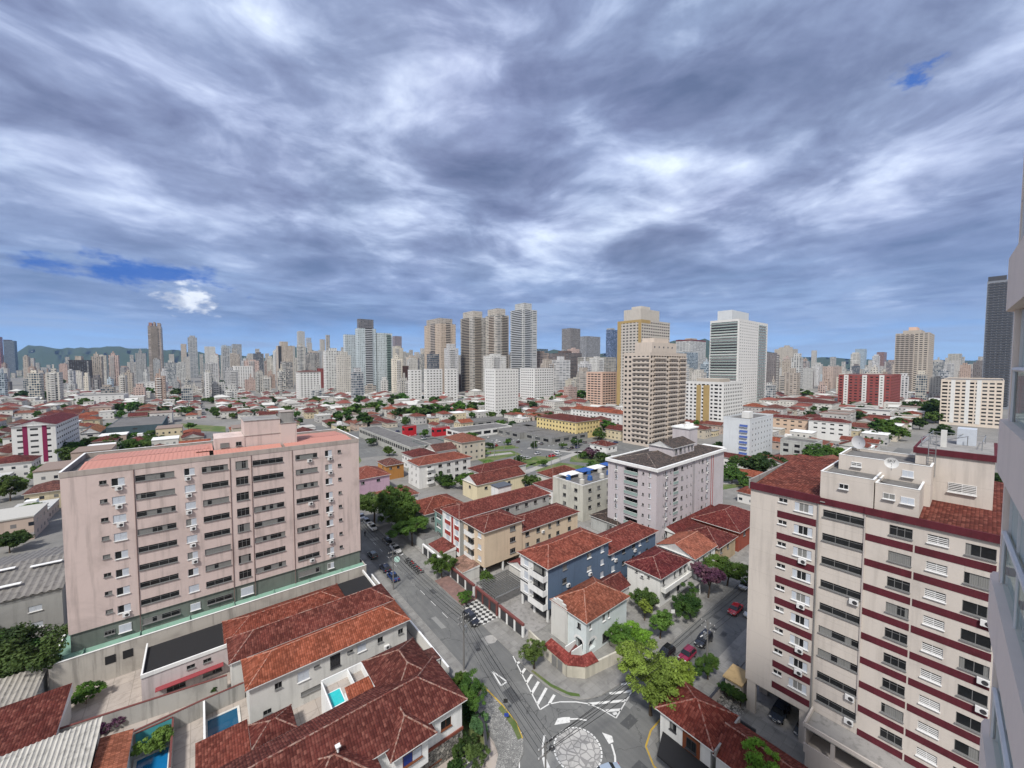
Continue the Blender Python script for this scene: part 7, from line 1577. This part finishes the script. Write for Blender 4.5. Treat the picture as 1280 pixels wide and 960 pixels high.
def sign(u, v, h, label, color, shape='box', z=.13, w_=.6, hh=.6):
    t = thing('street_sign', label, 'sign', (u, v, z), R(-39)); MB().tube((0, 0, 0), (0, 0, h), .035, STEEL, n=6).build('post', t); m = plain('sign_' + label[:9].replace(' ', '_'), color, .5)
    b = MB(); b.tube((0, -.03, h), (0, -.06, h), w_ / 2, m, n=20) if shape == 'disc' else b.box(-w_ / 2, w_ / 2, -.06, -.03, h - hh / 2, h + hh / 2, m); b.build('sign_plate', t)
sign(32.7, 80.9, 7.2, 'pale mint round sign on a thin pole above the white pickup', (0.45, .66, .60), 'disc', w_=1.3)
sign(69.6, 36.9, 2.6, 'white sign plate on a post below the round dark tree', (0.7, .7, .7), w_=.7, hh=.7); sign(*at(632, 897), 2.4, 'dark traffic sign seen from behind at the yellow kerb', (0.03, .03, .03), w_=.6)
uu, vv = at(633, 902); sign(uu, vv, .9, 'small blue notice on the mosaic pavement', (0.03, .06, .35), w_=.6, hh=.5)
# satellite dish and ladders on the banded tower roof
t = thing('satellite_dish', 'white satellite dish with dark lettering on the banded tower roof', 'satellite dish', (*at(1114, 588, 37.86), 37.86), R(-82))
db = MB()
for i in range(4):
    for j in range(18):
        f_ = lambda i, j: (.95 * i / 4 * math.cos(j * math.pi / 9), -.16 * (i / 4) ** 2 - .0, 1.35 + .95 * i / 4 * math.sin(j * math.pi / 9)); db.poly([f_(i, j), f_(i + 1, j), f_(i + 1, j + 1), f_(i, j + 1)], WHITEF)
db.build('dish', t, weld=True, smooth=True); MB().tube((0, .02, 0), (0, .02, 1.3), .05, STEEL).build('mast', t); MB().tube((0, -.1, .55), (0, -.75, 1.25), .02, STEEL, n=5).build('feed_arm', t)
fc = bpy.data.curves.new('lettering', 'FONT'); fc.body = 'SKY'; fc.size = .62; fc.align_x = 'CENTER'; fc.extrude = .004; fo = bpy.data.objects.new('tmp', fc); COL.objects.link(fo)
bpy.context.view_layer.update(); me = bpy.data.meshes.new_from_object(fo.evaluated_get(bpy.context.evaluated_depsgraph_get())); bpy.data.objects.remove(fo)
me.materials.clear(); me.materials.append(DARKF); o = obj('lettering', me, t, (0, -.20, 1.5)); o.rotation_euler = (R(90), 0, 0); t.scale = (.66, .66, .66)
t = thing('satellite_dish', 'plain pale dish tilted beside the machine room of the banded tower', 'satellite dish', (72.2, 11.4, 37.86), R(-120)); db.build('dish', t, weld=True, smooth=True); MB().tube((0, .02, 0), (0, .02, 1.3), .05, STEEL).build('mast', t)
# people
def figure(pose, rad, name):
    v = list(pose.values()); idx = {k: i for i, k in enumerate(pose)}
    E_ = [('hip', 'chest'), ('chest', 'neck'), ('neck', 'head'), ('head', 'crown')] + [(a + s_, b + s_) if a not in ('hip', 'chest') else (a, b + s_) for s_ in 'LR' for a, b in (('hip', 'thigh'), ('thigh', 'knee'), ('knee', 'ankle'), ('ankle', 'toe'), ('chest', 'shoulder'), ('shoulder', 'elbow'), ('elbow', 'wrist'), ('wrist', 'hand'))]
    me = bpy.data.meshes.new(name); me.from_pydata(v, [(idx[a], idx[b]) for a, b in E_], []); o = bpy.data.objects.new(name, me); COL.objects.link(o)
    o.modifiers.new('s', 'SKIN'); o.modifiers.new('d', 'SUBSURF').levels = 1
    for k, i in idx.items():
        sv = me.skin_vertices[0].data[i]; r_ = rad.get(k.rstrip('LR'), .05); sv.radius = (r_, r_); sv.use_root = (k == 'hip')
    bpy.context.view_layer.update(); m2 = bpy.data.meshes.new_from_object(o.evaluated_get(bpy.context.evaluated_depsgraph_get())); bpy.data.objects.remove(o); return m2
pose = {'hip': (0, 0, .95), 'chest': (0, 0, 1.32), 'neck': (0, 0, 1.50), 'head': (.02, 0, 1.60), 'crown': (.02, 0, 1.70)}
for s_, sg, st_ in (('L', 1, .16), ('R', -1, -.14)):
    pose.update({'thigh' + s_: (0, sg * .10, .90), 'knee' + s_: (st_ * .6 + .03, sg * .11, .50), 'ankle' + s_: (st_ * 1.3, sg * .11, .08), 'toe' + s_: (st_ * 1.3 + .16, sg * .12, .03), 'shoulder' + s_: (0, sg * .19, 1.42), 'elbow' + s_: (-st_ * .5, sg * .25, 1.14), 'wrist' + s_: (-st_ * 1.2 + .05, sg * .24, .90), 'hand' + s_: (-st_ * 1.3 + .08, sg * .23, .80)})
rad = {'hip': .14, 'chest': .15, 'neck': .055, 'head': .095, 'crown': .08, 'thigh': .085, 'knee': .058, 'ankle': .04, 'toe': .035, 'shoulder': .062, 'elbow': .043, 'wrist': .03, 'hand': .035}
FIG = figure(pose, rad, 'person'); SKIN = plain('skin', (0.33, .19, .13), .6); CLOTH = {}
FIG.materials.clear(); FIG.materials.append(SKIN)
import bmesh
def garment(name, lo, hi, off, mat_, yr=9):
    bm = bmesh.new(); bm.from_mesh(FIG); bm.normal_update()
    for v in bm.verts: v.co += v.normal * off
    bmesh.ops.delete(bm, geom=[f for f in bm.faces if not lo < f.calc_center_median().z < hi or (name == 'shirt' and f.calc_center_median().z < .98 and abs(f.calc_center_median().y) > .18)], context='FACES')
    me = bpy.data.meshes.new(name); bm.to_mesh(me); bm.free(); me.materials.append(mat_); return me
def cloth_mat():
    m, g = newmat('cloth'); fin(g, g.n('ShaderNodeObjectInfo').outputs['Color'], .9); return m
CLM = cloth_mat(); SHIRT, TROU, HAIR, SHOE = garment('shirt', .93, 1.47, .014, CLM), garment('trousers', .10, 1.0, .010, CLM), garment('hair', 1.63, 1.9, .012, CLM), garment('shoes', -.1, .10, .012, CLM)
for (x, y, rz, c1, c2, l_) in ((456.5, 671, 90, (0.02, .02, .025), (0.02, .02, .03), 'person in dark clothes walking on the left side of the main street'), (613, 568, 10, (.3, .05, .05), (.03, .03, .05), 'person in a red top at the left path of the square'), (683, 573, 60, (.03, .03, .04), (.03, .03, .04), 'person in black near the cars of the square'), (652, 566, 10, (.5, .5, .5), (.05, .06, .12), 'person in a white top crossing the square'), (559, 562, 30, (.2, .22, .3), (.03, .03, .03), 'person in a grey blue top by the avenue hall')):
    o = obj('person', FIG, None, (*at(x, y), .13 if y > 650 else .05), R(rz)); tag(o, l_, 'person')
    for nm, me, c_ in (('shirt', SHIRT, c1), ('trousers', TROU, c2), ('hair', HAIR, (.01, .008, .006)), ('shoes', SHOE, (.02, .02, .02))): obj(nm, me, o, color=c_)

# ------------------------------------------------------------------ labels told by the neighbours
NEAR = [('the long pink block', 265, 590), ('the slate blue walk-up', 730, 715), ('the lilac grey block', 836, 620), ('the white corner house', 740, 760), ('the magenta striped flats', 55, 548), ('the slim tan tower', 198, 442), ('the big pale blue tower', 460, 452), ('the grey twin towers', 606, 440), ('the tall rounded tower', 654, 442), ('the beige balcony tower', 818, 500), ('the yellow white tower', 803, 440), ('the green balcony tower', 922, 455), ('the mustard striped flats', 892, 508), ('the blue balcony flats', 936, 552), ('the red striped flats', 1087, 490), ('the broad tan tower', 1146, 455), ('the dark right tower', 1246, 430), ('the peach white flats', 1220, 505), ('the open square', 690, 580), ('the left lawn', 255, 534), ('the market shed', 480, 562), ('the white slab blocks', 541, 483), ('the salmon flats', 752, 487), ('the pale yellow flats', 710, 538), ('the tan cream tower', 551, 440), ('the dark glazed block', 101, 467), ('the teal glass tower', 512, 435), ('the castle-like block', 1000, 450), ('the peach row', 987, 535), ('the flat warehouse', 1083, 519), ('the navy court wall', 176, 538), ('the six storey flats', 253, 484), ('the brown roofed flats', 386, 484), ('the cream tank block', 720, 600), ('the banded tower', 1090, 640), ('the orange office block', 2, 445), ('the white three storey flats', 570, 590), ('the dark blue tower', 399, 437)]
ORD = 'nearest|second|third|fourth|fifth|sixth|seventh|eighth|ninth|tenth|eleventh|twelfth|thirteenth|fourteenth|fifteenth|sixteenth|seventeenth|eighteenth|nineteenth|twentieth'.split('|') + [f'{n_}th' for n_ in range(21, 90)]
bag = {}
for t, desc in AUTO:
    q = proj(t.location)
    if q is None: q = (0, 0, 1)
    hgt = 8 if t['category'] != 'tower' else 25; q2 = proj(t.location + Vector((5, 5, hgt))) or q
    x, y = q2[0], q2[1]; nm, lx, ly = min(NEAR, key=lambda l_: (x - l_[1]) ** 2 + 2.2 * (y - l_[2]) ** 2)
    dx, dy = x - lx, (y - ly) * 1.5; rel = ('right of' if dx > 0 else 'left of') if abs(dx) > abs(dy) else ('in front of' if dy > 0 else 'beyond')
    bag.setdefault((desc, rel, nm), []).append((math.hypot(dx, dy), t))
for (desc, rel, nm), L_ in bag.items():
    for i, (_, t) in enumerate(sorted(L_, key=lambda q: q[0])): t['label'] = f'{desc}, {ORD[i]} one {rel} {nm}' if len(L_) > 1 else f'{desc} just {rel} {nm}'
    
GRP = {'house': 'houses filling the blocks', 'tower': 'towers of the far skyline', 'tree': 'trees among the houses'}
for t, desc in AUTO:
    if 'group' not in t and t['category'] in GRP: t['group'] = GRP[t['category']]
